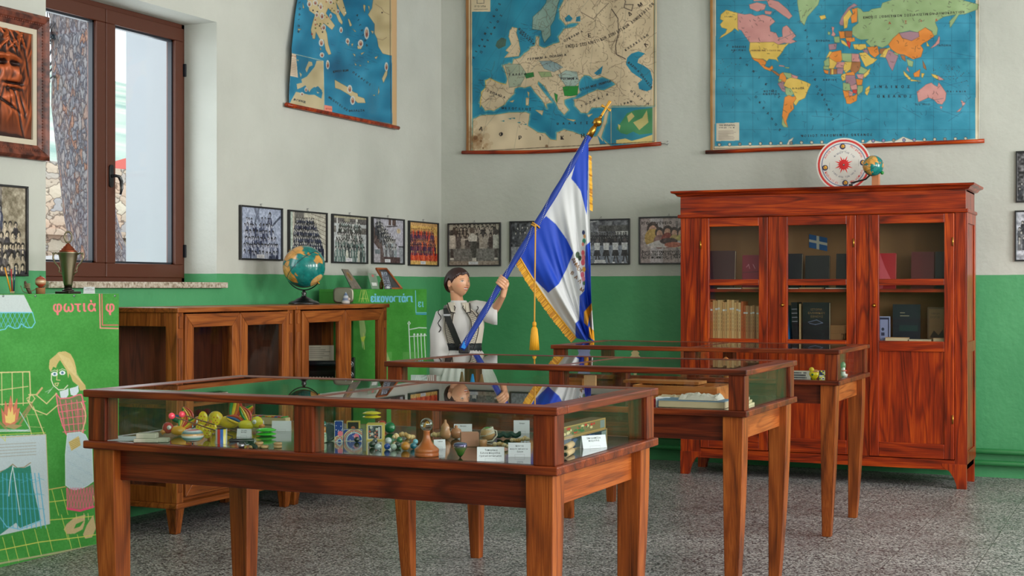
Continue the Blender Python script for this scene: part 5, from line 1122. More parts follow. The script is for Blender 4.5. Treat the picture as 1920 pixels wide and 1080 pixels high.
    for px, py, pts in ((0, 0, [(560, 1720), (640, 1700), (636, 1760), (620, 1810), (560, 1842), (500, 1846), (478, 1810), (500, 1770)]), (0, 0, [(700, 1700), (650, 1780), (622, 1850), (640, 1880), (690, 1870), (720, 1800)])): B.poly(pts, (196, 174, 128))
    B.poly([(570, 1770), (630, 1745), (600, 1790), (555, 1805)], (52, 146, 48)); B.line([(570, 1690), (575, 1730)], 5, cr); B.line([(630, 1690), (628, 1730)], 5, cr); B.line([(660, 1690), (665, 1740)], 5, cr)
    # hearth surround
    B.poly([(-400, 1130), (345, 1095), (375, 1770), (-100, 1880), (-400, 1940)], (188, 204, 210)); B.line([(-400, 1150), (345, 1098), (375, 1765)], 5, (196, 180, 130)); 
    for i in range(5): B.line([(-300, 1190 + i * 24), (270, 1160 + i * 22)], 4, (150, 140, 120), .7)
    B.line([(0, 1378), (50, 1360), (95, 1322), (130, 1350), (180, 1345), (230, 1310)], 6, (150, 130, 90))
    B.poly([(-400, 1380), (0, 1384), (92, 1330), (95, 1345), (180, 1350), (228, 1330), (250, 1500), (305, 1740), (150, 1800), (120, 1760), (40, 1820), (0, 1850), (-400, 1900)], (38, 132, 110))
    for i in range(-12, 10):
        x = 20 + i * 30; B.line([(x, 1390), (x + 8 + i * 5, 1800)], 7, (74, 172, 214), .85)
        B.line([(x - 10, 1420 + (i % 3) * 20), (x + 40, 1440)], 4, (90, 180, 206), .7); B.line([(x - 10, 1540), (x + 40, 1552)], 4, (90, 180, 206), .7); B.line([(x, 1650), (x + 46, 1660)], 4, (90, 180, 206), .7)
    B.line([(95, 1340), (75, 1450), (66, 1560)], 6, (220, 232, 236)); B.line([(95, 1340), (120, 1500), (150, 1700)], 6, (220, 232, 236)); B.line([(-60, 1600), (0, 1720), (50, 1790), (150, 1810), (230, 1780), (310, 1740)], 7, (110, 190, 220))
    # tiled floor
    tl = (206, 206, 96)
    B.line([(366, 1512), (490, 1490)], 7, (214, 180, 110)); B.line([(372, 1605), (500, 1590)], 6, tl); B.line([(378, 1740), (700, 1712)], 6, tl); B.line([(-700, 2060), (-200, 2000), (0, 1966), (300, 1905), (620, 1866), (900, 1820)], 7, tl); B.line([(-700, 2130), (300, 2010), (900, 1935)], 3, tl, .5)
    for i, (x, y) in enumerate(((390, 1515), (460, 1510), (345, 1780), (260, 1810), (170, 1830), (90, 1860), (20, 1870), (-60, 1890), (-140, 1900), (460, 1700), (510, 1850), (580, 1850), (700, 1560), (760, 1560))): B.line([(x, y), (x + 50, y + 190)], 5, tl, .9)
    B.line([(-700, 2145), (0, 2066), (690, 1935), (900, 1900)], 14, (190, 170, 140), .8)
    B.line([(0, 1100), (40, 1150), (40, 1100)], 4, tl); B.line([(-200, 1110), (340, 1085)], 6, tl, .8)
    for x in (24, 265, 556, 862): B.disc(x, 60, 8, (40, 50, 50)); B.disc(x - 1, 58, 4, (200, 210, 214))
    B.mottle(.02, 5, 8)
    return B
stand('green board stand with a chalk drawing of a girl by a fire, below the window', 4.70, 5.886, -4.93, XL + .03, 1.271, paint_fire(), 0, 540, 4.0, 460)
def paint_icon():
    B = Canvas(860, 700, 1560, 1500, .6, (68, 152, 54)); B.mottle(.03, 50, 3); B.mottle(.02, 8, 5)
    bl = (120, 200, 232)
    for d in (-3, 3): B.text('εἰκονοστάσι', 1060 + d, 826, 84, bl, 0, 1, 1.0, .60, .85)
    B.line([(1396, 740), (1400, 905), (1490, 905)], 6, bl); B.line([(1402, 916), (1490, 916)], 8, (64, 150, 200)); B.text('ει', 1414, 862, 74, bl, 0, 2, 1.5, .7)
    c = (206, 206, 110)
    for a in ([(990, 735), (972, 822)], [(1000, 735), (1005, 822)], [(1022, 735), (1045, 822)], [(1015, 735), (990, 825)], [(985, 800), (1035, 800)], [(1008, 735), (1030, 822)]): B.line(a, 4, c, .8)
    B.poly([(972, 950), (1010, 945), (1025, 1040), (1000, 1180), (980, 1060)], (178, 196, 130), .85); B.line([(1005, 1060), (1012, 1180)], 5, (206, 220, 120)); B.poly([(985, 1090), (1022, 1080), (1010, 1120), (995, 1125)], (206, 220, 80))
    w = (214, 226, 222)
    B.disc(1348, 985, 10, (130, 180, 130)); B.line([(1338, 985), (1348, 970), (1358, 985), (1348, 998), (1338, 985)], 5, w); B.line([(1346, 1000), (1360, 1300)], 8, w); B.line([(1350, 1032), (1420, 1018), (1500, 1020)], 7, w); B.line([(1350, 1085), (1500, 1075)], 6, w)
    for i in range(5): B.line([(1385 + i * 26, 1075), (1395 + i * 26, 1290)], 6, w); B.disc(1387 + i * 26, 1068, 8, w)
    B.poly([(1110, 1130), (1140, 1120), (1180, 1200), (1220, 1300), (1090, 1300)], (196, 190, 130), .8); B.line([(1140, 1180), (1180, 1260), (1150, 1290)], 4, c); B.disc(1170, 1230, 18, (120, 180, 110))
    B.rect(1296, 1150, 1330, 1500, (60, 140, 50), .3)
    for x in (1100, 1300): B.rect(x, 1200, x + 120, 1500, (140, 190, 120), .3)
    return B
stand('green board stand lettered in blue chalk, behind the far low cabinet', 8.352, 9.409, -5.0, -5.27, 1.292, paint_icon(), 430, 360, 4.0, 330)
# ================================================================== things on the stands and low cabinets
def globe_art():
    cv = Canvas(-180, -90, 180, 90, 2.0, (10, 122, 116))
    c = (212, 152, 70); g = (120, 150, 84)
    cs = [[(-17, 15), (-6, 35), (10, 37), (32, 31), (43, 12), (51, 12), (40, -5), (40, -17), (32, -28), (20, -35), (14, -22), (9, 4), (-8, 5)], [(35, 30), (50, 30), (57, 24), (60, 22), (52, 16), (44, 13)], [(26, 40), (36, 46), (50, 30), (60, 26), (68, 24), (73, 16), (78, 8), (82, 16), (90, 22), (97, 16), (100, 6), (104, 2), (104, 12), (109, 12), (106, 20), (120, 28), (122, 38), (130, 36), (135, 48), (142, 54), (160, 60), (178, 66), (170, 70), (100, 76), (60, 70), (40, 66), (30, 60), (22, 56), (8, 54), (-4, 48), (-9, 40), (0, 38), (12, 44), (20, 40)], [(5, 58), (14, 56), (24, 66), (28, 71), (18, 69)], [(114, -22), (122, -18), (130, -12), (137, -12), (136, -6 - 8), (142, -11), (146, -19), (153, -28), (148, -38), (138, -35), (130, -32), (118, -35)], [(44, -16), (50, -14), (47, -25), (44, -24)], [(95, 5), (106, -6), (100, -2)], [(109, 2), (117, 7), (117, -3), (110, -3)], [(131, -1), (140, -3), (150, -9), (140, -8)], [(80, 9), (82, 7), (81, 6)], [(-125, 50), (-95, 30), (-82, 28), (-75, 40), (-56, 50), (-80, 62), (-95, 68), (-160, 70), (-165, 60), (-135, 58)], [(-80, 8), (-50, 0), (-35, -7), (-40, -22), (-55, -35), (-68, -52), (-72, -30), (-80, -8)], [(-117, 32), (-97, 16), (-85, 12), (-95, 20), (-105, 30)], [(172, -35), (178, -38), (170, -46)], [(130, 31), (141, 37), (144, 44), (138, 36)], [(-50, 60), (-20, 70), (-30, 83), (-60, 78)]]
    for p in cs:
        q = [(x, -y) for x, y in p]; cv.poly(q, c); cv.line(q, 1, (150, 110, 50), .8, True)
    cv.poly([(-180, 68), (-90, 72), (-60, 64), (0, 70), (60, 66), (140, 66), (180, 70), (180, 90), (-180, 90)], (214, 176, 110)); cv.poly([(-17, -18), (10, -12), (14, 5), (40, 4), (20, 20), (16, 0), (-10, -6)], g, .5); cv.poly([(70, -50), (130, -55), (120, -62), (60, -60)], g, .5)
    cv.mottle(.06, 9, 3); cv.mottle(.04, 30, 4)
    for k in range(-180, 181, 30): cv.line([(k, -90), (k, 90)], .5, (14, 70, 76), .6)
    for k in range(-60, 61, 30): cv.line([(-180, k), (180, k)], .5, (14, 70, 76), .6)
    cv.line([(-180, 0), (180, 0)], 1.6, (20, 40, 50)); specks(cv, (-180, -70, 180, 70), 260, 3, (40, 60, 60), .8, 2, 4)
    return cv
GLOBE_ART = globe_art()
def globe_ball(m, cen, r, rot, nu=200, nv=110, cv=GLOBE_ART, M=None):
    lon = np.linspace(-180, 180, nu)[None, :] + np.zeros((nv, 1)); lat = np.linspace(90, -90, nv)[:, None] + np.zeros((1, nu))
    C = lin(cv.sample(lon, -lat) * 255); lo, la = np.radians(lon), np.radians(lat)
    P = np.stack([np.cos(la) * np.cos(lo), np.cos(la) * np.sin(lo), np.sin(la)], -1) * r
    A = np.array(rot); P = P @ A.T + np.array(cen)
    m.grid(P, C)
def orient(view, right, up, lon, lat, roll):
    """rotation that turns the point (lon, lat) towards view and the pole by roll in the picture of somebody looking from there"""
    v = Vector(view).normalized(); r = Vector(right).normalized(); u = v.cross(r) * 1.0; u = u if u.dot(Vector(up)) > 0 else -u
    la, lo = math.radians(lat), math.radians(lon)
    p = Vector((math.cos(la) * math.cos(lo), math.cos(la) * math.sin(lo), math.sin(la))); e = Vector((-math.sin(lo), math.cos(lo), 0)); n = p.cross(e)
    cr, sr = math.cos(roll), math.sin(roll)
    E = r * cr + u * sr; N = u * cr - r * sr
    src = Matrix((p, e, n)).transposed(); dst = Matrix((v, E, N)).transposed()
    return (dst @ src.inverted())
def desk_globe():
    c = Vector((-4.98, 7.713, 1.436)); zb = 1.1965; t = thing('globe', 'teal desk globe on a black stand, on top of the low cabinets', 'globe', (c.x, c.y, zb)); o = Vector((c.x, c.y, zb)); r = .136
    view = Vector((0, 0, CH)) - c; right = Vector((CC, CS, 0)); R = orient(view, right, (0, 0, 1), 80, -20, .72)
    N = (R @ Vector((0, 0, 1))).normalized()
    m = MB(); globe_ball(m, c - o, r, R); m.build('ball', M_gloss, t)
    b = MB(); b.lathe([(.0, 0), (.098, 0), (.1, .006), (.095, .012), (.082, .02), (.06, .026), (.05, .034), (.03, .042), (.016, .05), (.013, .062), (.017, .072), (.011, .08), (.008, .092), (.001, .093)]); b.build('base', M_black, t)
    # meridian arm from pole to pole below the ball
    v = view.normalized(); S = -N; side = N.cross(v).normalized()
    down = Vector((0, 0, -1)) - N * Vector((0, 0, -1)).dot(N); down.normalize()
    a = MB(); a.tube([tuple(c - o + (N * math.cos(q) + down * math.sin(q)) * (r + .013)) for q in np.linspace(0, PI, 40)], .004, 8); a.build('meridian_arm', plain('dark_steel', (60, 60, 64), .35, 1.0), t)
    k = MB(); k.tube([tuple(c - o + S * (r - .002)), tuple(c - o + S * (r + .024))], .005, 8); k.tube([tuple(c - o + N * (r - .002)), tuple(c - o + N * (r + .02))], .005, 8); k.build('pole_pin', M_brass, t)
desk_globe()
def trophy():
    zt = 1.271; t = thing('trophy', 'tarnished silver trophy cup with lid and wreath in front of the window', 'trophy', (-5.06, 5.655, zt))
    M = plain('tarnished_silver', (142, 132, 108), .32, 1.0); MC = plain('trophy_copper', (176, 92, 66), .3, 1.0)
    m = MB(); m.box(-.045, .045, -.045, .045, 0, .012); m.lathe([(.03, .012), (.03, .018), (.02, .024), (.018, .03), (.024, .034)], n=24); m.build('base', plain('dark_bronze', (60, 54, 48), .4, .8), t, .002)
    m = MB(); m.lathe([(.018, .034), (.022, .05), (.032, .12), (.042, .17), (.048, .205), (.05, .21), (.047, .212), (.04, .2)], n=32); m.build('cup', M, t)
    m = MB(); m.lathe([(.046, .212), (.044, .218), (.034, .222), (.034, .228), (.026, .232), (.025, .238), (.016, .243), (.013, .25), (.004, .256), (.001, .257)], n=28); m.build('lid', MC, t)
    d = Vector((CC, CS, 0))
    m = MB(); rg = []
    for q in np.linspace(0, 2 * PI, 29)[:-1]: rg.append(q)
    m.tube([tuple(d * (.018 * math.cos(q)) + Vector((0, 0, .287 + .026 * math.sin(q)))) for q in np.linspace(0, 2 * PI, 30)], .003, 6)
    for q in rg: p = d * (.019 * math.cos(q)) + Vector((0, 0, .287 + .027 * math.sin(q))); m.sphere(tuple(p), .0042, nu=6, nv=4, sc3=(1, 1, 1.4))
    m.tube([(0, 0, .255), (0, 0, .262)], .003, 6); m.build('wreath', M, t)
    for s in (-1, 1):
        m = MB(); path = [(.044, .198), (.062, .208), (.074, .2), (.076, .18), (.066, .158), (.05, .14), (.042, .125), (.046, .112), (.034, .105), (.028, .095)]
        m.tube([tuple(d * (s * x) + Vector((0, 0, z))) for x, z in path], [.004, .0045, .005, .005, .0045, .004, .0035, .0035, .003, .0025], 8); m.sphere(tuple(d * (s * .075) + Vector((0, 0, .205))), .006, nu=8, nv=6); m.build('handle', M, t)
trophy()
def small_card(name, label, loc, rz, w_=.06, h=.035, lines=('Κύπελλο', 'σχολικών αγώνων'), lean=.0, group=None, cat='card', ts=6.0, M=None, tilt=0.25):
    """little folded label card standing on its edge, lettered on the side facing local -y"""
    cv = Canvas(0, 0, w_ * 1000, h * 1000, 2.2, (222, 224, 232))
    for i, s in enumerate(lines):
        n = max(1, len(s)); q = min(ts, w_ * 1000 * .9 / (n * .6)); cv.text(s, w_ * 500 - n * q * .28, h * 1000 * (.28 + .2 * i), q, (46, 48, 60), 0, 0, .15)
    cv.line([(w_ * 300, h * 980), (w_ * 300, h * 820), (w_ * 720, h * 820), (w_ * 720, h * 980)], .6, (150, 154, 166), .8)
    m = MB(); m.face_print(cv, (-w_ / 2, 0, h), (w_, 0, 0), (0, -h * tilt, -h))
    m.add([(-w_ / 2, .0006, h), (w_ / 2, .0006, h), (w_ / 2, h * tilt, 0), (-w_ / 2, h * tilt, 0), (-w_ / 2, .0016, h - .002), (w_ / 2, .0016, h - .002), (w_ / 2, h * tilt - .0012, 0), (-w_ / 2, h * tilt - .0012, 0)], [(0, 1, 2, 3), (7, 6, 5, 4), (0, 4, 5, 1), (2, 6, 7, 3)])
    ob = m.build(name, M_print, None, 0, loc, None, (0, 0, rz)); return tag(ob, label, cat, group)
YAWC = math.atan2(CS, CC)
def at(px, py, d):
    t = (px - 960) / FPX
    return Vector((d * (-CS + t * CC), d * (CC + t * CS), CH + (540 - py) / FPX * d))
def at_z(px, py, z):
    """point of the horizontal surface at height z"""
    return at(px, py, (CH - z) * FPX / (py - 540))
p = at_z(149, 549.3, 1.2711); small_card('label_card', 'small white label card at the foot of the trophy', (-4.985, 5.725, 1.2715), YAWC, .055, .034)
# spinning top on a cork, carved knot figure, three pencils
t = thing('spinning_top', 'red striped wooden top resting on a cork, beside the trophy', 'spinning top', (-5.06, 5.46, 1.271))
m = MB(); m.lathe([(.022, 0), (.023, .028), (.0225, .03)], n=20, mat=0); m.build('cork', plain('cork', (150, 104, 66), .9), t)
m = MB(); m.lathe([(.006, .03), (.012, .036), (.024, .046), (.027, .06), (.024, .074), (.014, .083), (.005, .086), (.004, .09)], n=28, c=[lin(q) for q in ((90, 60, 40), (150, 60, 40), (160, 56, 40), (206, 180, 140), (150, 62, 44), (170, 84, 52), (110, 60, 40), (90, 60, 40))]); m.build('top_body', M_gloss, t)
m = MB(); m.tube([(.02, 0, .03), (.022, .012, .034), (-.018, .016, .036), (-.03, -.01, .02), (-.06, -.03, .004), (-.085, -.03, .012), (-.11, -.02, .04)], .0018, 6); m.build('string', plain('twine', (150, 130, 100), .9), t)
t = thing('carved_toy', 'small brown carved toy wound with twine, left of the spinning top', 'toy', (-5.09, 5.40, 1.271))
m = MB(); m.tube([(.01, .012, 0), (.004, .004, .02), (-.004, -.006, .05), (-.004, -.01, .062)], [.008, .009, .007, .005], 8); m.build('peg', plain('dark_wood', (80, 54, 36), .6), t)
m = MB(); m.tube([(.016 * math.cos(q * 1.9), .012 * math.sin(q * 1.9), .026 + .0022 * q) for q in np.linspace(0, 12, 60)], .002, 5); m.build('twine', plain('twine', (150, 130, 100), .9), t)
for lab, px, h, tx, c in (('yellow pencil leaning left, first of three on the chalk drawing stand', 5.345, .135, -.045, (226, 150, 30)), ('red pencil standing between the yellow and the blue one', 5.353, .122, -.008, (176, 50, 56)), ('dark blue pencil standing right of the red one', 5.362, .132, .008, (30, 56, 84))):
    t = thing('pencil', lab, 'pencil', (-5.14, px, 1.272), 0, 'pencils standing at the left edge')
    d = Vector((0, tx, h)).normalized(); b = d * .012
    m = MB(); m.tube([tuple(b), tuple(d * h)], .0038, 6, c=lin(c)); m.build('shaft', M_gloss, t); m = MB(); m.tube([(0, 0, 0), tuple(b)], [.0006, .0038], 6, c=lin((200, 160, 120))); m.build('tip', M_gloss, t)
# on the blue lettered stand: leaning plaque, glass card, slate, photo; tray with a figurine on the low cabinet
ZT = 1.292
cv = Canvas(0, 0, 40, 60, 2, (118, 108, 98)); cv.mottle(.05, 6, 2); cv.disc(20, 22, 9, (150, 116, 66), 13); cv.disc(20, 22, 6, (110, 86, 56), 9)
def leaner(name, label, cat, pts, zt, cvs, mats, dp0, frame=0):
    """thin panel given by its two lower and two upper corners"""
    (a, b, c_, d_) = [Vector(q) for q in pts]; dz = zt + .0015 - min(a.z, b.z); a.z = b.z = zt + .0015; c_.z += dz; d_.z += dz; n = (b - a).cross(d_ - a).normalized(); n = n if n.dot(Vector((0, 0, CH)) - a) > 0 else -n
    t = thing(name, label, cat, tuple(a)); P = [a - a, b - a, c_ - a, d_ - a]; th = n * -.006
    m = MB(); m.add([tuple(q) for q in P] + [tuple(q + th) for q in P], [(0, 1, 2, 3), (7, 6, 5, 4), (0, 4, 5, 1), (1, 5, 6, 2), (2, 6, 7, 3), (3, 7, 4, 0)]); m.build('board', mats, t)
    if cvs is not None:
        h, w_ = cvs.a.shape[:2]; U = np.linspace(0, 1, w_)[None, :, None]; V = np.linspace(0, 1, h)[:, None, None]; A = [np.array(q + n * .0008) for q in P]
        G = (1 - V) * ((1 - U) * A[3] + U * A[2]) + V * ((1 - U) * A[0] + U * A[1]); m = MB(); m.grid(G, lin(cvs.a * 255), 0, False); m.build('face', M_photo, t)
    if frame:
        m = MB(); q = [x + n * .003 for x in P]; cen = (q[0] + q[1] + q[2] + q[3]) / 4
        for i in range(4): m2 = MB(); m2.tube([tuple(q[i]), tuple(q[(i + 1) % 4])], frame, 8); m2.build('frame_bar', plain('slate_frame_wood', (176, 96, 50), .5), t)
    return t
d0 = 9.62
leaner('tin_plaque', 'grey metal plaque with a faded emblem, leaning on the blue lettered stand', 'plaque', (at(660, 541.5, 9.78), at(678, 541.5, 9.87), at(653, 505, 9.88), at(641, 504, 9.8)), ZT, cv, M_steel, 0)
cv = Canvas(0, 0, 20, 34, 3, (128, 150, 130)); cv.rect(4, 20, 16, 27, (226, 228, 226)); cv.disc(11, 5, 3, (190, 110, 110)); leaner('glass_card', 'clear card with a pink dot and white slip, left of the slate', 'card', (at(697, 541.3, 9.97), at(711, 541.3, 10.05), at(705, 513, 10.1), at(689, 512, 10.02)), ZT, cv, M_glass, 0)
cv = Canvas(0, 0, 60, 80, 1.5, (52, 58, 66)); cv.mottle(.04, 9, 2); cv.line([(12, 0), (22, 30), (8, 60)], 1, (206, 130, 90)); leaner('writing_slate', 'school writing slate in an orange wood frame, leaning on the stand', 'slate', (at(727, 539.5, 10.2), at(753, 539, 10.34), at(724, 502.5, 10.44), at(705, 502, 10.3)), ZT, cv, plain('slate', (50, 56, 64), .6), 0, .008)
cv = photo_canvas('class_a', 30, 52); cv.rect(8, 44, 22, 50, (220, 220, 228)); leaner('old_photograph', 'small black and white photo propped against the slate', 'photograph', (at(722, 541.2, 10.12), at(735, 541.2, 10.2), at(725, 510, 10.24), at(714, 509, 10.16)), ZT, cv, M_card, 0)
t = thing('flask', 'small amber glass bottle behind the propped photo', 'bottle', (*at(715, 541, 10.24).xy, ZT)); m = MB(); m.lathe([(.012, 0), (.014, .01), (.014, .045), (.006, .055), (.006, .065), (.001, .066)], n=16); m.build('body', plain('amber', (120, 80, 30), .2, coat=.5), t)
t = thing('serving_tray', 'round cornered metal tray standing on the low cabinet under the green shelf', 'tray', (-4.98, 8.19, 1.1965), YAWC)
m = MB(); rr = []
for e, yy in ((.0, .004), (.0, .012), (-.012, .006)):
    rr.append([((.068 + e) * math.copysign(abs(math.cos(a)) ** .45, math.cos(a)), yy, .055 + (.053 + e) * math.copysign(abs(math.sin(a)) ** .45, math.sin(a))) for a in np.linspace(0, 2 * PI, 40, endpoint=False)])
m.loft([[(x, .012, z) for x, y, z in rr[0]], rr[0], rr[2]]); m.build('pan', plain('dull_tray', (130, 128, 112), .35, .8), t)
t = thing('ship_figurine', 'small white and blue figurine in front of the metal tray', 'figurine', (-4.93, 8.14, 1.1965), YAWC)
m = MB(); m.lathe([(.026, 0), (.028, .012), (.02, .03), (.018, .045), (.01, .062), (.006, .07), (.001, .078)], n=14, c=[lin(q) for q in ((200, 190, 180), (210, 206, 200), (90, 110, 150), (206, 210, 214), (70, 100, 150), (150, 170, 190), (190, 196, 200))]); m.build('body', M_print, t)
m = MB(); m.sphere((.02, -.005, .03), .011, c=lin((206, 190, 180)), nu=10, nv=8); m.build('head', M_print, t)

# ================================================================== boy mannequin in folk costume
MX, MY = -4.035, 8.03
def lc(px, py, y=0.0):
    """measured point of the figure in its own frame (x to its left hand side, y backwards), metres"""
    k = 9.0 / FPX
    return Vector(((px - 855) * k, y, CH - (py - 540) * k))
def head_r(az, el):
    """radius function of the boy's head; az 0 is the face"""
    rx, ry, rz = .066, .080, .090
    x = math.cos(el) * math.sin(az); y = -math.cos(el) * math.cos(az); z = math.sin(el)
    if y > 0: ry = .088
    r = 1 / math.sqrt((x / rx) ** 2 + (y / ry) ** 2 + (z / rz) ** 2)
    d = math.degrees
    A, E = d(az), d(el)
    def g(a, e, sa, se, h): return h * math.exp(-((A - a) / sa) ** 2 - ((E - e) / se) ** 2)
    front = max(0, math.cos(az))
    if el < 0: r *= 1 - .16 * (-math.sin(el)) * abs(math.sin(az)) ** 1.5 - (.14 * (-math.sin(el)) if y > 0 else 0)
    for s in (-1, 1):
        r -= g(s * 23, 3, 11, 7, .0075); r += g(s * 24, 3, 7, 3.6, .0045); r += g(s * 22, 15, 16, 5, .003); r += g(s * 38, -18, 15, 12, .004)
    r += g(0, -4, 6, 14, .006) + g(0, -12, 7.5, 6, .0165) + g(-7, -14, 5, 4, .004) + g(7, -14, 5, 4, .004)
    r += g(0, -27, 14, 2.6, .0045) + g(0, -34, 12, 2.8, .0048) - g(0, -30.5, 14, 1.6, .003) - g(0, -41, 12, 4, .003) + g(0, -53, 14, 9, .006)
    return r
HC = lc(853, 531, -.01); HYAW = .76; HP = .12
HM = Matrix.Translation(HC) @ Matrix.Rotation(HYAW, 4, 'Z') @ Matrix.Rotation(-HP, 4, 'X')
def head_pt(az, el, off=0.0):
    r = head_r(az, el) + off
    return HM @ Vector((r * math.cos(el) * math.sin(az), -r * math.cos(el) * math.cos(az), r * math.sin(el)))
# pole of the flag, needed by the grip
PB = at(866, 655, 8.80); PT = at(1112, 243, 8.93)
pole_dir = (PT - PB).normalized()
root = thing('mannequin', 'boy mannequin in cream folk costume holding the flag, behind the middle table', 'mannequin', (MX, MY, 0), YAWC)
RI = (Matrix.Translation((MX, MY, 0)) @ Matrix.Rotation(YAWC, 4, 'Z')).inverted()
def build_body():
    m = MB(); nu, nv = 120, 90; rings = []
    for i in range(nv):
        el = -PI / 2 + .05 + (PI - .1) * i / (nv - 1); rings.append([tuple(head_pt(2 * PI * j / nu, el)) for j in range(nu)])
    m.loft(rings)
    for s in (-1, 1):   # ears
        e = HM @ Vector((s * .064, .008, -.004)); R = MB()
        m.tube([tuple(HM @ Vector((s * (.063 + .008 * math.sin(q / 2)), .006 + .013 * math.sin(q) * 1.0, -.002 + .02 * math.cos(q)))) for q in np.linspace(.1, PI + .6, 14)], .0045, 8); m.sphere(tuple(e), .012, nu=12, nv=8, sc3=(.5, .8, 1.3))
    nk = lc(853, 573, .012)
    m.tube([tuple(HM @ Vector((0, .02, -.05))), tuple(HM @ Vector((0, .025, -.085))), tuple(nk), tuple(nk + Vector((0, .005, -.05)))], [.042, .038, .040, .055], 24)
    tor = [(.57, .115, .085), (.66, .12, .09), (.80, .10, .075), (.92, .095, .07), (1.0, .11, .078), (1.07, .118, .08), (1.11, .112, .07), (1.15, .09, .06), (1.19, .045, .045)]
    m.loft([[(.018 + a * math.cos(q), .01 + b * math.sin(q), z) for q in np.linspace(0, 2 * PI, 32, endpoint=False)] for z, a, b in tor])
    sl, sr_ = lc(817, 589, .01), lc(889, 580, 0.0)
    m.tube([tuple(lc(842, 592, .01)), tuple(lc(826, 600, .01)), tuple(lc(820, 640, .01)), tuple(lc(824, 690, -.02)), tuple(lc(829, 712, -.04))], [.03, .03, .028, .024, .022], 18)
    hd = lc(829, 712, -.04)
    for k in range(4): m.tube([tuple(hd + Vector((-.014 + k * .011, 0, -.015))), tuple(hd + Vector((-.015 + k * .012, -.012, -.055))), tuple(hd + Vector((-.012 + k * .012, -.012, -.085)))], [.0085, .0075, .006], 8)
    m.sphere(tuple(hd + Vector((0, 0, -.02))), .026, sc3=(1, .55, 1.2)); m.tube([tuple(hd + Vector((.02, 0, -.01))), tuple(hd + Vector((.034, -.012, -.04))), tuple(hd + Vector((.032, -.018, -.06)))], [.0085, .008, .006], 8)
    # raised arm, wrist and gripping hand
    G = RI @ at(940, 532, 8.845); ax = (RI.to_3x3() @ pole_dir).normalized()
    f0 = (RI @ (PB + pole_dir * ((at(940, 532, 8.845) - PB).dot(pole_dir)))); side = Vector((1, .35, -.25)); side = (side - ax * side.dot(ax)).normalized(); nrm = ax.cross(side).normalized()
    wr = f0 + side * .036 - ax * .042 + Vector((.004, .0, -.02)); el_ = lc(912, 596, .04)
    m.tube([tuple(lc(868, 588, .01)), tuple(lc(884, 586, 0)), tuple(el_), tuple(el_ * .45 + wr * .55), tuple(wr), tuple(f0 + side * .034 - ax * .012)], [.03, .032, .030, .026, .019, .021], 18)
    palm = f0 + side * .036
    m.M = Matrix.Translation(palm) @ Matrix((side, nrm, ax)).transposed().to_4x4()
    m.sphere((0, 0, 0), .03, sc3=(.42, .85, 1.1)); m.M = None
    for k in range(4):
        c0 = f0 + ax * (.027 - .0165 * k); rad = .028; n_ = 9; span = (4.1, 4.3, 4.2, 3.8)[k]
        pts = [tuple(c0 + (side * math.cos(q) + nrm * math.sin(q)) * (rad + (.004 if q > span - .6 else 0)) - ax * .004 * q) for q in np.linspace(-.1, -span, n_)]
        m.tube(pts, [.0088 - .0003 * j for j in range(n_)], 10); m.sphere(pts[-1], .0064, nu=8, nv=6)
    c0 = f0 + ax * .030; pts = [tuple(c0 + (side * math.cos(q) + nrm * math.sin(q)) * .030 + ax * .007 * q) for q in np.linspace(.2, 2.2, 8)]
    m.tube(pts, [.011, .0105, .0095, .009, .009, .0085, .008, .007], 10); m.sphere(pts[-1], .007, nu=8, nv=6)
    # legs
    for s in (-1, 1):
        x = .018 + s * .062
        m.tube([(x, .01, .6), (x, .01, .48), (x + s * .004, .0, .33), (x + s * .006, .012, .24), (x + s * .008, .02, .07), (x + s * .008, .02, .045)], [.062, .052, .038, .04, .024, .026], 20)
        m.tube([(x + s * .008, .035, .03), (x + s * .012, -.02, .03), (x + s * .02, -.09, .022)], [.028, .03, .022], 14)
    ob = m.build('body', M_print, root)
    rm = ob.modifiers.new('r', 'REMESH'); rm.mode = 'VOXEL'; rm.voxel_size = .0032; rm.use_smooth_shade = True
    sm = ob.modifiers.new('s', 'SMOOTH'); sm.factor = .5; sm.iterations = 2
    bpy.context.view_layer.update()
    me = bpy.data.meshes.new_from_object(ob.evaluated_get(bpy.context.evaluated_depsgraph_get()))
    ob.modifiers.clear(); ob.data = me
    if not me.materials: me.materials.append(M_print)
    V = np.empty(len(me.vertices) * 3); me.vertices.foreach_get('co', V); V = V.reshape(-1, 3)
    C = np.tile(lin((214, 158, 122)), (len(V), 1))
    Hi = np.array(HM.inverted()); L = V @ Hi[:3, :3].T + Hi[:3, 3]; rr = np.linalg.norm(L, axis=1) + 1e-9
    near = (rr < .125) & (L[:, 2] > -.1)
    A = np.degrees(np.arctan2(L[:, 0], -L[:, 1])); E = np.degrees(np.arcsin(np.clip(L[:, 2] / rr, -1, 1)))
    def ell(a, e, sa, se): return near & (((A - a) / sa) ** 2 + ((E - e) / se) ** 2 < 1)
    def put(mask, c, al=1.0): C[mask] = C[mask] * (1 - al) + lin(c) * al
    for s in (-1, 1):
        put(ell(s * 23, 3, 9, 3.4), (90, 60, 50)); put(ell(s * 23, 2.8, 7.6, 2.6), (196, 184, 172)); put(ell(s * 23 + 1, 3, 2.9, 2.7), (56, 38, 28)); put(ell(s * 23, 6.6, 9, 1.1), (60, 34, 26)); put(ell(s * 23, 13.5, 12, 1.7), (120, 74, 52), .8); put(ell(s * 38, -18, 14, 10), (220, 140, 112), .35)
        put(ell(s * 5, -17.5, 2, 1.2), (110, 56, 44))
    put(ell(0, -27, 15, 2.6), (192, 108, 88)); put(ell(0, -35, 13, 3), (198, 114, 92)); put(ell(0, -31, 13, 2.2), (232, 222, 212)); put(ell(0, -28.9, 14, .8), (110, 50, 46)); put(ell(0, -33.2, 12, .6), (120, 56, 50))
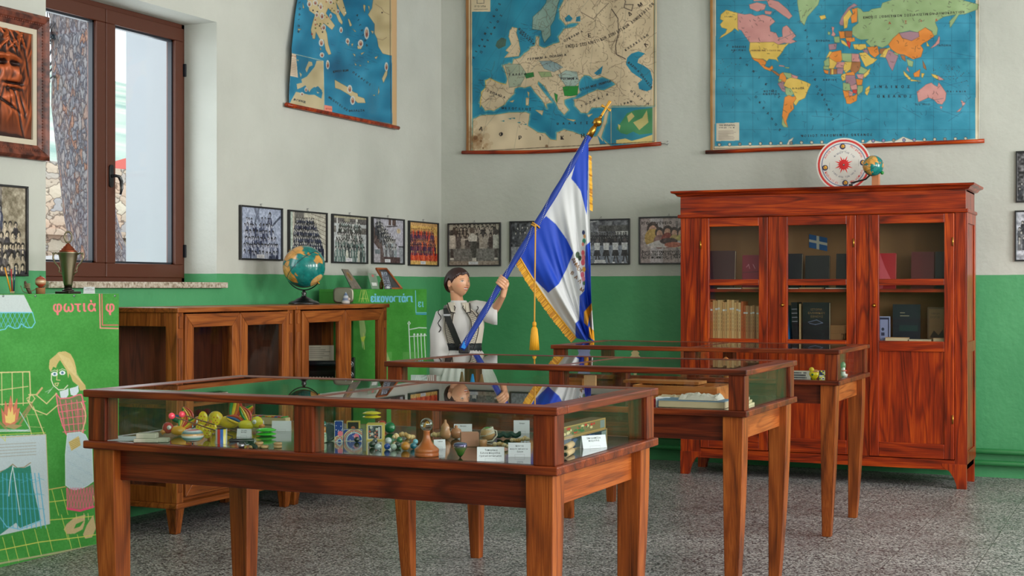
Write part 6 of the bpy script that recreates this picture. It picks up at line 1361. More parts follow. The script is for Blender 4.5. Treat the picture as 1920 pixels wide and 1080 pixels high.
    ca = me.color_attributes.get('Col') or me.color_attributes.new('Col', 'FLOAT_COLOR', 'POINT')
    ca.data.foreach_set('color', np.concatenate([C, np.ones((len(C), 1))], 1).astype(np.float32).ravel())
    me.materials.clear(); me.materials.append(printed('mannequin_skin', .42, .15))
build_body()
def hair():
    m = MB(); nu, nv = 260, 34; P = np.zeros((nv, nu, 3)); rs = random.Random(2); C = np.zeros((nv, nu, 3))
    for j in range(nu):
        az = -PI + 2 * PI * j / (nu - 1); a = abs(math.degrees(az)); 
        if a < 30: e0 = 33 + 4 * math.sin(math.degrees(az) * .12) + 2.5 * math.sin(j * .9)
        elif a < 62: e0 = 32 - (a - 30) * .5 + 1.5 * math.sin(j * .9)
        elif a < 80: e0 = 16 - (a - 62) * 1.1
        elif a < 105: e0 = 4 + 12 * math.exp(-((a - 95) / 9) ** 2)
        else: e0 = 4 - (a - 105) * .95
        e0 = max(e0, -44)
        for i in range(nv):
            t = i / (nv - 1); el = math.radians(e0 + (89.5 - e0) * t)
            off = -.004 + .0145 * min(1, t * 7) ** .6 + .0013 * math.sin(j * 1.35 + 3 * math.sin(i * .3)) * min(1, t * 8) * (1 - t) + .006 * math.exp(-((a - 150) / 40) ** 2) * (1 - t)
            P[i, j] = head_pt(az, el, off); C[i, j] = lin((44, 16, 14)) * (1 + .35 * math.sin(j * 1.35))
    m.grid(P[:, ::-1], C[:, ::-1]); m.build('hair', printed('hair_print', .45, .1), root)
hair()
def costume():
    cream, white = (196, 188, 172), (206, 204, 202)
    W_ = plain('cream_cloth', cream, .85, sheen=.3); S_ = plain('white_shirt', white, .85, sheen=.3); K = plain('dark_braid', (34, 26, 30), .7); LE = plain('leather', (26, 24, 28), .35, coat=.3)
    def ring(z, a, b, cx=.018, cy=.01, q0=0, q1=2 * PI, n=40, cl=True, pl=0.0, e=1.0):
        cx = cx - .022 * min(1, max(0, (z - 1.1) / .1)) if cx == .018 else cx
        return [(cx + (a + pl * math.cos(9 * q)) * math.cos(q), cy + (b + pl * math.cos(9 * q)) * math.sin(q), z) for q in np.linspace(q0, q1, n, endpoint=not cl)]
    prof = [(.90, .108, .085), (.96, .112, .088), (1.02, .122, .094), (1.07, .128, .096), (1.11, .128, .09), (1.145, .112, .08), (1.18, .08, .066), (1.205, .055, .055), (1.22, .05, .052)]
    m = MB(); m.loft([ring(z, a, b) for z, a, b in prof], caps=False); m.build('shirt', S_, root)
    # standing collar of the shirt
    m = MB(); m.loft([[(x + (-.001), y - .004, z) for x, y, z in ring(1.195, .056, .056, cx=-.004, cy=.012)], ring(1.212, .05, .05, cx=-.006, cy=.008), ring(1.222, .047, .048, cx=-.006, cy=.006)], caps=False); m.build('collar', S_, root)
    # waistcoat, open at the front, with dark braid along its edges and a zigzag
    q0, q1 = -PI / 2 + .42, -PI / 2 + 2 * PI - .42
    def vest_pt(z, q, off=.0):
        zs = [p[0] for p in prof]; a = np.interp(z, zs, [p[1] for p in prof]) + .012 + off; b = np.interp(z, zs, [p[2] for p in prof]) + .012 + off
        return (.018 - .022 * min(1, max(0, (z - 1.1) / .1)) + a * math.cos(q), .01 + b * math.sin(q), z)
    zz = [.90, .95, 1.0, 1.05, 1.1, 1.14, 1.17, 1.195, 1.21]
    def open_at(z): return .16 + .26 * math.sin((z - .9) / .3 * PI) if z < 1.19 else .32
    m = MB(); m.loft([[vest_pt(z, q) for q in np.linspace(-PI / 2 + open_at(z), 3 * PI / 2 - open_at(z), 50)] for z in zz], caps=False, closed=False)
    v = m.build('waistcoat', W_, root); sd = v.modifiers.new('s', 'SOLIDIFY'); sd.thickness = .006
    for s in (-1, 1):
        def edge(z, k): return -PI / 2 + s * (open_at(z) + k)
        for k, rr in ((.02, .0028), (.42, .0022)):
            m = MB(); m.tube([vest_pt(z, edge(z, k), .004) for z in np.linspace(.91, 1.19 if k < .1 else 1.16, 24)], rr, 6); m.build('braid', K, root)
        m = MB(); pts = [vest_pt(z, edge(z, .08 if i % 2 else .36), .004) for i, z in enumerate(np.linspace(.92, 1.15, 17))]; m.tube(pts, .0014, 5); pts = [vest_pt(z, edge(z, .36 if i % 2 else .08), .004) for i, z in enumerate(np.linspace(.92, 1.15, 17))]; m.tube(pts, .0014, 5); m.build('embroidery', K, root)
    # lapels
    for s in (-1, 1):
        m = MB(); a = Vector((-.004 + s * .045, -.035, 1.205)); b = Vector((.012 + s * .034, -.098, 1.145)); c_ = Vector((.012 + s * .062, -.092, 1.150)); d_ = Vector((-.004 + s * .07, -.02, 1.20))
        m.add([a, b, c_, d_, a + Vector((0, -.004, .003)), b + Vector((0, -.004, 0)), c_ + Vector((0, -.004, 0)), d_ + Vector((0, -.004, .003))], [(0, 1, 2, 3), (7, 6, 5, 4), (0, 4, 5, 1), (1, 5, 6, 2), (2, 6, 7, 3), (3, 7, 4, 0)]); lp = m.build('lapel', W_, root, .002)
        m = MB(); m.tube([tuple(b + Vector((0, -.007, 0))), tuple(c_ + Vector((0, -.007, 0))), tuple(d_ + Vector((0, -.007, .004)))], .0035, 6); m.build('lapel_braid', K, lp)
    # sleeves
    def sleeve(path, rad, name='sleeve', sx=1.0, folds=.05):
        P = [Vector(p) for p in path]; rings = []
        for i, p in enumerate(P):
            t_ = (P[min(i + 1, len(P) - 1)] - P[max(0, i - 1)]).normalized(); u_ = Vector((0, 1, 0)); a = t_.cross(u_).normalized(); b = a.cross(t_).normalized(); ra, rb = rad[i]
            rings.append([tuple(p + a * ra * (1 + folds * math.cos(5 * q + i)) * math.cos(q) + b * rb * (1 + folds * math.sin(4 * q + i * .7)) * math.sin(q)) for q in np.linspace(0, 2 * PI, 40, endpoint=False)])
        m = MB(); m.loft(rings, caps=False); o = m.build(name, W_ if name == 'cuff' else S_, root); s_ = o.modifiers.new('s', 'SOLIDIFY'); s_.thickness = .004; return o
    sleeve([lc(838, 586, .01), lc(824, 592, .01), lc(817, 620, .01), lc(822, 650, -.01), lc(827, 690, -.03), lc(829, 705, -.04)], [(.03, .045), (.046, .055), (.052, .058), (.064, .062), (.085, .07), (.09, .074)], folds=.07)
    sleeve([lc(876, 581, .01), lc(887, 579, .005), lc(898, 581, .0), lc(910, 586, -.005), lc(920, 588, -.01), lc(926, 588, -.01)], [(.05, .05), (.05, .052), (.052, .055), (.058, .056), (.064, .056), (.067, .056)], folds=.03)
    # shoulder wings of the waistcoat with wavy braid
    for s, cx in ((-1, 813), (1, 893)):
        m = MB(); pts = [lc(cx - s * 6 + s * 3 * math.sin(i * 1.3), 580 + i * 4.2, -.062 + .004 * math.sin(i)) for i in range(11)] if s < 0 else [lc(cx - 4 + 2 * math.sin(i * 1.3), 574 + i * 2.6, -.055) for i in range(9)]
        m.tube([tuple(p) for p in pts], .003, 6); m.build('braid', K, root)
    # leather strap across the chest, belt, skirt, stockings, shoes
    st = []
    for i, (px, py) in enumerate(((829, 573), (830, 578), (833, 590), (838, 604), (844, 618), (850, 633), (856, 647))):
        y = -.02 if i == 0 else None; p = lc(px, py); u_ = max(-1, min(1, (p.x - .018) / .15)); yy = .01 - .108 * math.sqrt(max(0, 1 - u_ * u_)) - .012 if y is None else y
        st.append(Vector((p.x, yy, p.z)))
    m = MB(); v = []
    for i, p in enumerate(st):
        t_ = (st[min(i + 1, len(st) - 1)] - st[max(0, i - 1)]).normalized(); w_ = Vector((t_.z, 0, -t_.x)) * -.019; w_.y = -.004 * (1 if w_.x > 0 else -1); v += [p - w_, p + w_]
    m.add([tuple(q) for q in v], [(2 * i, 2 * i + 1, 2 * i + 3, 2 * i + 2) for i in range(len(st) - 1)]); o = m.build('shoulder_strap', LE, root); s_ = o.modifiers.new('s', 'SOLIDIFY'); s_.thickness = .005
    m = MB(); m.box(-.0, .045, -.004, .004, -.006, .006); b = m.build('buckle', M_steel, o, 0, tuple(st[2] + Vector((-.022, -.006, 0)))); 
    m = MB(); m.loft([ring(z, a, b) for z, a, b in ((.895, .126, .104), (.93, .122, .1), (.955, .124, .102))], caps=False); o = m.build('belt', plain('dark_sash', (20, 32, 34), .6), root); o.modifiers.new('s', 'SOLIDIFY').thickness = .006
    m = MB(); m.box(.0, .07, -.135, -.095, .895, .955); m.build('flag_socket', LE, root, .008)
    m = MB(); m.loft([[(.018 + (r + .012 * k * math.cos(26 * q)) * math.cos(q), .01 + (r * .86 + .012 * k * math.cos(26 * q)) * math.sin(q), z) for q in np.linspace(0, 2 * PI, 208, endpoint=False)] for z, r, k in ((.91, .118, .1), (.85, .15, .5), (.74, .2, .9), (.62, .24, 1.2), (.52, .26, 1.5))], caps=False); o = m.build('pleated_skirt', S_, root); o.modifiers.new('s', 'SOLIDIFY').thickness = .003
    for s in (-1, 1):
        x = .018 + s * .062
        m = MB(); m.tube([(x, .01, .55), (x, .01, .48), (x + s * .004, .0, .33), (x + s * .006, .012, .24), (x + s * .008, .02, .07)], [.06, .056, .043, .045, .029], 20); m.build('stocking', S_, root)
        m = MB(); m.tube([(x + s * .006, .055, .03), (x + s * .008, .03, .036), (x + s * .012, -.03, .036), (x + s * .02, -.1, .03), (x + s * .022, -.125, .045)], [.022, .036, .037, .03, .01], 16); m.build('shoe', plain('red_shoe', (110, 30, 28), .5), root)
costume()

# ================================================================== the flag
def flag():
    t = thing('flag', 'blue and white parade flag with gold fringe on a tall pole, held by the mannequin', 'flag', tuple(PB))
    o = PB; blue = (24, 70, 170)
    cvp = Canvas(0, 0, 10, 400, .5, (22, 62, 150))
    m = MB(); L = (PT - PB).length; n = 60; pts = [PB + pole_dir * L * i / (n - 1) - o for i in range(n)]
    m.tube([tuple(p) for p in pts], [.0185 + .0015 * math.sin(i * .8) for i in range(n)], 16); po = m.build('pole', plain('pole_cloth_blue', (14, 52, 146), .6), t)
    a = pole_dir.cross(Vector((0, 0, 1))).normalized(); b = a.cross(pole_dir).normalized()
    m = MB()
    for i in range(150):
        q = i * .42 * .32; s = L * (i + 2) / 154
        for w_ in (0, 2.4):
            p = PB + pole_dir * s + (a * math.cos(q + w_) + b * math.sin(q + w_)) * .0195 - o; m.sphere(tuple(p), .0022, nu=5, nv=4)
    m.build('edging', plain('white_thread', (214, 216, 222), .7), po)
    # finial
    m = MB(); m.tube([tuple(PT - o - pole_dir * .05), tuple(PT - o + pole_dir * .0), tuple(PT - o + pole_dir * .03)], [.022, .019, .012], 18)
    bc = PT - o + pole_dir * .055; m.sphere(tuple(bc), .028, nu=24, nv=16); m.tube([tuple(bc + pole_dir * .024), tuple(bc + pole_dir * .05)], [.013, .008], 12)
    m.build('finial', M_brass, t)
    up = pole_dir; sd = Vector((CC, CS, 0)); sd = (sd - up * sd.dot(up)).normalized(); sd = Vector((CC, CS, 0)) * .9 + Vector((0, 0, -.42)); sd = (sd - up * sd.dot(up)).normalized(); nn = up.cross(sd).normalized(); c0 = bc + up * .045
    m = MB(); m.M = Matrix.Translation(c0) @ Matrix((sd, nn, up)).transposed().to_4x4()
    q = [(-.008, 0), (.008, 0), (.007, .055), (.034, .051), (.034, .069), (.007, .065), (.010, .112), (-.010, .112), (-.007, .065), (-.034, .069), (-.034, .051), (-.007, .055)]
    m.add([(x, -.006, z) for x, z in q] + [(x, .006, z) for x, z in q], [tuple(range(12)), tuple(range(23, 11, -1))] + [(i, 12 + i, 12 + (i + 1) % 12, (i + 1) % 12) for i in range(12)]); m.build('cross', M_brass, t, .002)
    # cloth: measured artwork
    F = Canvas(960, 250, 1130, 650, 2.2, (206, 208, 210)); BL = (8, 64, 186); BD = (14, 44, 140)
    F.poly([(1095, 250), (1071, 335), (1080, 345), (1089, 358), (1100, 403), (1101, 380), (1103, 300), (1108, 250)], BL)
    F.poly([(1024, 405), (960, 470), (973, 480), (1001, 523), (1028, 549), (1048, 532), (1062, 505), (1075, 474), (1062, 448), (1042, 420)], BL)
    F.poly([(1130, 446), (1111, 450), (1098, 460), (1096, 545), (1087, 555), (1086, 600), (1079, 606), (1079, 660), (1130, 660), (1130, 560)], BL)
    F.poly([(1095, 585), (1116, 560), (1130, 560), (1130, 592), (1106, 588), (1102, 612), (1095, 605)], (226, 156, 26)); F.poly([(1106, 588), (1116, 572), (1130, 560), (1130, 625), (1106, 616)], (206, 208, 210)); F.poly([(1104, 612), (1116, 622), (1130, 622), (1130, 650), (1104, 632)], (226, 156, 26))
    for x, y, r, c in ((1094, 436, 3.5, (30, 44, 90)), (1096, 443, 3, (206, 150, 90)), (1095, 452, 4, (30, 130, 100)), (1093, 458, 3, (206, 120, 110)), (1092, 466, 4, (190, 190, 200)), (1083, 478, 5, (60, 84, 60)), (1087, 484, 4, (40, 60, 40)), (1093, 474, 4, (210, 90, 100)), (1094, 483, 4.5, (214, 120, 130)), (1093, 492, 4.5, (206, 80, 96)), (1095, 505, 4, (214, 160, 60)), (1092, 515, 4.5, (206, 90, 110)), (1094, 523, 4, (214, 130, 140)), (1095, 531, 3, (80, 120, 80))): F.disc(x, y, r * .8, c, r * 1.25)
    for ch, x, y, a_ in (('Δ', 1071.5, 486, .9), ('Η', 1074, 492, .9), ('Μ', 1077, 497, .8), ('Ο', 1081, 504, .8), ('Τ', 1085, 508, .8), ('Β', 1069, 513, .55), ('Α', 1076, 521, .55), ('Λ', 1083, 528, .6), ('Μ', 1086, 543, .7)): F.text(ch, x, y, 9, (120, 76, 34), a_, 0, .35)
    nr, nc = 260, 260; R = np.linspace(0, 1, nr)[:, None] + np.zeros((1, nc)); Cc = np.linspace(0, 1, nc)[None, :] + np.zeros((nr, 1))
    hx = 1103 - 132 * R; hy = 258 + 218 * R
    # flying end: hanging corners gathered at the right
    ex = np.interp(R, [0, .12, .25, .4, .6, .8, 1], [1110, 1115, 1104, 1113, 1097, 1104, 1081]); ey = np.interp(R, [0, .12, .25, .4, .6, .8, 1], [640, 640, 636, 640, 634, 640, 634])
    ez = -.05 * np.cos(R * 2 * PI * 2.5)
    px = hx + (ex - hx) * Cc - 4 * np.sin(PI * Cc) * R; py = hy + (ey - hy) * Cc + 3 * np.sin(PI * Cc) * R
    dep = 8.93 - .03 + ez * Cc ** 1.3 + .022 * np.sin(R * 26 + Cc * 3) * np.sin(PI * np.clip(Cc * 1.05, 0, 1)) * (.4 + .6 * Cc) + .009 * np.sin(R * 61 - Cc * 4) * Cc
    tt = (px - 960) / FPX
    P = np.stack([dep * (-CS + tt * CC), dep * (CC + tt * CS), CH + (540 - py) / FPX * dep], -1)
    C = lin(F.sample(px, py) * 255)
    m = MB(); m.grid(P - np.array(o), C); cl = m.build('cloth', M_satin, t)
    # gold fringe along the lower edge, threads hanging at right angles to it
    m = MB(); e = P[-1]; g = P[0]; 
    def fringe(E, out, k0, k1, stepn, ln, seed=1):
        rs = random.Random(seed); mm = MB()
        for i in range(k0, k1, stepn):
            p = Vector(E[i]) - o; q = Vector(E[min(i + stepn, len(E) - 1)]) - o; d_ = Vector(out) * (ln * rs.uniform(.9, 1.06)); off = Vector((-CS, CC, 0)) * rs.uniform(-.004, .004)
            c1, c2 = lin((196, 130, 20)), lin((240, 178, 44)); cc = c1 if rs.random() < .35 else c2
            mm.add([tuple(p), tuple(q), tuple(q + d_ + off), tuple(p + d_ + off)], [(0, 1, 2, 3)], 0, cc)
        return mm
    hv = Vector((CC, CS, 0))
    f = fringe(e, (-hv * .72 + Vector((0, 0, -.69))).normalized(), 0, 258, 2, .046); 
    f.tube([tuple(Vector(e[i]) - o) for i in range(0, 260, 6)], .005, 6, 0, lin((232, 168, 38))); f.build('fringe', M_satin, cl)
    f = fringe(g, (hv * .9 + Vector((0, 0, -.43))).normalized(), 22, 92, 2, .022, 3); f.build('fringe', M_satin, cl)
    # cord with tassel
    kn = at(1003, 417, 8.82); m = MB()
    m.tube([tuple(PB + pole_dir * (L * .553) + (a * math.cos(q) + b * math.sin(q)) * .026 - o + pole_dir * .002 * q) for q in np.linspace(0, 9, 30)], .005, 8)
    s0 = at(1004, 420, 8.80) - o; s1 = at(1002, 606, 8.80) - o; m.tube([tuple(s0 + (s1 - s0) * i / 20) for i in range(21)], .0052, 8); co = m.build('cord', plain('gold_cord', (206, 150, 50), .6), t)
    m = MB(); z0 = s1.z; cx, cy = s1.x, s1.y
    m.lathe([(.004, z0 + .012), (.012, z0 + .004), (.013, z0 - .012), (.009, z0 - .02)], cx, cy, 14, c=lin((226, 160, 30)))
    m.loft([[(cx + (r * (1 + .07 * math.cos(14 * q))) * math.cos(q), cy + (r * (1 + .07 * math.cos(14 * q))) * math.sin(q), z) for q in np.linspace(0, 2 * PI, 84, endpoint=False)] for z, r in ((z0 - .02, .01), (z0 - .035, .018), (z0 - .08, .023), (z0 - .165, .029))], c=lin((232, 168, 34))); m.build('tassel', M_satin, t)
    # white tie at the lower hoist and the ribbon at the socket
    w0 = at(966, 482, 8.87) - o; m = MB(); m.tube([tuple(w0), tuple(w0 + Vector((.0, 0, -.03))), tuple(w0 + Vector((.004, 0, -.06)))], .003, 6); m.tube([tuple(w0 + hv * .02), tuple(w0), tuple(w0 - hv * .014 + Vector((0, 0, -.014)))], .003, 6); m.build('tie', plain('white_thread', (214, 216, 222), .7), t)
    r0 = at(870, 648, 8.76) - o; m = MB(); m.add([tuple(r0 + Vector((0, 0, .03))), tuple(r0 + hv * .012 + Vector((0, 0, -.01))), tuple(r0 + hv * .004 + Vector((0, 0, -.02))), tuple(r0 - hv * .018 + Vector((0, 0, -.012)))], [(0, 1, 2, 3)]); q = m.build('ribbon', plain('sky_blue_ribbon', (20, 130, 220), .5), t); q.modifiers.new('s', 'SOLIDIFY').thickness = .003
flag()
# ================================================================== in and on the tall bookcase
def onY(px, py, Y):
    r = at(px, py, 1.0) - Vector((0, 0, CH)); return Vector((0, 0, CH)) + r * (Y / r.y)
def book(label, x0, x1, y0, z0, z1, th, c, cv=None, name='book', group=None, lean=0.0, front=True, roll=0.0, cat='book'):
    """upright book; front=True shows its cover to the room, else its spine"""
    w_ = x1 - x0; t = thing(name, label, cat, (x0, y0, z0), 0.0, group); h = z1 - z0
    M = Matrix.Rotation(roll, 4, 'Y') @ Matrix.Rotation(-lean, 4, 'X')
    m = MB(); m.M = M; e = .003; dp = th
    if front: m.box(0, w_, 0, e, 0, h); m.box(0, w_, dp - e, dp, 0, h); m.box(0, e, e, dp - e, 0, h)
    else: m.box(0, w_, 0, e * .7, 0, h); m.box(0, e * .6, e, dp, 0, h); m.box(w_ - e * .6, w_, e, dp, 0, h)
    for i in range(len(m.V)): m.V[i] = (m.V[i][0], np.broadcast_to(lin(c), (8, 3)))
    if cv is not None: m.face_print(cv, (0, -.0006, h), (w_, 0, 0), (0, 0, -h))
    m.build('cover', printed('book_cloth', .5, .15), t)
    m = MB(); m.M = M
    m.box(e if front else e * .6, w_ - e if front else w_ - e * .6, e, dp - e if front else dp - .004, .003, h - .003); m.build('pages', plain('old_pages', (196, 178, 146), .9), t)
    return t
S1, S2 = 1.2945, .9475
def zy(py, Y=9.72, px=1500): return onY(px, py, Y).z
for a_, b_, top, c, lab in ((1328, 1377, 468, (66, 36, 38), 'dark brown album standing behind the left upper pane of the bookcase'), (1391, 1433, 477, (126, 18, 44), 'crimson book beside the brown album'), (1470, 1503, 475, (16, 20, 30), 'black book at the left of the middle upper pane'), (1509, 1554, 479, (10, 12, 18), 'wide black book under the little flag'), (1567, 1594, 476, (14, 14, 20), 'black book half hidden by the middle door stile'), (1645, 1679, 476, (168, 18, 32), 'bright red book at the left of the right upper pane'), (1708, 1751, 474, (84, 8, 12), 'dark red book in the right upper pane'), (1753, 1774, 474, (16, 14, 16), 'black book right of the dark red one')):
    cv = None
    if c[0] == 168: cv = Canvas(0, 0, 34, 50, 1.5, c); cv.poly([(4, 0), (14, 20), (26, 38), (14, 36), (10, 50), (2, 50)], (214, 110, 120), .7)
    if c[0] == 126: cv = Canvas(0, 0, 42, 50, 1.5, c); cv.line([(8, 18), (12, 14), (14, 20)], 1, (200, 140, 150)); cv.line([(20, 14), (24, 20)], 1, (200, 140, 150)); cv.line([(0, 26), (42, 24)], .8, (70, 8, 24))
    p0, p1 = onY(a_, 526, 9.74), onY(b_, 526, 9.74); book(lab, p0.x, p1.x, 9.74, S1, zy(top), .032, c, cv, lean=.08, group='books on the upper shelf')
r = random.Random(6); x = 1323.0; k = 0
cols = [(186, 96, 52), (186, 96, 52), (190, 104, 60)] + [(210, 170, 112), (198, 152, 98), (214, 180, 126)] * 4 + [(190, 98, 50), (186, 92, 46)] + [(176, 130, 84), (160, 112, 74), (190, 150, 104)] * 3 + [(190, 190, 196), (170, 180, 196)]
while x < 1432 and k < len(cols):
    w_ = r.uniform(3.6, 5.0); p0, p1 = onY(x, 600, 9.73), onY(x + w_ - .35, 600, 9.73); top = (563 + r.uniform(-1, 5)) if x < 1392 else 575 + r.uniform(-2, 3); c = cols[k]
    cv = Canvas(0, 0, 12, 120, 1.2, c); cv.rect(0, 24, 12, 30, (206, 206, 200)) if k % 3 else None
    for q in range(5): cv.line([(6, 40 + q * 12), (6, 47 + q * 12)], 2, (90, 60, 40), .7)
    book('thin paperback booklet in the packed row behind the left lower pane, beige or orange spine', p0.x, p1.x, 9.73 + r.uniform(0, .012), S2, zy(top), .13, c, cv, front=False, group='booklets in the packed row', name='booklet', roll=0.0)
    x += w_; k += 1
for a_, b_, top, c, lab, fr, rl in ((1471, 1475, 578, (190, 180, 160), 'thin grey booklet leaning at the left of the middle lower pane', False, -.1), (1476.5, 1480, 573, (30, 120, 190), 'thin bright blue booklet leaning beside the black volume', False, -.1), (1486, 1497, 567, (18, 18, 24), 'thick black volume with pale spine lettering', False, -.04), (1498.5, 1501, 570, (186, 160, 120), 'narrow tan booklet between the two black volumes', False, 0), (1505, 1555, 567, (12, 14, 22), 'large black book with gilt title, middle lower pane', True, 0)):
    p0, p1 = onY(a_, 600, 9.73), onY(b_, 600, 9.73); w_ = (p1.x - p0.x) * 250; cv = Canvas(0, 0, w_, 64, 2, c)
    if fr:
        cv.text('ΙΣΤΟΡΙΑ', w_ * .3, 14, 5, (120, 90, 50)); cv.text('ΕΛΛΗΝΙΚΟΥ', w_ * .2, 20, 5, (130, 98, 54)); cv.text('ΕΘΝΟΥΣ', w_ * .3, 26, 5, (120, 90, 50)); cv.line([(10, 34), (24, 30), (34, 35), (22, 38), (12, 36)], 1.4, (110, 120, 150), .8)
    elif c[0] == 18: [cv.line([(1, 12 + q * 7), (w_ - 1, 12 + q * 7)], 1.2, (170, 170, 180), .8) for q in range(4)]
    book(lab, p0.x, p1.x, 9.73, S2, zy(top), .14 if not fr else .045, c, cv if fr or c[0] == 18 else None, front=fr, group='books on the lower shelf', roll=rl)
for i, (a_, b_, t0, t1) in enumerate(((1557, 1577, 625, 641), (1557, 1582, 609, 624.5))):
    p0, p1 = onY(a_, 600, 9.76), onY(b_, 600, 9.76); z1 = zy(t0, 9.76); tag(MB().box(p0.x, p1.x, 9.76, 9.9, S2 if i == 0 else zy(625, 9.76) + .0005, z1).build('cardboard_box', M_card, None, .001), ('brown cardboard box beside the large black book, lower one', 'brown cardboard box beside the large black book, stacked on top')[i], 'box', 'cardboard boxes in the bookcase')
p0, p1 = onY(1646, 600, 9.73), onY(1669, 600, 9.73); cv = Canvas(0, 0, 22, 38, 2, (150, 156, 190)); cv.rect(2, 2, 20, 36, (34, 38, 70)); cv.rect(4, 5, 18, 36, (138, 146, 184)); cv.disc(9, 20, 2.5, (40, 44, 70)); cv.rect(6, 25, 12, 30, (50, 54, 80)); book('pale lavender framed card standing in the right lower pane', p0.x, p1.x, 9.73, S2, zy(592), .012, (150, 156, 190), cv, name='certificate', cat='card')
p0, p1 = onY(1674, 600, 9.78), onY(1725, 600, 9.78); cv = Canvas(0, 0, 50, 60, 2, (16, 24, 38)); cv.line([(14, 14), (22, 14)], 1, (170, 160, 130)); cv.line([(14, 19), (30, 19)], 1, (170, 160, 130)); cv.rect(12, 34, 46, 44, (16, 50, 50)); book('large dark blue album with small title, right lower pane', p0.x, p1.x, 9.78, S2, zy(570), .03, (16, 24, 38), cv, group='books on the lower shelf')
p0, p1 = onY(1739, 600, 9.8), onY(1772, 600, 9.8); cv = Canvas(0, 0, 32, 56, 2, (96, 72, 44)); cv.rect(3, 3, 30, 54, (130, 100, 62)); cv.text('Η ΙΛΙΑΔΑ', 5, 12, 4, (40, 26, 20)); cv.text('ΣΧΟΛΕΙΟ', 5, 18, 4, (40, 26, 20)); cv.poly([(4, 50), (12, 38), (20, 46), (28, 36), (30, 52)], (50, 40, 26)); book('brown illustrated sheet with dark print, right lower pane', p0.x, p1.x, 9.8, S2, zy(575), .008, (96, 72, 44), cv, name='printed_sheet', cat='poster')
for a_, b_, c, lab in ((1660, 1702, (190, 150, 106), 'tan book lying flat at the front of the right lower shelf'), (1704, 1746, (206, 196, 176), 'pale booklet lying flat between two tan books'), (1750, 1770, (186, 146, 104), 'small tan book lying flat by the right door stile')):
    p0, p1 = onY(a_, 600, 9.655), onY(b_, 600, 9.655); t = thing('flat_book', lab, 'book', (p0.x, 9.655, S2), 0, 'books lying flat'); w_ = p1.x - p0.x; MB().box(0, w_, 0, .07, .001, .022 if c[0] != 206 else .012).build('pages', plain('old_pages', (196, 178, 146), .9), t)
    MB().box(-.001, w_ + .001, -.001, .071, .022 if c[0] != 206 else .012, .025 if c[0] != 206 else .014, c=lin(c)).build('cover', M_print, t)
for i, (a_, b_) in enumerate(((1345, 1390), (1392, 1432), (1470, 1497), (1499, 1541), (1548, 1590))):
    p0, p1 = onY(a_, 540, 9.66), onY(b_, 540, 9.66); tag(MB().box(p0.x, p1.x, 9.655, 9.73, S1, S1 + .006 + .002 * (i % 2)).build('booklet_on_shelf', plain('pale_paper%d' % (i % 2), ((206, 200, 190), (190, 160, 120))[i % 2], .85)), ('first', 'second', 'third', 'fourth', 'fifth')[i] + ' from the left of the thin booklets lying on the upper shelf edge', 'booklet', 'thin booklets lying flat on the upper shelf')
cv = Canvas(0, 0, 34, 26, 2, (24, 96, 160)); cv.rect(14, 0, 19, 26, (206, 206, 190)); cv.rect(0, 10, 34, 15, (206, 206, 190)); p0 = onY(1517, 439, 10.02); p1 = onY(1551, 446, 10.02); p2 = onY(1517, 464, 10.02)
m = MB(); m.face_print(cv, p0, p1 - p0, p2 - p0); f = m.build('small_flag', M_print); f.modifiers.new('s', 'SOLIDIFY').thickness = .001; tag(f, 'small blue flag with a white cross pinned inside the bookcase', 'flag')
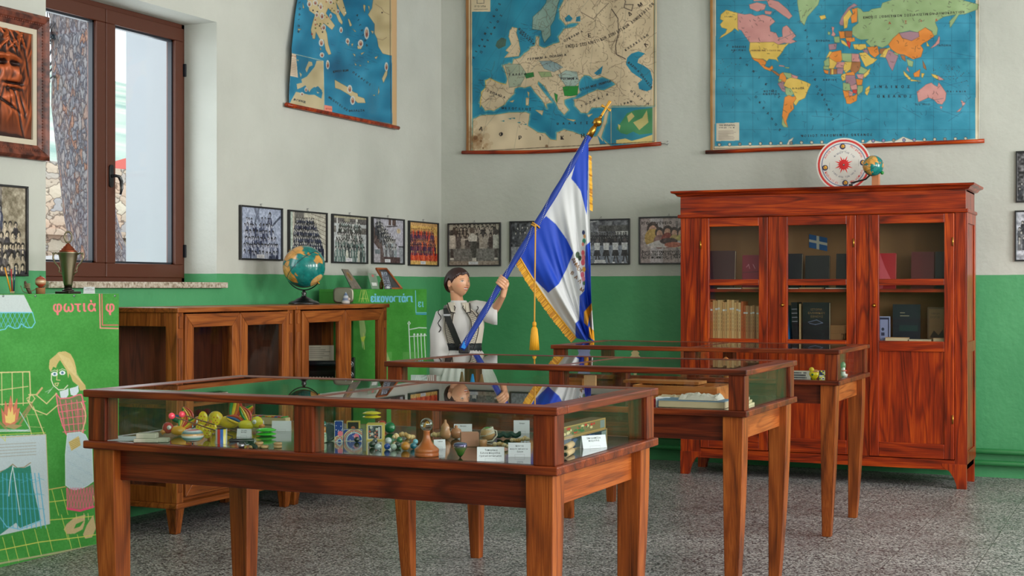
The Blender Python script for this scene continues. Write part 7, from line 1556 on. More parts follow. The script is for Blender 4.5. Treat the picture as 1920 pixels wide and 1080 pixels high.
def orrery():
    c = onY(1582, 309, 9.80); t = thing('orrery', 'seasons dial with a red sun and small globe, on top of the bookcase', 'orrery', (c.x, c.y, 1.977)); o = Vector((c.x, c.y, 1.977)); ct = c - o; R = .183
    v = (Vector((0, 0, CH)) - c); v.z = .25; v.normalize(); rt = Vector((0, 0, 1)).cross(v).normalized() * 1; rt = rt if rt.x > 0 else -rt; up = v.cross(rt); up = up if up.z > 0 else -up
    cv = Canvas(-100, -100, 100, 100, 1.3, (206, 202, 196)); cv.ring(0, 0, 88, 7, (196, 44, 40)); cv.ring(0, 0, 77, 2.4, (60, 76, 130)); sun = []
    for i in range(32): q = i * PI / 16; rr = (34 if i % 2 == 0 and (i // 2) % 2 else 24 if i % 2 == 0 else 15); sun.append((rr * math.sin(q), -rr * math.cos(q)))
    cv.poly(sun, (214, 30, 32)); cv.disc(0, 0, 17, (206, 26, 30)); cv.disc(0, 1, 3.5, (50, 40, 36))
    for x, y in ((-4, -66), (-66, 10), (5, 66), (67, -6)): cv.disc(x, y, 10.5, (34, 34, 70)); cv.disc(x + 1, y - 1, 6.5, (222, 160, 40)); cv.line([(x - 3, y - 5), (x + 2, y + 5)], 1.5, (34, 34, 70))
    cv.arc_text('Άνοιξη', 0, 0, 66, -PI + .32, -PI / 2 - .42, 15, (196, 50, 50)); cv.arc_text('Χειμώνας', 0, 0, 66, -PI / 2 + .3, -.35, 15, (196, 50, 50)); cv.arc_text('Καλοκαίρι', 0, 0, 72, PI - .35, PI / 2 + .25, 12, (196, 50, 50), True); cv.arc_text('Φθινόπωρο', 0, 0, 72, PI / 2 - .3, .3, 12, (196, 50, 50), True)
    cv.arc_text('ΚΙΝΗΣΗ ΤΗΣ ΓΗΣ', 0, 0, 42, -PI + .7, -.6, 8, (60, 66, 90)); cv.arc_text('ΓΥΡΩ ΑΠΟ ΤΟΝ ΗΛΙΟ', 0, 0, 48, PI - .5, .5, 8, (60, 66, 90), True)
    for x, y in ((-2, -50), (2, 52), (-50, 4), (52, -6)): cv.line([(x - 12 * (abs(y) > 20), y - 12 * (abs(x) > 20)), (x, y + 2), (x + 12 * (abs(y) > 20), y + 12 * (abs(x) > 20))], 1, (90, 90, 90), .6)
    n = 170; rr = np.linspace(.02, 1, n)[:, None] + np.zeros((1, 240)); th = np.linspace(0, 2 * PI, 240)[None, :] + np.zeros((n, 1)); X = rr * np.cos(th); Y = rr * np.sin(th); C = lin(cv.sample(X * 97, Y * 97) * 255)
    P = np.array(ct) + X[..., None] * R * np.array(rt) - Y[..., None] * R * np.array(up) + (.012 * (1 - rr) ** 2)[..., None] * np.array(v)
    m = MB(); m.grid(P, C); d_ = m.build('dial', M_print, t); d_.modifiers.new('s', 'SOLIDIFY').thickness = .003
    g = onY(1637, 311, 9.62) - o; m = MB(); globe_ball(m, g, .0685, orient((0, -1, 0), (1, 0, 0), (0, 0, 1), 60, 20, .5)); m.build('small_globe', M_gloss, t)
    k = onY(1654, 324, 9.62) - o; m = MB(); m.sphere(tuple(k), .012, nu=12, nv=8); m.tube([tuple(g), tuple(k)], .004, 6); m.build('green_knob', plain('green_plastic', (30, 130, 50), .4), t)
    m = MB(); m.tube([tuple(g - Vector((.02, 0, .06))), tuple(g - Vector((.055, -.03, .085))), (.07, -.1, .03)], .006, 8); m.build('arm', M_black, t)
    a0, b0 = onY(1635, 340, 9.7) - o, onY(1648, 340, 9.7) - o; MB().box(a0.x, b0.x, -.11, -.06, 0, g.z - .045).build('wooden_block', plain('light_wood', (196, 126, 84), .5), t, .001)
    MB().box(-.06, .06, .0, .05, 0, .03).build('foot', M_black, t)
orrery()
# low cabinet contents
def inlow(px, py, X): r = at(px, py, 1.0) - Vector((0, 0, CH)); return Vector((0, 0, CH)) + r * (X / r.x)
zs = .6805
p = inlow(600, 690, -4.92); t = thing('typewriter', 'black typewriter with a curled paper behind the glass of the far low cabinet', 'typewriter', (p.x, p.y, zs), YAWC)
m = MB(); m.loft([[(-.11, -.12, .0), (.11, -.12, .0), (.11, .1, 0), (-.11, .1, 0)], [(-.11, -.12, .03), (.11, -.12, .03), (.11, .1, .1), (-.11, .1, .1)], [(-.1, -.02, .09), (.1, -.02, .09), (.1, .1, .12), (-.1, .1, .12)]], smooth=False); m.build('housing', M_black, t)
m = MB(); m.tube([(-.13, .05, .135), (.13, .05, .135)], .018, 14); m.build('platen', M_rubber, t)
m = MB(); [m.tube([(-.09 + i * .02, -.1 + k * .022, .03 + k * .008), (-.09 + i * .02, -.1 + k * .022, .048 + k * .008)], .006, 8) for i in range(10) for k in range(3)]; m.build('keys', plain('ivory_keys', (200, 196, 184), .4), t)
cv = Canvas(0, 0, 40, 24, 2, (206, 196, 176)); [cv.line([(4, 4 + i * 3), (20 + (i * 7) % 16, 4 + i * 3)], .8, (90, 84, 80), .7) for i in range(6)]; m = MB(); m.face_print(cv, (-.09, .05, .25), (.17, .02, 0), (0, .0, -.1)); q = m.build('paper', M_print, t); q.modifiers.new('s', 'SOLIDIFY').thickness = .001
p = inlow(656, 690, -4.9); t = thing('loudspeaker', 'small black loudspeaker with two silver cones in the far low cabinet', 'speaker', (p.x, p.y, zs), YAWC); MB().box(-.03, .03, 0, .08, 0, .16).build('case', M_black, t, .004)
for z in (.045, .115): m = MB(); m.M = TR((0, 0, z), rx=PI / 2); m.lathe([(.024, -.001), (.024, .003), (.019, .002), (.012, -.0), (.008, .003), (.001, .004)], n=20); m.build('cone', M_steel, t)

# ================================================================== in the nearest display table
ZB = .8206
def K(py): return (CH - ZB) * FPX / (py - 540) / FPX     # metres per measured unit at that depth
def P1(px, py): return at_z(px, py, ZB)
def solo(m, name, label, cat, loc, mat=None, rz=YAWC, group=None, bevel=0): return tag(m.build(name, mat or M_gloss, None, bevel, loc, None, (0, 0, rz)), label, cat, group)
c8 = lambda *a: lin(a)
# glass marbles
gm = glass('marble_glass', (.8, .9, .95), .12, 3)
for px, py, r, c, lab in ((669, 829, 5, (20, 20, 28), 'black glass marble in front of the blue box'), (698, 839, 6, (24, 26, 34), 'black marble at the left of the marble cluster'), (703, 832, 5, (60, 62, 76), 'smoky marble just behind the black one'), (709, 844, 6.5, (176, 190, 196), 'clear marble second from the left in the front'), (726, 843, 6, (30, 66, 160), 'royal blue marble in the cluster'), (738, 844, 6, (176, 196, 184), 'milky pale green marble beside the blue one'), (728, 833, 6.5, (190, 200, 206), 'pale clear marble behind the blue one'), (746, 840, 6, (40, 46, 46), 'dark grey marble left of the amber one'), (749, 831, 6, (30, 110, 60), 'dark green marble behind the grey one'), (760, 845, 8.5, (206, 130, 20), 'largest marble of the cluster, amber coloured'), (775, 842, 6, (20, 110, 140), 'teal marble right of the amber one'), (779, 833, 5, (110, 180, 200), 'light blue marble beside the wooden stand')):
    rad = r * K(py); m = MB(); rad_ = rad; m.sphere((0, 0, rad), rad, c=lin(c), nu=24, nv=16); solo(m, 'marble', lab, 'marble', P1(px, py), printed('marble_print', .05, 1.0), group='marbles')
def box_toy(label, px, py, w_, h, dp, face, side, rz=YAWC, name='toy_box', z=ZB, group=None):
    k = K(py); p = at_z(px, py, ZB); t = thing(name, label, 'box', (p.x, p.y, z), rz, group); a, b, c_ = w_ * k, h * k, dp * k
    m = MB(); m.box(-a / 2, a / 2, 0, c_, 0, b, 0, lin(side)); m.build('carton', M_print, t, .0006)
    m = MB(); m.face_print(face, (-a / 2, -.0006, b), (a, 0, 0), (0, 0, -b)); m.build('printed_front', M_gloss, t); return t
def starbox(w_, h, seed):
    cv = Canvas(0, 0, w_, h, 3, (28, 56, 150)); cv.line([(0, 0), (w_, 0), (w_, h), (0, h)], 2, (206, 206, 196), 1, True)
    for i, c in enumerate(((226, 200, 120), (226, 150, 90), (190, 206, 190))): cv.ring(w_ * .6, h * .95, min(w_ * .62, h * .95) - i * 3, 2, c, PI, 2 * PI)
    cv.disc(w_ * .7, h * .6, 5, (232, 120, 140)); r_ = random.Random(seed); [cv.disc(r_.uniform(0, w_), r_.uniform(0, h), .8, (220, 220, 240)) for _ in range(16)]; return cv
box_toy('blue starry carton standing upright in the second bay', 635, 829, 16, 40, 14, starbox(16, 40, 1), (60, 70, 100)); box_toy('blue starry carton lying on its side', 661, 827, 36, 22, 14, starbox(36, 22, 2), (70, 70, 110))
cv = Canvas(0, 0, 32, 32, 3, (222, 196, 90)); cv.rect(2.5, 2.5, 29.5, 29.5, (220, 212, 200)); cv.rect(4, 4, 28, 28, (26, 24, 40)); r = random.Random(3); [cv.disc(r.uniform(6, 25), r.uniform(6, 26), r.uniform(1, 3), r.choice([(206, 60, 50), (214, 150, 120), (200, 200, 190), (90, 90, 110)])) for _ in range(24)]; cv.rect(22, 6, 26, 24, (200, 200, 206))
box_toy('yellow edged cube carton with a dark picture', 703, 826, 32, 31, 30, cv, (206, 176, 86)); cv = Canvas(0, 0, 24, 24, 2, (222, 196, 90)); cv.rect(2, 2, 22, 22, (60, 40, 50)); cv.disc(12, 14, 4, (206, 120, 90)); box_toy('small yellow edged carton behind the blue cartons', 662, 812, 24, 22, 14, cv, (206, 176, 86))
def yoyo(label, px, py, r, c, z=ZB):
    k = K(py); p = at_z(px, py, ZB); t = thing('yoyo', label, 'toy', (p.x, p.y, z), YAWC); R = r * k
    for s in (0, 1): h = R * .36; z0 = s * h * 1.15; m = MB(); m.lathe([(R * .5, z0), (R, z0 + h * .4), (R * .98, z0 + h * .6), (R * .5, z0 + h)] if s == 0 else [(R * .5, z0), (R * .98, z0 + h * .3), (R, z0 + h * .5), (R * .55, z0 + h * .95), (.001, z0 + h * 1.1)], n=36, c=lin(c)); m.build('half', M_gloss, t)
    m = MB(); m.lathe([(R * .3, h * .5), (R * .3, h * 1.6)], n=12); m.build('axle', M_steel, t); return t
yoyo('bright green yo-yo near the front glass', 499, 817, 19, (60, 206, 20)); k = K(826); yoyo('yellow yo-yo resting on the yellow edged carton', 697, 815, 17.5, (222, 206, 20), ZB + 31 * k + .001)
for px, py, r, c, lab in ((731, 812, 10.5, (12, 110, 62), 'dark green ball right of the cube carton'), (716, 806, 9, (176, 24, 20), 'red ball hidden behind the cube carton'), (604, 806, 9, (20, 110, 96), 'teal ball at the left end of the second bay')):
    q = r * K(py); m = MB(); m.sphere((0, 0, q), q, c=lin(c)); solo(m, 'ball', lab, 'ball', P1(px, py))
def turned(name, label, cat, px, py, prof, c, mat=None, n=28, z=ZB):
    k = K(py); m = MB(); m.lathe([(max(r, .02) * k, h * k) for r, h in prof], n=n, c=None if c is None else (lin(c) if not isinstance(c[0], tuple) else [lin(q) for q in c])); p = at_z(px, py, ZB); return solo(m, name, label, cat, (p.x, p.y, z), mat)
t = thing('marble_stand', 'turned wooden stand holding a crystal marble', 'ornament', P1(800, 855), YAWC); k = K(855)
m = MB(); m.lathe([(r * k, h * k) for r, h in ((22, 0), (23, 1), (23, 6), (22, 7), (23, 8), (23, 13), (20, 16), (14, 21), (9, 28), (6.5, 36), (6, 46), (7, 48))], n=40); m.build('stand', plain('turned_wood', (176, 92, 44), .35, coat=.3), t)
m = MB(); m.sphere((0, 0, 59 * k), 12.5 * k, nu=32, nv=20); m.build('crystal_marble', glass('crystal', (.9, .94, .96), .18, 2.5), t); m = MB(); m.tube([(-5 * k, 0, 54 * k), (-3 * k, 0, 60 * k), (1 * k, 0, 64 * k), (4 * k, 0, 60 * k)], 2.4 * k, 8, c=lin((226, 150, 20))); m.build('swirl', M_gloss, t)
turned('whipping_top', 'pear shaped wooden top left of the knobbly one', 'spinning top', 835, 824, [(4, 0), (9, 4), (11, 11), (8, 19), (8.5, 22), (6, 28), (2.5, 32), (2, 37), (.2, 37.5)], (190, 134, 96)); turned('whipping_top', 'round wooden top with a knob beside the brick', 'spinning top', 855, 823, [(3, 0), (9, 3), (11, 11), (9, 18), (3, 21), (3.5, 24), (.2, 26)], (172, 112, 78))
turned('metallic_top', 'iridescent purple and green pointed top near the front glass', 'spinning top', 863, 858, [(1, 0), (6, 6), (11, 16), (13.5, 22), (12, 27), (8, 28), (6, 24), (.2, 23)], ((30, 60, 20), (60, 140, 40), (120, 150, 70), (110, 90, 120), (90, 96, 150), (150, 160, 190), (60, 60, 90), (40, 40, 60)), printed('iridescent', .2, .6, 0, .5))
turned('glass_jar', 'striped glass jar with a wooden lid beside the middle post', 'jar', 603, 830, [(7, 0), (9.5, 2), (10, 17), (8, 19), (8.5, 20), (8.5, 29), (7, 30)], ((120, 140, 110), (190, 206, 180), (70, 110, 70), (180, 190, 170), (176, 110, 40), (186, 120, 50), (170, 100, 36))); turned('wooden_cylinder', 'short wooden cylinder in front of the string wound top', 'toy', 906, 840, [(7.5, 0), (7.5, 14), (6.5, 16)], (190, 136, 92))
k = K(826); t = thing('tin_disc', 'round dark tin standing on edge left of the blue cartons', 'tin', P1(617, 827), YAWC + .9); m = MB(); m.M = TR((0, 0, 17 * k), rx=PI / 2); m.lathe([(16 * k, -3 * k), (17 * k, -2 * k), (17 * k, 3 * k), (14 * k, 4 * k), (12 * k, 3 * k)], n=32, c=lin((62, 70, 78))); m.build('tin', M_gloss, t)
m = MB(); k = K(838); m.box(-16 * k, 18 * k, 0, 20 * k, 0, 27 * k, c=lin((176, 124, 100))); solo(m, 'wooden_block', 'plain pinkish wooden block near the label cards', 'block', P1(880, 838), M_print, YAWC + .12, bevel=.002)
t = thing('string_wound_top', 'painted top wound with thick white string', 'spinning top', P1(914, 828), YAWC); k = K(828); m = MB(); m.lathe([(r * k, h * k) for r, h in ((3, 0), (10, 5), (14, 13), (12, 22), (6, 27), (.3, 28))], n=28, c=[lin(q) for q in ((190, 150, 100), (196, 150, 100), (206, 160, 110), (190, 150, 100), (60, 130, 50), (60, 130, 50))]); m.build('top_body', M_gloss, t)
m = MB(); m.tube([((13.5 - .25 * q) * k * math.cos(q * 2.1), (13.5 - .25 * q) * k * math.sin(q * 2.1), (12 + .8 * q + 3 * math.cos(q * 2.1)) * k) for q in np.linspace(0, 16, 90)], 1.3 * k, 6); m.tube([(-14 * k, -8 * k, 1.5 * k), (0, -14 * k, 1.5 * k), (10 * k, -12 * k, 3 * k), (18 * k, -4 * k, 12 * k), (17 * k, 0, 20 * k), (10 * k, 0, 22 * k)], 1.3 * k, 6); m.build('string', plain('white_string', (206, 200, 186), .8), t)
r = random.Random(9)
for i, (px, py, lab) in enumerate(((742, 824, 'knucklebone behind the marbles, left of three'), (757, 822, 'knucklebone behind the marbles, middle of three'), (770, 826, 'knucklebone behind the marbles, right of three'), (817, 822, 'knucklebone right behind the crystal marble stand'), (934, 840, 'knucklebone above the front label card'), (947, 842, 'knucklebone between the two front cards'), (966, 830, 'knucklebone behind the right front card'), (984, 828, 'knucklebone nearest the corner post'))):
    k = K(py); m = MB()
    for q in range(5): m.sphere(((q - 2) * 3.2 * k, r.uniform(-2, 2) * k, (4 + r.uniform(0, 4)) * k), (3.4 + r.uniform(0, 1.6)) * k, c=lin(r.choice([(214, 180, 124), (196, 150, 84), (222, 200, 160)])), nu=8, nv=6)
    solo(m, 'knucklebone', lab, 'bone', P1(px, py), M_gloss, r.uniform(0, 3), 'knucklebones')
k = K(824); m = MB(); m.grid(np.array([[[x * k, y * k, (6 + 7 * math.exp(-((y - 6) / 7.) ** 2) + 2 * math.sin(x * .4)) * k] for x in range(-22, 24, 2)] for y in range(-2, 18, 2)], float), np.broadcast_to(lin((24, 54, 50)), (10, 23, 3))); o = solo(m, 'green_cloth', 'folded dark green cloth behind the bones', 'cloth', P1(955, 824), M_print); o.modifiers.new('s', 'SOLIDIFY').thickness = -.008
for px, py, w_, h, ls, rz, lab in ((920, 864, 51, 26, ('Τοπαράκια', 'ξύλινα παιχνίδια', 'σχολικά αντικείμενα'), YAWC, 'white lettered card nearest the front glass, left of two'), (974, 856, 42, 26, ('Κότσια', 'παιχνίδι από κότσια', 'ζώων'), YAWC, 'white lettered card nearest the corner post'), (978, 812, 30, 24, ('Σβούρα',), YAWC, 'white card behind the green cloth'), (868, 812, 34, 17, ('Σβούρες',), YAWC, 'white card behind the wooden block'), (824, 841, 22, 17, ('Γυάλα',), YAWC + .3, 'small card right of the crystal marble stand'), (458, 819, 28, 15, ('Πιστόλι', 'παιδικό'), YAWC - .2, 'grey card leaning behind the toy pistol'), (528, 808, 36, 19, ('',), YAWC, 'blank white card behind the green yo-yo'), (489, 806, 12, 17, ('',), YAWC + .6, 'narrow folded card left of the blank one')):
    k = K(py); small_card('label_card', lab, P1(px, py), rz, w_ * k, h * k, ls, group='label cards in the nearest table', ts=6.5 if w_ > 40 else 5)
# first bay: colourful wooden toys
k = K(829); m = MB(); m.box(-30 * k, 16 * k, 0, 26 * k, 0, 7 * k); m.box(-26 * k, 12 * k, 2 * k, 24 * k, 7 * k, 17 * k); m.box(12 * k, 34 * k, 4 * k, 22 * k, 0, 8 * k); solo(m, 'folded_cloth', 'pale grey folded linen at the left of the first bay', 'cloth', P1(280, 830), plain('linen', (176, 172, 156), .9), bevel=.003)
m = MB(); m.box(-.06, .05, 0, .12, 0, .001); solo(m, 'paper_sheet', 'white sheet of paper flat in the front left corner', 'paper', P1(238, 826), plain('white_sheet', (200, 206, 216), .7), .5)
RB = [(206, 40, 36), (226, 110, 30), (232, 200, 30), (40, 130, 50)]
def wing(m, cx, cz, ang, L, wd, y=0.0, cs=RB):
    """striped curved wing of a wooden toy"""
    for i, c in enumerate(cs):
        P = []
        for u in np.linspace(0, 1, 12):
            hw = wd * math.sin(PI * (.12 + .8 * u)) ; row = []
            for v in (i / len(cs), (i + 1) / len(cs)):
                a, b = u * L, (v - .5) * hw + .35 * L * u * u * .5; row.append((cx + a * math.cos(ang) - b * math.sin(ang), y + .1 * L * math.sin(PI * u), cz + a * math.sin(ang) + b * math.cos(ang)))
            P.append(row)
        m.grid(np.array(P), np.broadcast_to(lin(c), (12, 2, 3)))
def bird(label, px, py, body, head, tail, s, face=-1, y=0):
    k = K(py) * s; t = thing('bird_toy', label, 'toy', P1(px, py), YAWC, 'painted wooden bird toys')
    m = MB(); m.sphere((0, 0, 9 * k), 9 * k, c=lin(body), sc3=(1.4, .7, .85)); m.build('bird_body', M_gloss, t)
    m = MB(); m.sphere((face * 16 * k, 0, 13 * k), 9 * k, c=lin(head), sc3=(1, .7, 1)); m.sphere((face * 13 * k, -5 * k, 14 * k), 3.6 * k, c=lin((222, 222, 216)), nu=10, nv=8); m.sphere((face * 13 * k, -7 * k, 14 * k), 1.6 * k, c=lin((20, 20, 24)), nu=8, nv=6); m.build('bird_head', M_gloss, t)
    m = MB(); m.tube([(face * 20 * k, 0, 9 * k), (face * 25 * k, 0, 6 * k), (face * 24 * k, 0, 2 * k)], [5 * k, 4 * k, 1 * k], 8, c=lin((206, 130, 50))); m.build('beak', M_gloss, t)
    m = MB(); wing(m, 4 * k, 14 * k, 1.9 if face > 0 else 1.2, 26 * k, 16 * k, -2 * k); q = m.build('wing', M_gloss, t); q.modifiers.new('s', 'SOLIDIFY').thickness = .0015
    m = MB(); wing(m, -face * 8 * k, 12 * k, .5 if face < 0 else 2.6, 24 * k, 14 * k, 3 * k, tail); q = m.build('tail', M_gloss, t); q.modifiers.new('s', 'SOLIDIFY').thickness = .0015; return t
bird('wooden parrot toy with red and blue head and rainbow wing', 334, 818, (222, 160, 30), (176, 24, 40), [(206, 40, 30), (226, 130, 30), (230, 206, 40), (50, 140, 50)], 1.2); bird('wooden bird toy with dark blue body behind the parrot', 354, 806, (30, 60, 120), (206, 130, 40), [(24, 60, 130), (20, 90, 60)], 1.15, 1)
bird('yellow wooden duck toy with red crest and rainbow tail', 430, 806, (226, 190, 20), (226, 190, 20), RB, 1.6); bird('yellow wooden duck toy nearest the green yo-yo', 462, 808, (222, 206, 30), (222, 206, 30), [(206, 60, 30), (40, 80, 150), (230, 190, 30)], 1.25, 1)
for px, py, lab in ((391, 824, 'yellow wooden butterfly with red dots, upright'),):
    k = K(py); t = thing('butterfly_toy', lab, 'toy', P1(px, py), YAWC); m = MB(); m.tube([(0, 0, 0), (4 * k, 0, 20 * k), (6 * k, 0, 36 * k)], 2.6 * k, 8, c=lin((226, 130, 30))); m.build('butterfly_body', M_gloss, t)
    for a, b, q, L in ((-10, 40, 9, 13), (14, 38, 8, 12), (-16, 20, 8, 11), (-2, 14, 9, 12), (8, 22, 8, 10)):
        m = MB(); m.sphere((a * k, -2 * k, b * k), L * k, c=lin((230, 206, 20)), sc3=(q / L, .12, 1), nu=20, nv=12)
        for dx, dz in ((-3, 4), (3, 3), (0, -2), (-3, -6), (3, -6)): m.sphere(((a + dx) * k, -3.6 * k, (b + dz) * k), 1.2 * k, c=lin((206, 70, 20)), nu=6, nv=5)
        m.build('wing', M_gloss, t)
for x0, y0, x1, y1, d_, lab in ((322, 780, 436, 818, 4.28, 'pink headed drumstick lying over the toys, lower one'), (341, 777, 452, 812, 4.32, 'pink headed drumstick lying over the toys, upper one')):
    a, b = at(x0, y0, d_), at_z(x1, y1, ZB + .0025); t = thing('drumstick', lab, 'drumstick', a, 0, 'drumsticks'); m = MB(); m.sphere((0, 0, 0), .010, c=lin((232, 70, 90)), nu=14, nv=10); m.build('mallet_head', M_gloss, t); m = MB(); m.tube([(0, 0, 0), tuple(b - a)], .0022, 6); m.build('stick', plain('stick_wood', (110, 66, 40), .5), t)
t = thing('humming_top', 'tin humming top with coloured stripes near the front glass', 'spinning top', P1(361, 832), YAWC); k = K(832); st = ((120, 120, 126), (206, 206, 210), (200, 60, 60), (210, 214, 214), (40, 130, 130), (222, 226, 226), (216, 150, 60), (40, 110, 130), (214, 216, 220), (200, 60, 60), (190, 196, 200), (110, 110, 116))
m = MB(); m.lathe([(max(.3, 21 * math.cos(a)) * k, (16 + 13 * math.sin(a)) * k) for a in np.linspace(-PI / 2, PI / 2, 12)], n=40, c=[lin(q) for q in st]); m.build('tin_body', M_gloss, t); m = MB(); m.tube([(0, 0, 0), (0, 0, 4 * k)], 1.4 * k, 8); m.tube([(0, 0, 28 * k), (0, 0, 36 * k)], 1.4 * k, 8); m.build('spindle', M_steel, t)
k = K(832); m = MB(); n = 12
for i in range(n): a0, a1 = 2 * PI * i / n, 2 * PI * (i + 1) / n; m.grid(np.array([[(11 * k * math.cos(a), 11 * k * math.sin(a), z * k) for z in (0, 28)] for a in (a0, a1)]), np.broadcast_to(lin(((206, 30, 40), (30, 90, 190), (226, 206, 60), (214, 214, 214))[i % 4]), (2, 2, 3)))
m.lathe([(.3 * k, 28 * k), (11 * k, 28 * k)], n=12); solo(m, 'striped_drum', 'small drum with red, blue and yellow stripes beside the toy pistol', 'toy', P1(415, 832))
t = thing('toy_pistol', 'black toy pistol lying before the striped drum', 'toy gun', P1(452, 840), YAWC + .15); k = K(840)
m = MB(); m.tube([(-22 * k, 0, 14 * k), (24 * k, 0, 14 * k)], 3.6 * k, 12); m.box(-4 * k, 24 * k, -3 * k, 3 * k, 6 * k, 16 * k); m.build('barrel', M_black, t, .0006); m = MB(); m.tube([(16 * k, 0, 10 * k), (24 * k, -8 * k, 4 * k), (28 * k, -16 * k, 3 * k)], [5 * k, 4.5 * k, 4 * k], 10); m.build('grip', M_black, t)
m = MB(); m.tube([(-4 * k, -5 * k, 5 * k), (6 * k, -5 * k, 5 * k)], 5 * k, 12); m.tube([(6 * k, -6 * k, 12 * k), (10 * k, -7 * k, 6 * k), (16 * k, -6 * k, 8 * k)], 1.3 * k, 6); m.build('drum', M_steel, t)
for i, (px, py, z) in enumerate(((474, 840, 0), (486, 839, 0), (486, 839, 1), (496, 840, 0), (521, 840, 0), (521, 840, 1))):
    k = K(py); m = MB(); m.lathe([(6.5 * k, 0), (8 * k, 1.2 * k), (8 * k, 4.2 * k), (6.5 * k, 5.4 * k), (.2 * k, 5 * k)], n=24, c=lin((196, 152, 104))); p = P1(px, py); solo(m, 'wooden_disc', ('wooden disc lying just right of the pistol grip', 'lower disc of the left wooden stack', 'upper disc of the left wooden stack', 'single wooden disc touching the left stack', 'lower disc of the pair beside the middle post', 'upper disc of the pair beside the middle post')[i], 'disc', (p.x, p.y, ZB + z * 5.6 * k), group='wooden discs')
t = thing('metallophone', 'pale wooden metallophone with coloured bars at the back of the first bay', 'xylophone', P1(505, 796), 0.0); k = K(796)
MB().box(-44 * k, 40 * k, -6 * k, 10 * k, 0, 14 * k).build('sound_box', plain('pale_wood', (206, 184, 140), .6), t, .002); m = MB()
for i in range(11): m.box((-40 + i * 7) * k, (-35 + i * 7) * k, -7 * k, 11 * k, 14.5 * k, 16.5 * k, c=lin(((226, 200, 40), (206, 60, 30), (40, 80, 160), (206, 40, 40), (60, 140, 60), (230, 130, 30))[i % 6]))
m.build('bars', M_gloss, t)
# right hand end: game boxes, card and parchment rolls
def gamebox(label, z, h, L, cols, dx=0):
    t = thing('game_box', label, 'box', (-1.60 + dx, 3.99, z), PI / 2, 'flat game boxes'); m = MB(); m.box(-L / 2, L / 2, 0, .05, 0, h, c=lin((104, 70, 44))); m.build('carton', M_print, t, .001)
    cv = Canvas(0, 0, 90, 18, 2, cols[0]); cv.rect(2, 2, 88, 16, cols[1]); r_ = random.Random(len(label)); [cv.disc(r_.uniform(4, 70), r_.uniform(4, 14), r_.uniform(1, 4), r_.choice(cols[2:]), 2) for _ in range(26)]; cv.rect(80, 3, 88, 15, (120, 130, 130)); m = MB(); m.face_print(cv, (-L / 2, -.0006, h), (L, 0, 0), (0, 0, -h)); m.build('printed_side', M_gloss, t)
gamebox('long blue edged game box under another, right end of the table', ZB, .038, .46, ((150, 120, 80), (22, 32, 62), (60, 80, 120), (30, 40, 70))); gamebox('long game box with red and green print, topmost of the two', ZB + .039, .034, .42, ((170, 136, 80), (120, 104, 70), (176, 40, 40), (60, 100, 60), (206, 190, 140)), .002)
small_card('label_card', 'white lettered card in front of the game boxes at the right end', (-1.56, 4.0, ZB), .95, .085, .038, ('Επιτραπέζια', 'παιχνίδια'), group='label cards in the nearest table', ts=8)
for z, lab in ((.0, 'rolled parchment at the right end, lower of the two'), (.019, 'rolled parchment at the right end, upper of the two')):
    t = thing('paper_roll', lab, 'scroll', (-1.55, 3.78, ZB + z), PI / 2 + .2, 'rolled parchments'); m = MB(); m.tube([(-.05, 0, .0095), (.05, 0, .0095)], .0092, 16); m.build('parchment', plain('parchment', (196, 166, 126), .8), t); m = MB(); m.tube([(-.055, 0, .0095), (-.05, 0, .0095)], .006, 12); m.build('roll_end', M_black, t)

# ================================================================== in the middle display table
lw = wood('toy_box_wood', axis='x', dark=(120, 66, 28), mid=(176, 104, 52), light=(206, 138, 80))
def tray_box(label, p, w_, dp, h, cells, name='wooden_box'):
    t = thing(name, label, 'box', p, 0.0); m = MB(); e = .008; m.box(0, w_, 0, e, 0, h); m.box(0, w_, dp - e, dp, 0, h); m.box(0, e, e, dp - e, 0, h); m.box(w_ - e, w_, e, dp - e, 0, h); m.box(0, w_, 0, dp, 0, .006); m.build('sides', lw, t, .001)
    m = MB(); [m.box(w_ * i / cells - .002, w_ * i / cells + .002, e, dp - e, .006, h - .006) for i in range(1, cells)]; m.build('dividers', lw, t)
p = P1(1165, 748); tray_box('large wooden box with compartments in the middle table', (-2.06, 5.74, ZB), .37, .24, .068, 6); m = MB(); m.box(0, .34, 0, .12, 0, .012); solo(m, 'wooden_board', 'thin wooden board resting on the compartment box', 'board', (-2.14, 5.84, ZB + .0685), lw, 0, bevel=.001)
tray_box('small open wooden frame beside the middle post', (-2.36, 5.66, ZB), .10, .1, .09, 2); q = MB(); q.box(0, .05, 0, .02, 0, .11); solo(q, 'wooden_wedge', 'pale wooden upright block right of the small frame', 'block', (-2.235, 5.62, ZB), plain('pale_block', (206, 156, 110), .6), .1)
small_card('label_card', 'white lettered card in front of the compartment box', P1(1243, 759), YAWC, .058, .032, ('Ξύλινη κασετίνα', 'μαθητή'), ts=6); m = MB(); m.box(-.03, .02, 0, .03, 0, .022, c=lin((176, 20, 30))); solo(m, 'red_box', 'small red and white box left of the lettered card', 'box', P1(1226, 758), M_print)
t = thing('open_book', 'old thick book with a blue worn cover near the front of the middle table', 'book', (-1.86, 5.49, ZB), .03); m = MB(); m.box(0, .27, 0, .14, .001, .026); m.build('pages', plain('old_pages', (196, 178, 146), .9), t); m = MB(); m.box(-.004, .27, -.003, .145, .026, .029, c=lin((120, 150, 176))); m.box(-.004, .0, -.003, .145, 0, .026, c=lin((60, 80, 100))); m.build('cover', M_print, t)
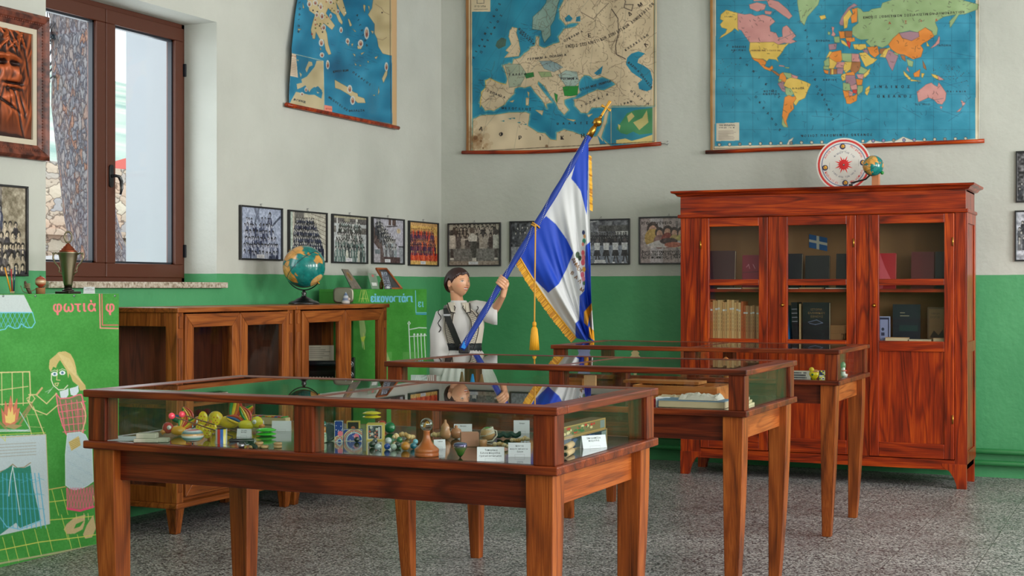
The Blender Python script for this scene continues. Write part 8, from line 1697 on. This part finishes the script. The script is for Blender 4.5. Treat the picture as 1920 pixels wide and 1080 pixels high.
def crumple(label, p, w_, dp, h, c, seed, rz=0.0):
    r_ = np.random.default_rng(seed); n = 16; Z = r_.uniform(.2, 1, (n, n)) * h; Z = (Z + np.roll(Z, 1, 0) + np.roll(Z, 1, 1)) / 3; Z[0] = Z[-1] = .001; Z[:, 0] = Z[:, -1] = .001
    X, Y = np.meshgrid(np.linspace(-w_ / 2, w_ / 2, n), np.linspace(0, dp, n)); m = MB(); m.grid(np.stack([X, Y, Z], -1), np.broadcast_to(lin(c), (n, n, 3)), 0, False); o = solo(m, 'crumpled_paper', label, 'paper', p, M_print, rz, 'yellowed crumpled papers'); o.modifiers.new('s', 'SOLIDIFY').thickness = .001
crumple('crumpled yellowed paper behind the old book', (-1.80, 5.625, ZB), .26, .1, .045, (200, 180, 150), 1); crumple('crumpled pale paper resting on the old book', (-1.70, 5.50, ZB + .0295), .16, .11, .03, (206, 200, 190), 2)
for i in range(4): m = MB(); m.box(0, .15, 0, .05, 0, .009, c=lin(((206, 190, 156), (196, 176, 140), (210, 200, 176), (200, 180, 140))[i])); solo(m, 'folded_letter', ('lowest', 'second', 'third', 'topmost')[i] + ' folded letter of the pile at the right end of the middle table', 'letter', (-1.535 - .002 * i, 5.62 + .02 * i, ZB + .0095 * i), M_print, 1.6 + .09 * i, 'folded letters')
for px, c, h, lab in ((886, (20, 130, 206), .10, 'bright blue paper cone in the middle table'), (866, (120, 84, 50), .11, 'brown paper cone left of the blue one'), (903, (140, 90, 50), .10, 'brown paper cone right of the blue one')):
    p = at(px, 722, 6.3); m = MB(); m.lathe([(.022, 0), (.004, h), (.0005, h + .001)], n=16, c=lin(c)); solo(m, 'paper_cone', lab, 'paper cone', (p.x, p.y, ZB), M_print, group='paper cones')
for px, lab in ((930, 'small brass hand bell in the middle table, left one'), (953, 'small brass hand bell in the middle table, right one')):
    p = at(px, 718, 6.3); t = thing('hand_bell', lab, 'bell', (p.x, p.y, ZB), 0, 'hand bells'); m = MB(); m.lathe([(.018, 0), (.016, .008), (.010, .03), (.004, .038)], n=20); m.build('bell', M_brass, t); m = MB(); m.lathe([(.003, .038), (.005, .05), (.004, .062), (.001, .064)], n=12); m.build('handle', M_black, t)
for px, c, lab in ((745, (120, 186, 206), 'light blue folded paper at the left end of the middle table'), (785, (196, 206, 206), 'white folded paper fan in the middle table'), (803, (150, 110, 110), 'dull pink folded paper beside the white fan')):
    p = at(px, 712, 6.25); cv = Canvas(0, 0, 20, 20, 2, c); [cv.line([(i * 4, 20), (8 + i * 2, 0)], .8, (230, 230, 230)) for i in range(5)]; m = MB(); m.M = TR((0, 0, 0), rx=-.15); m.face_print(cv, (-.035, 0, .1), (.07, 0, 0), (0, 0, -.1)); m.box(-.035, .035, .0008, .002, 0, .1, c=lin(c)); solo(m, 'folded_paper', lab, 'paper', (p.x, p.y, ZB), M_print, group='folded papers')

# ================================================================== in the farthest display table
def cutout(name, label, px, dpt, pts, c, sx=1.0):
    p = at(px, 660, dpt); m = MB(); n = len(pts); m.add([(x, 0, z) for x, z in pts] + [(x, .003, z) for x, z in pts], [tuple(range(n)), tuple(range(2 * n - 1, n - 1, -1))] + [(i, n + i, n + (i + 1) % n, (i + 1) % n) for i in range(n)], 0, lin(c)); return solo(m, name, label, 'paper ornament', (p.x, p.y, ZB), M_print, YAWC)
cutout('paper_lantern', 'lilac zigzag cut paper in the farthest table', 1095, 8.3, [(-.03, 0), (.03, 0), (.04, .03), (.03, .05), (.045, .075), (.032, .1), (.04, .13), (-.04, .13), (-.03, .1), (-.045, .075), (-.03, .05), (-.04, .03)], (150, 140, 196))
cutout('paper_tree', 'cream and pink paper fir tree in the farthest table', 1191, 8.15, [(-.008, 0), (.008, 0), (.008, .03), (.042, .04), (.025, .07), (.036, .08), (.018, .1), (.024, .11), (0, .132), (-.024, .11), (-.018, .1), (-.036, .08), (-.025, .07), (-.042, .04), (-.008, .03)], (206, 176, 130))
p = at(1361, 680, 7.85); t = thing('wooden_figurine', 'small round wooden figurine in the farthest table', 'figurine', (p.x, p.y, ZB)); m = MB(); m.lathe([(.018, 0), (.02, .01), (.022, .03), (.012, .05), (.014, .06), (.02, .07), (.018, .09), (.006, .1), (.001, .101)], n=20, c=lin((206, 110, 46))); m.build('body', M_gloss, t)
p = at(1495, 710, 7.56)
for i in range(3): cv = Canvas(0, 0, 60, 6, 2, (206, 200, 190)); r = random.Random(i); [cv.rect(r.uniform(0, 58), 1, r.uniform(0, 58), 5, (70, 70, 76), .6) for _ in range(6)]; m = MB(); m.box(-.09, .07, 0, .1, 0, .012, c=lin(((190, 184, 176), (176, 120, 96), (206, 196, 180))[i])); m.face_print(cv, (-.09, -.0006, .012), (.16, 0, 0), (0, 0, -.012)); solo(m, 'notebook', ('bottom', 'middle', 'top')[i] + ' notebook of the pile left of the yellow chick', 'notebook', (p.x + .004 * i, p.y, ZB + .0125 * i), M_print, .02 * i, 'notebooks in the farthest table')
p = at(1526, 711, 7.54); t = thing('chick_cup', 'yellow ceramic chick egg cup in the farthest table', 'egg cup', (p.x, p.y, ZB), YAWC); m = MB(); m.lathe([(.012, 0), (.016, .004), (.026, .02), (.027, .034), (.02, .036)], n=24, c=lin((226, 206, 30))); m.build('cup', M_gloss, t)
m = MB(); m.sphere((-.012, 0, .048), .014, c=lin((222, 196, 40)), nu=14, nv=10); m.sphere((.008, 0, .038), .016, c=lin((206, 150, 90)), nu=14, nv=10, sc3=(1.3, .8, .7)); m.sphere((-.012, -.022, .024), .006, c=lin((30, 110, 50)), nu=10, nv=8); m.tube([(-.024, 0, .046), (-.032, 0, .044)], [.004, .0005], 6, c=lin((206, 80, 30))); m.build('chick', M_gloss, t)
cv = Canvas(0, 0, 12, 16, 3, (200, 196, 186)); r = random.Random(5); [cv.rect(x, y, x + 3, y + 3, r.choice([(40, 60, 110), (206, 196, 60), (30, 30, 40), (190, 190, 196)])) for x in range(0, 12, 3) for y in range(0, 16, 3)]; p = at(1542, 712, 7.56); m = MB(); m.box(-.017, .017, 0, .03, 0, .042, c=lin((160, 150, 140))); m.face_print(cv, (-.017, -.0006, .042), (.034, 0, 0), (0, 0, -.042)); solo(m, 'patterned_block', 'small patterned block right of the yellow chick', 'block', (p.x, p.y, ZB), M_print)
p = at(1581, 709, 7.72); t = thing('bird_ornament', 'green and white ornament with a red ribbon at the right end of the farthest table', 'ornament', (p.x, p.y, ZB), YAWC); m = MB(); m.tube([(.02, 0, .004), (0, 0, .012), (0, 0, .05), (.004, 0, .07)], [.012, .014, .01, .004], 12, c=lin((206, 206, 200))); m.sphere((.0, 0, .06), .018, c=lin((110, 140, 100)), nu=14, nv=10, sc3=(.8, .6, 1.2)); m.build('body', M_gloss, t); m = MB(); m.tube([(-.012, -.012, .032), (.016, -.012, .034)], .004, 6, c=lin((196, 30, 40))); m.build('ribbon', M_gloss, t)
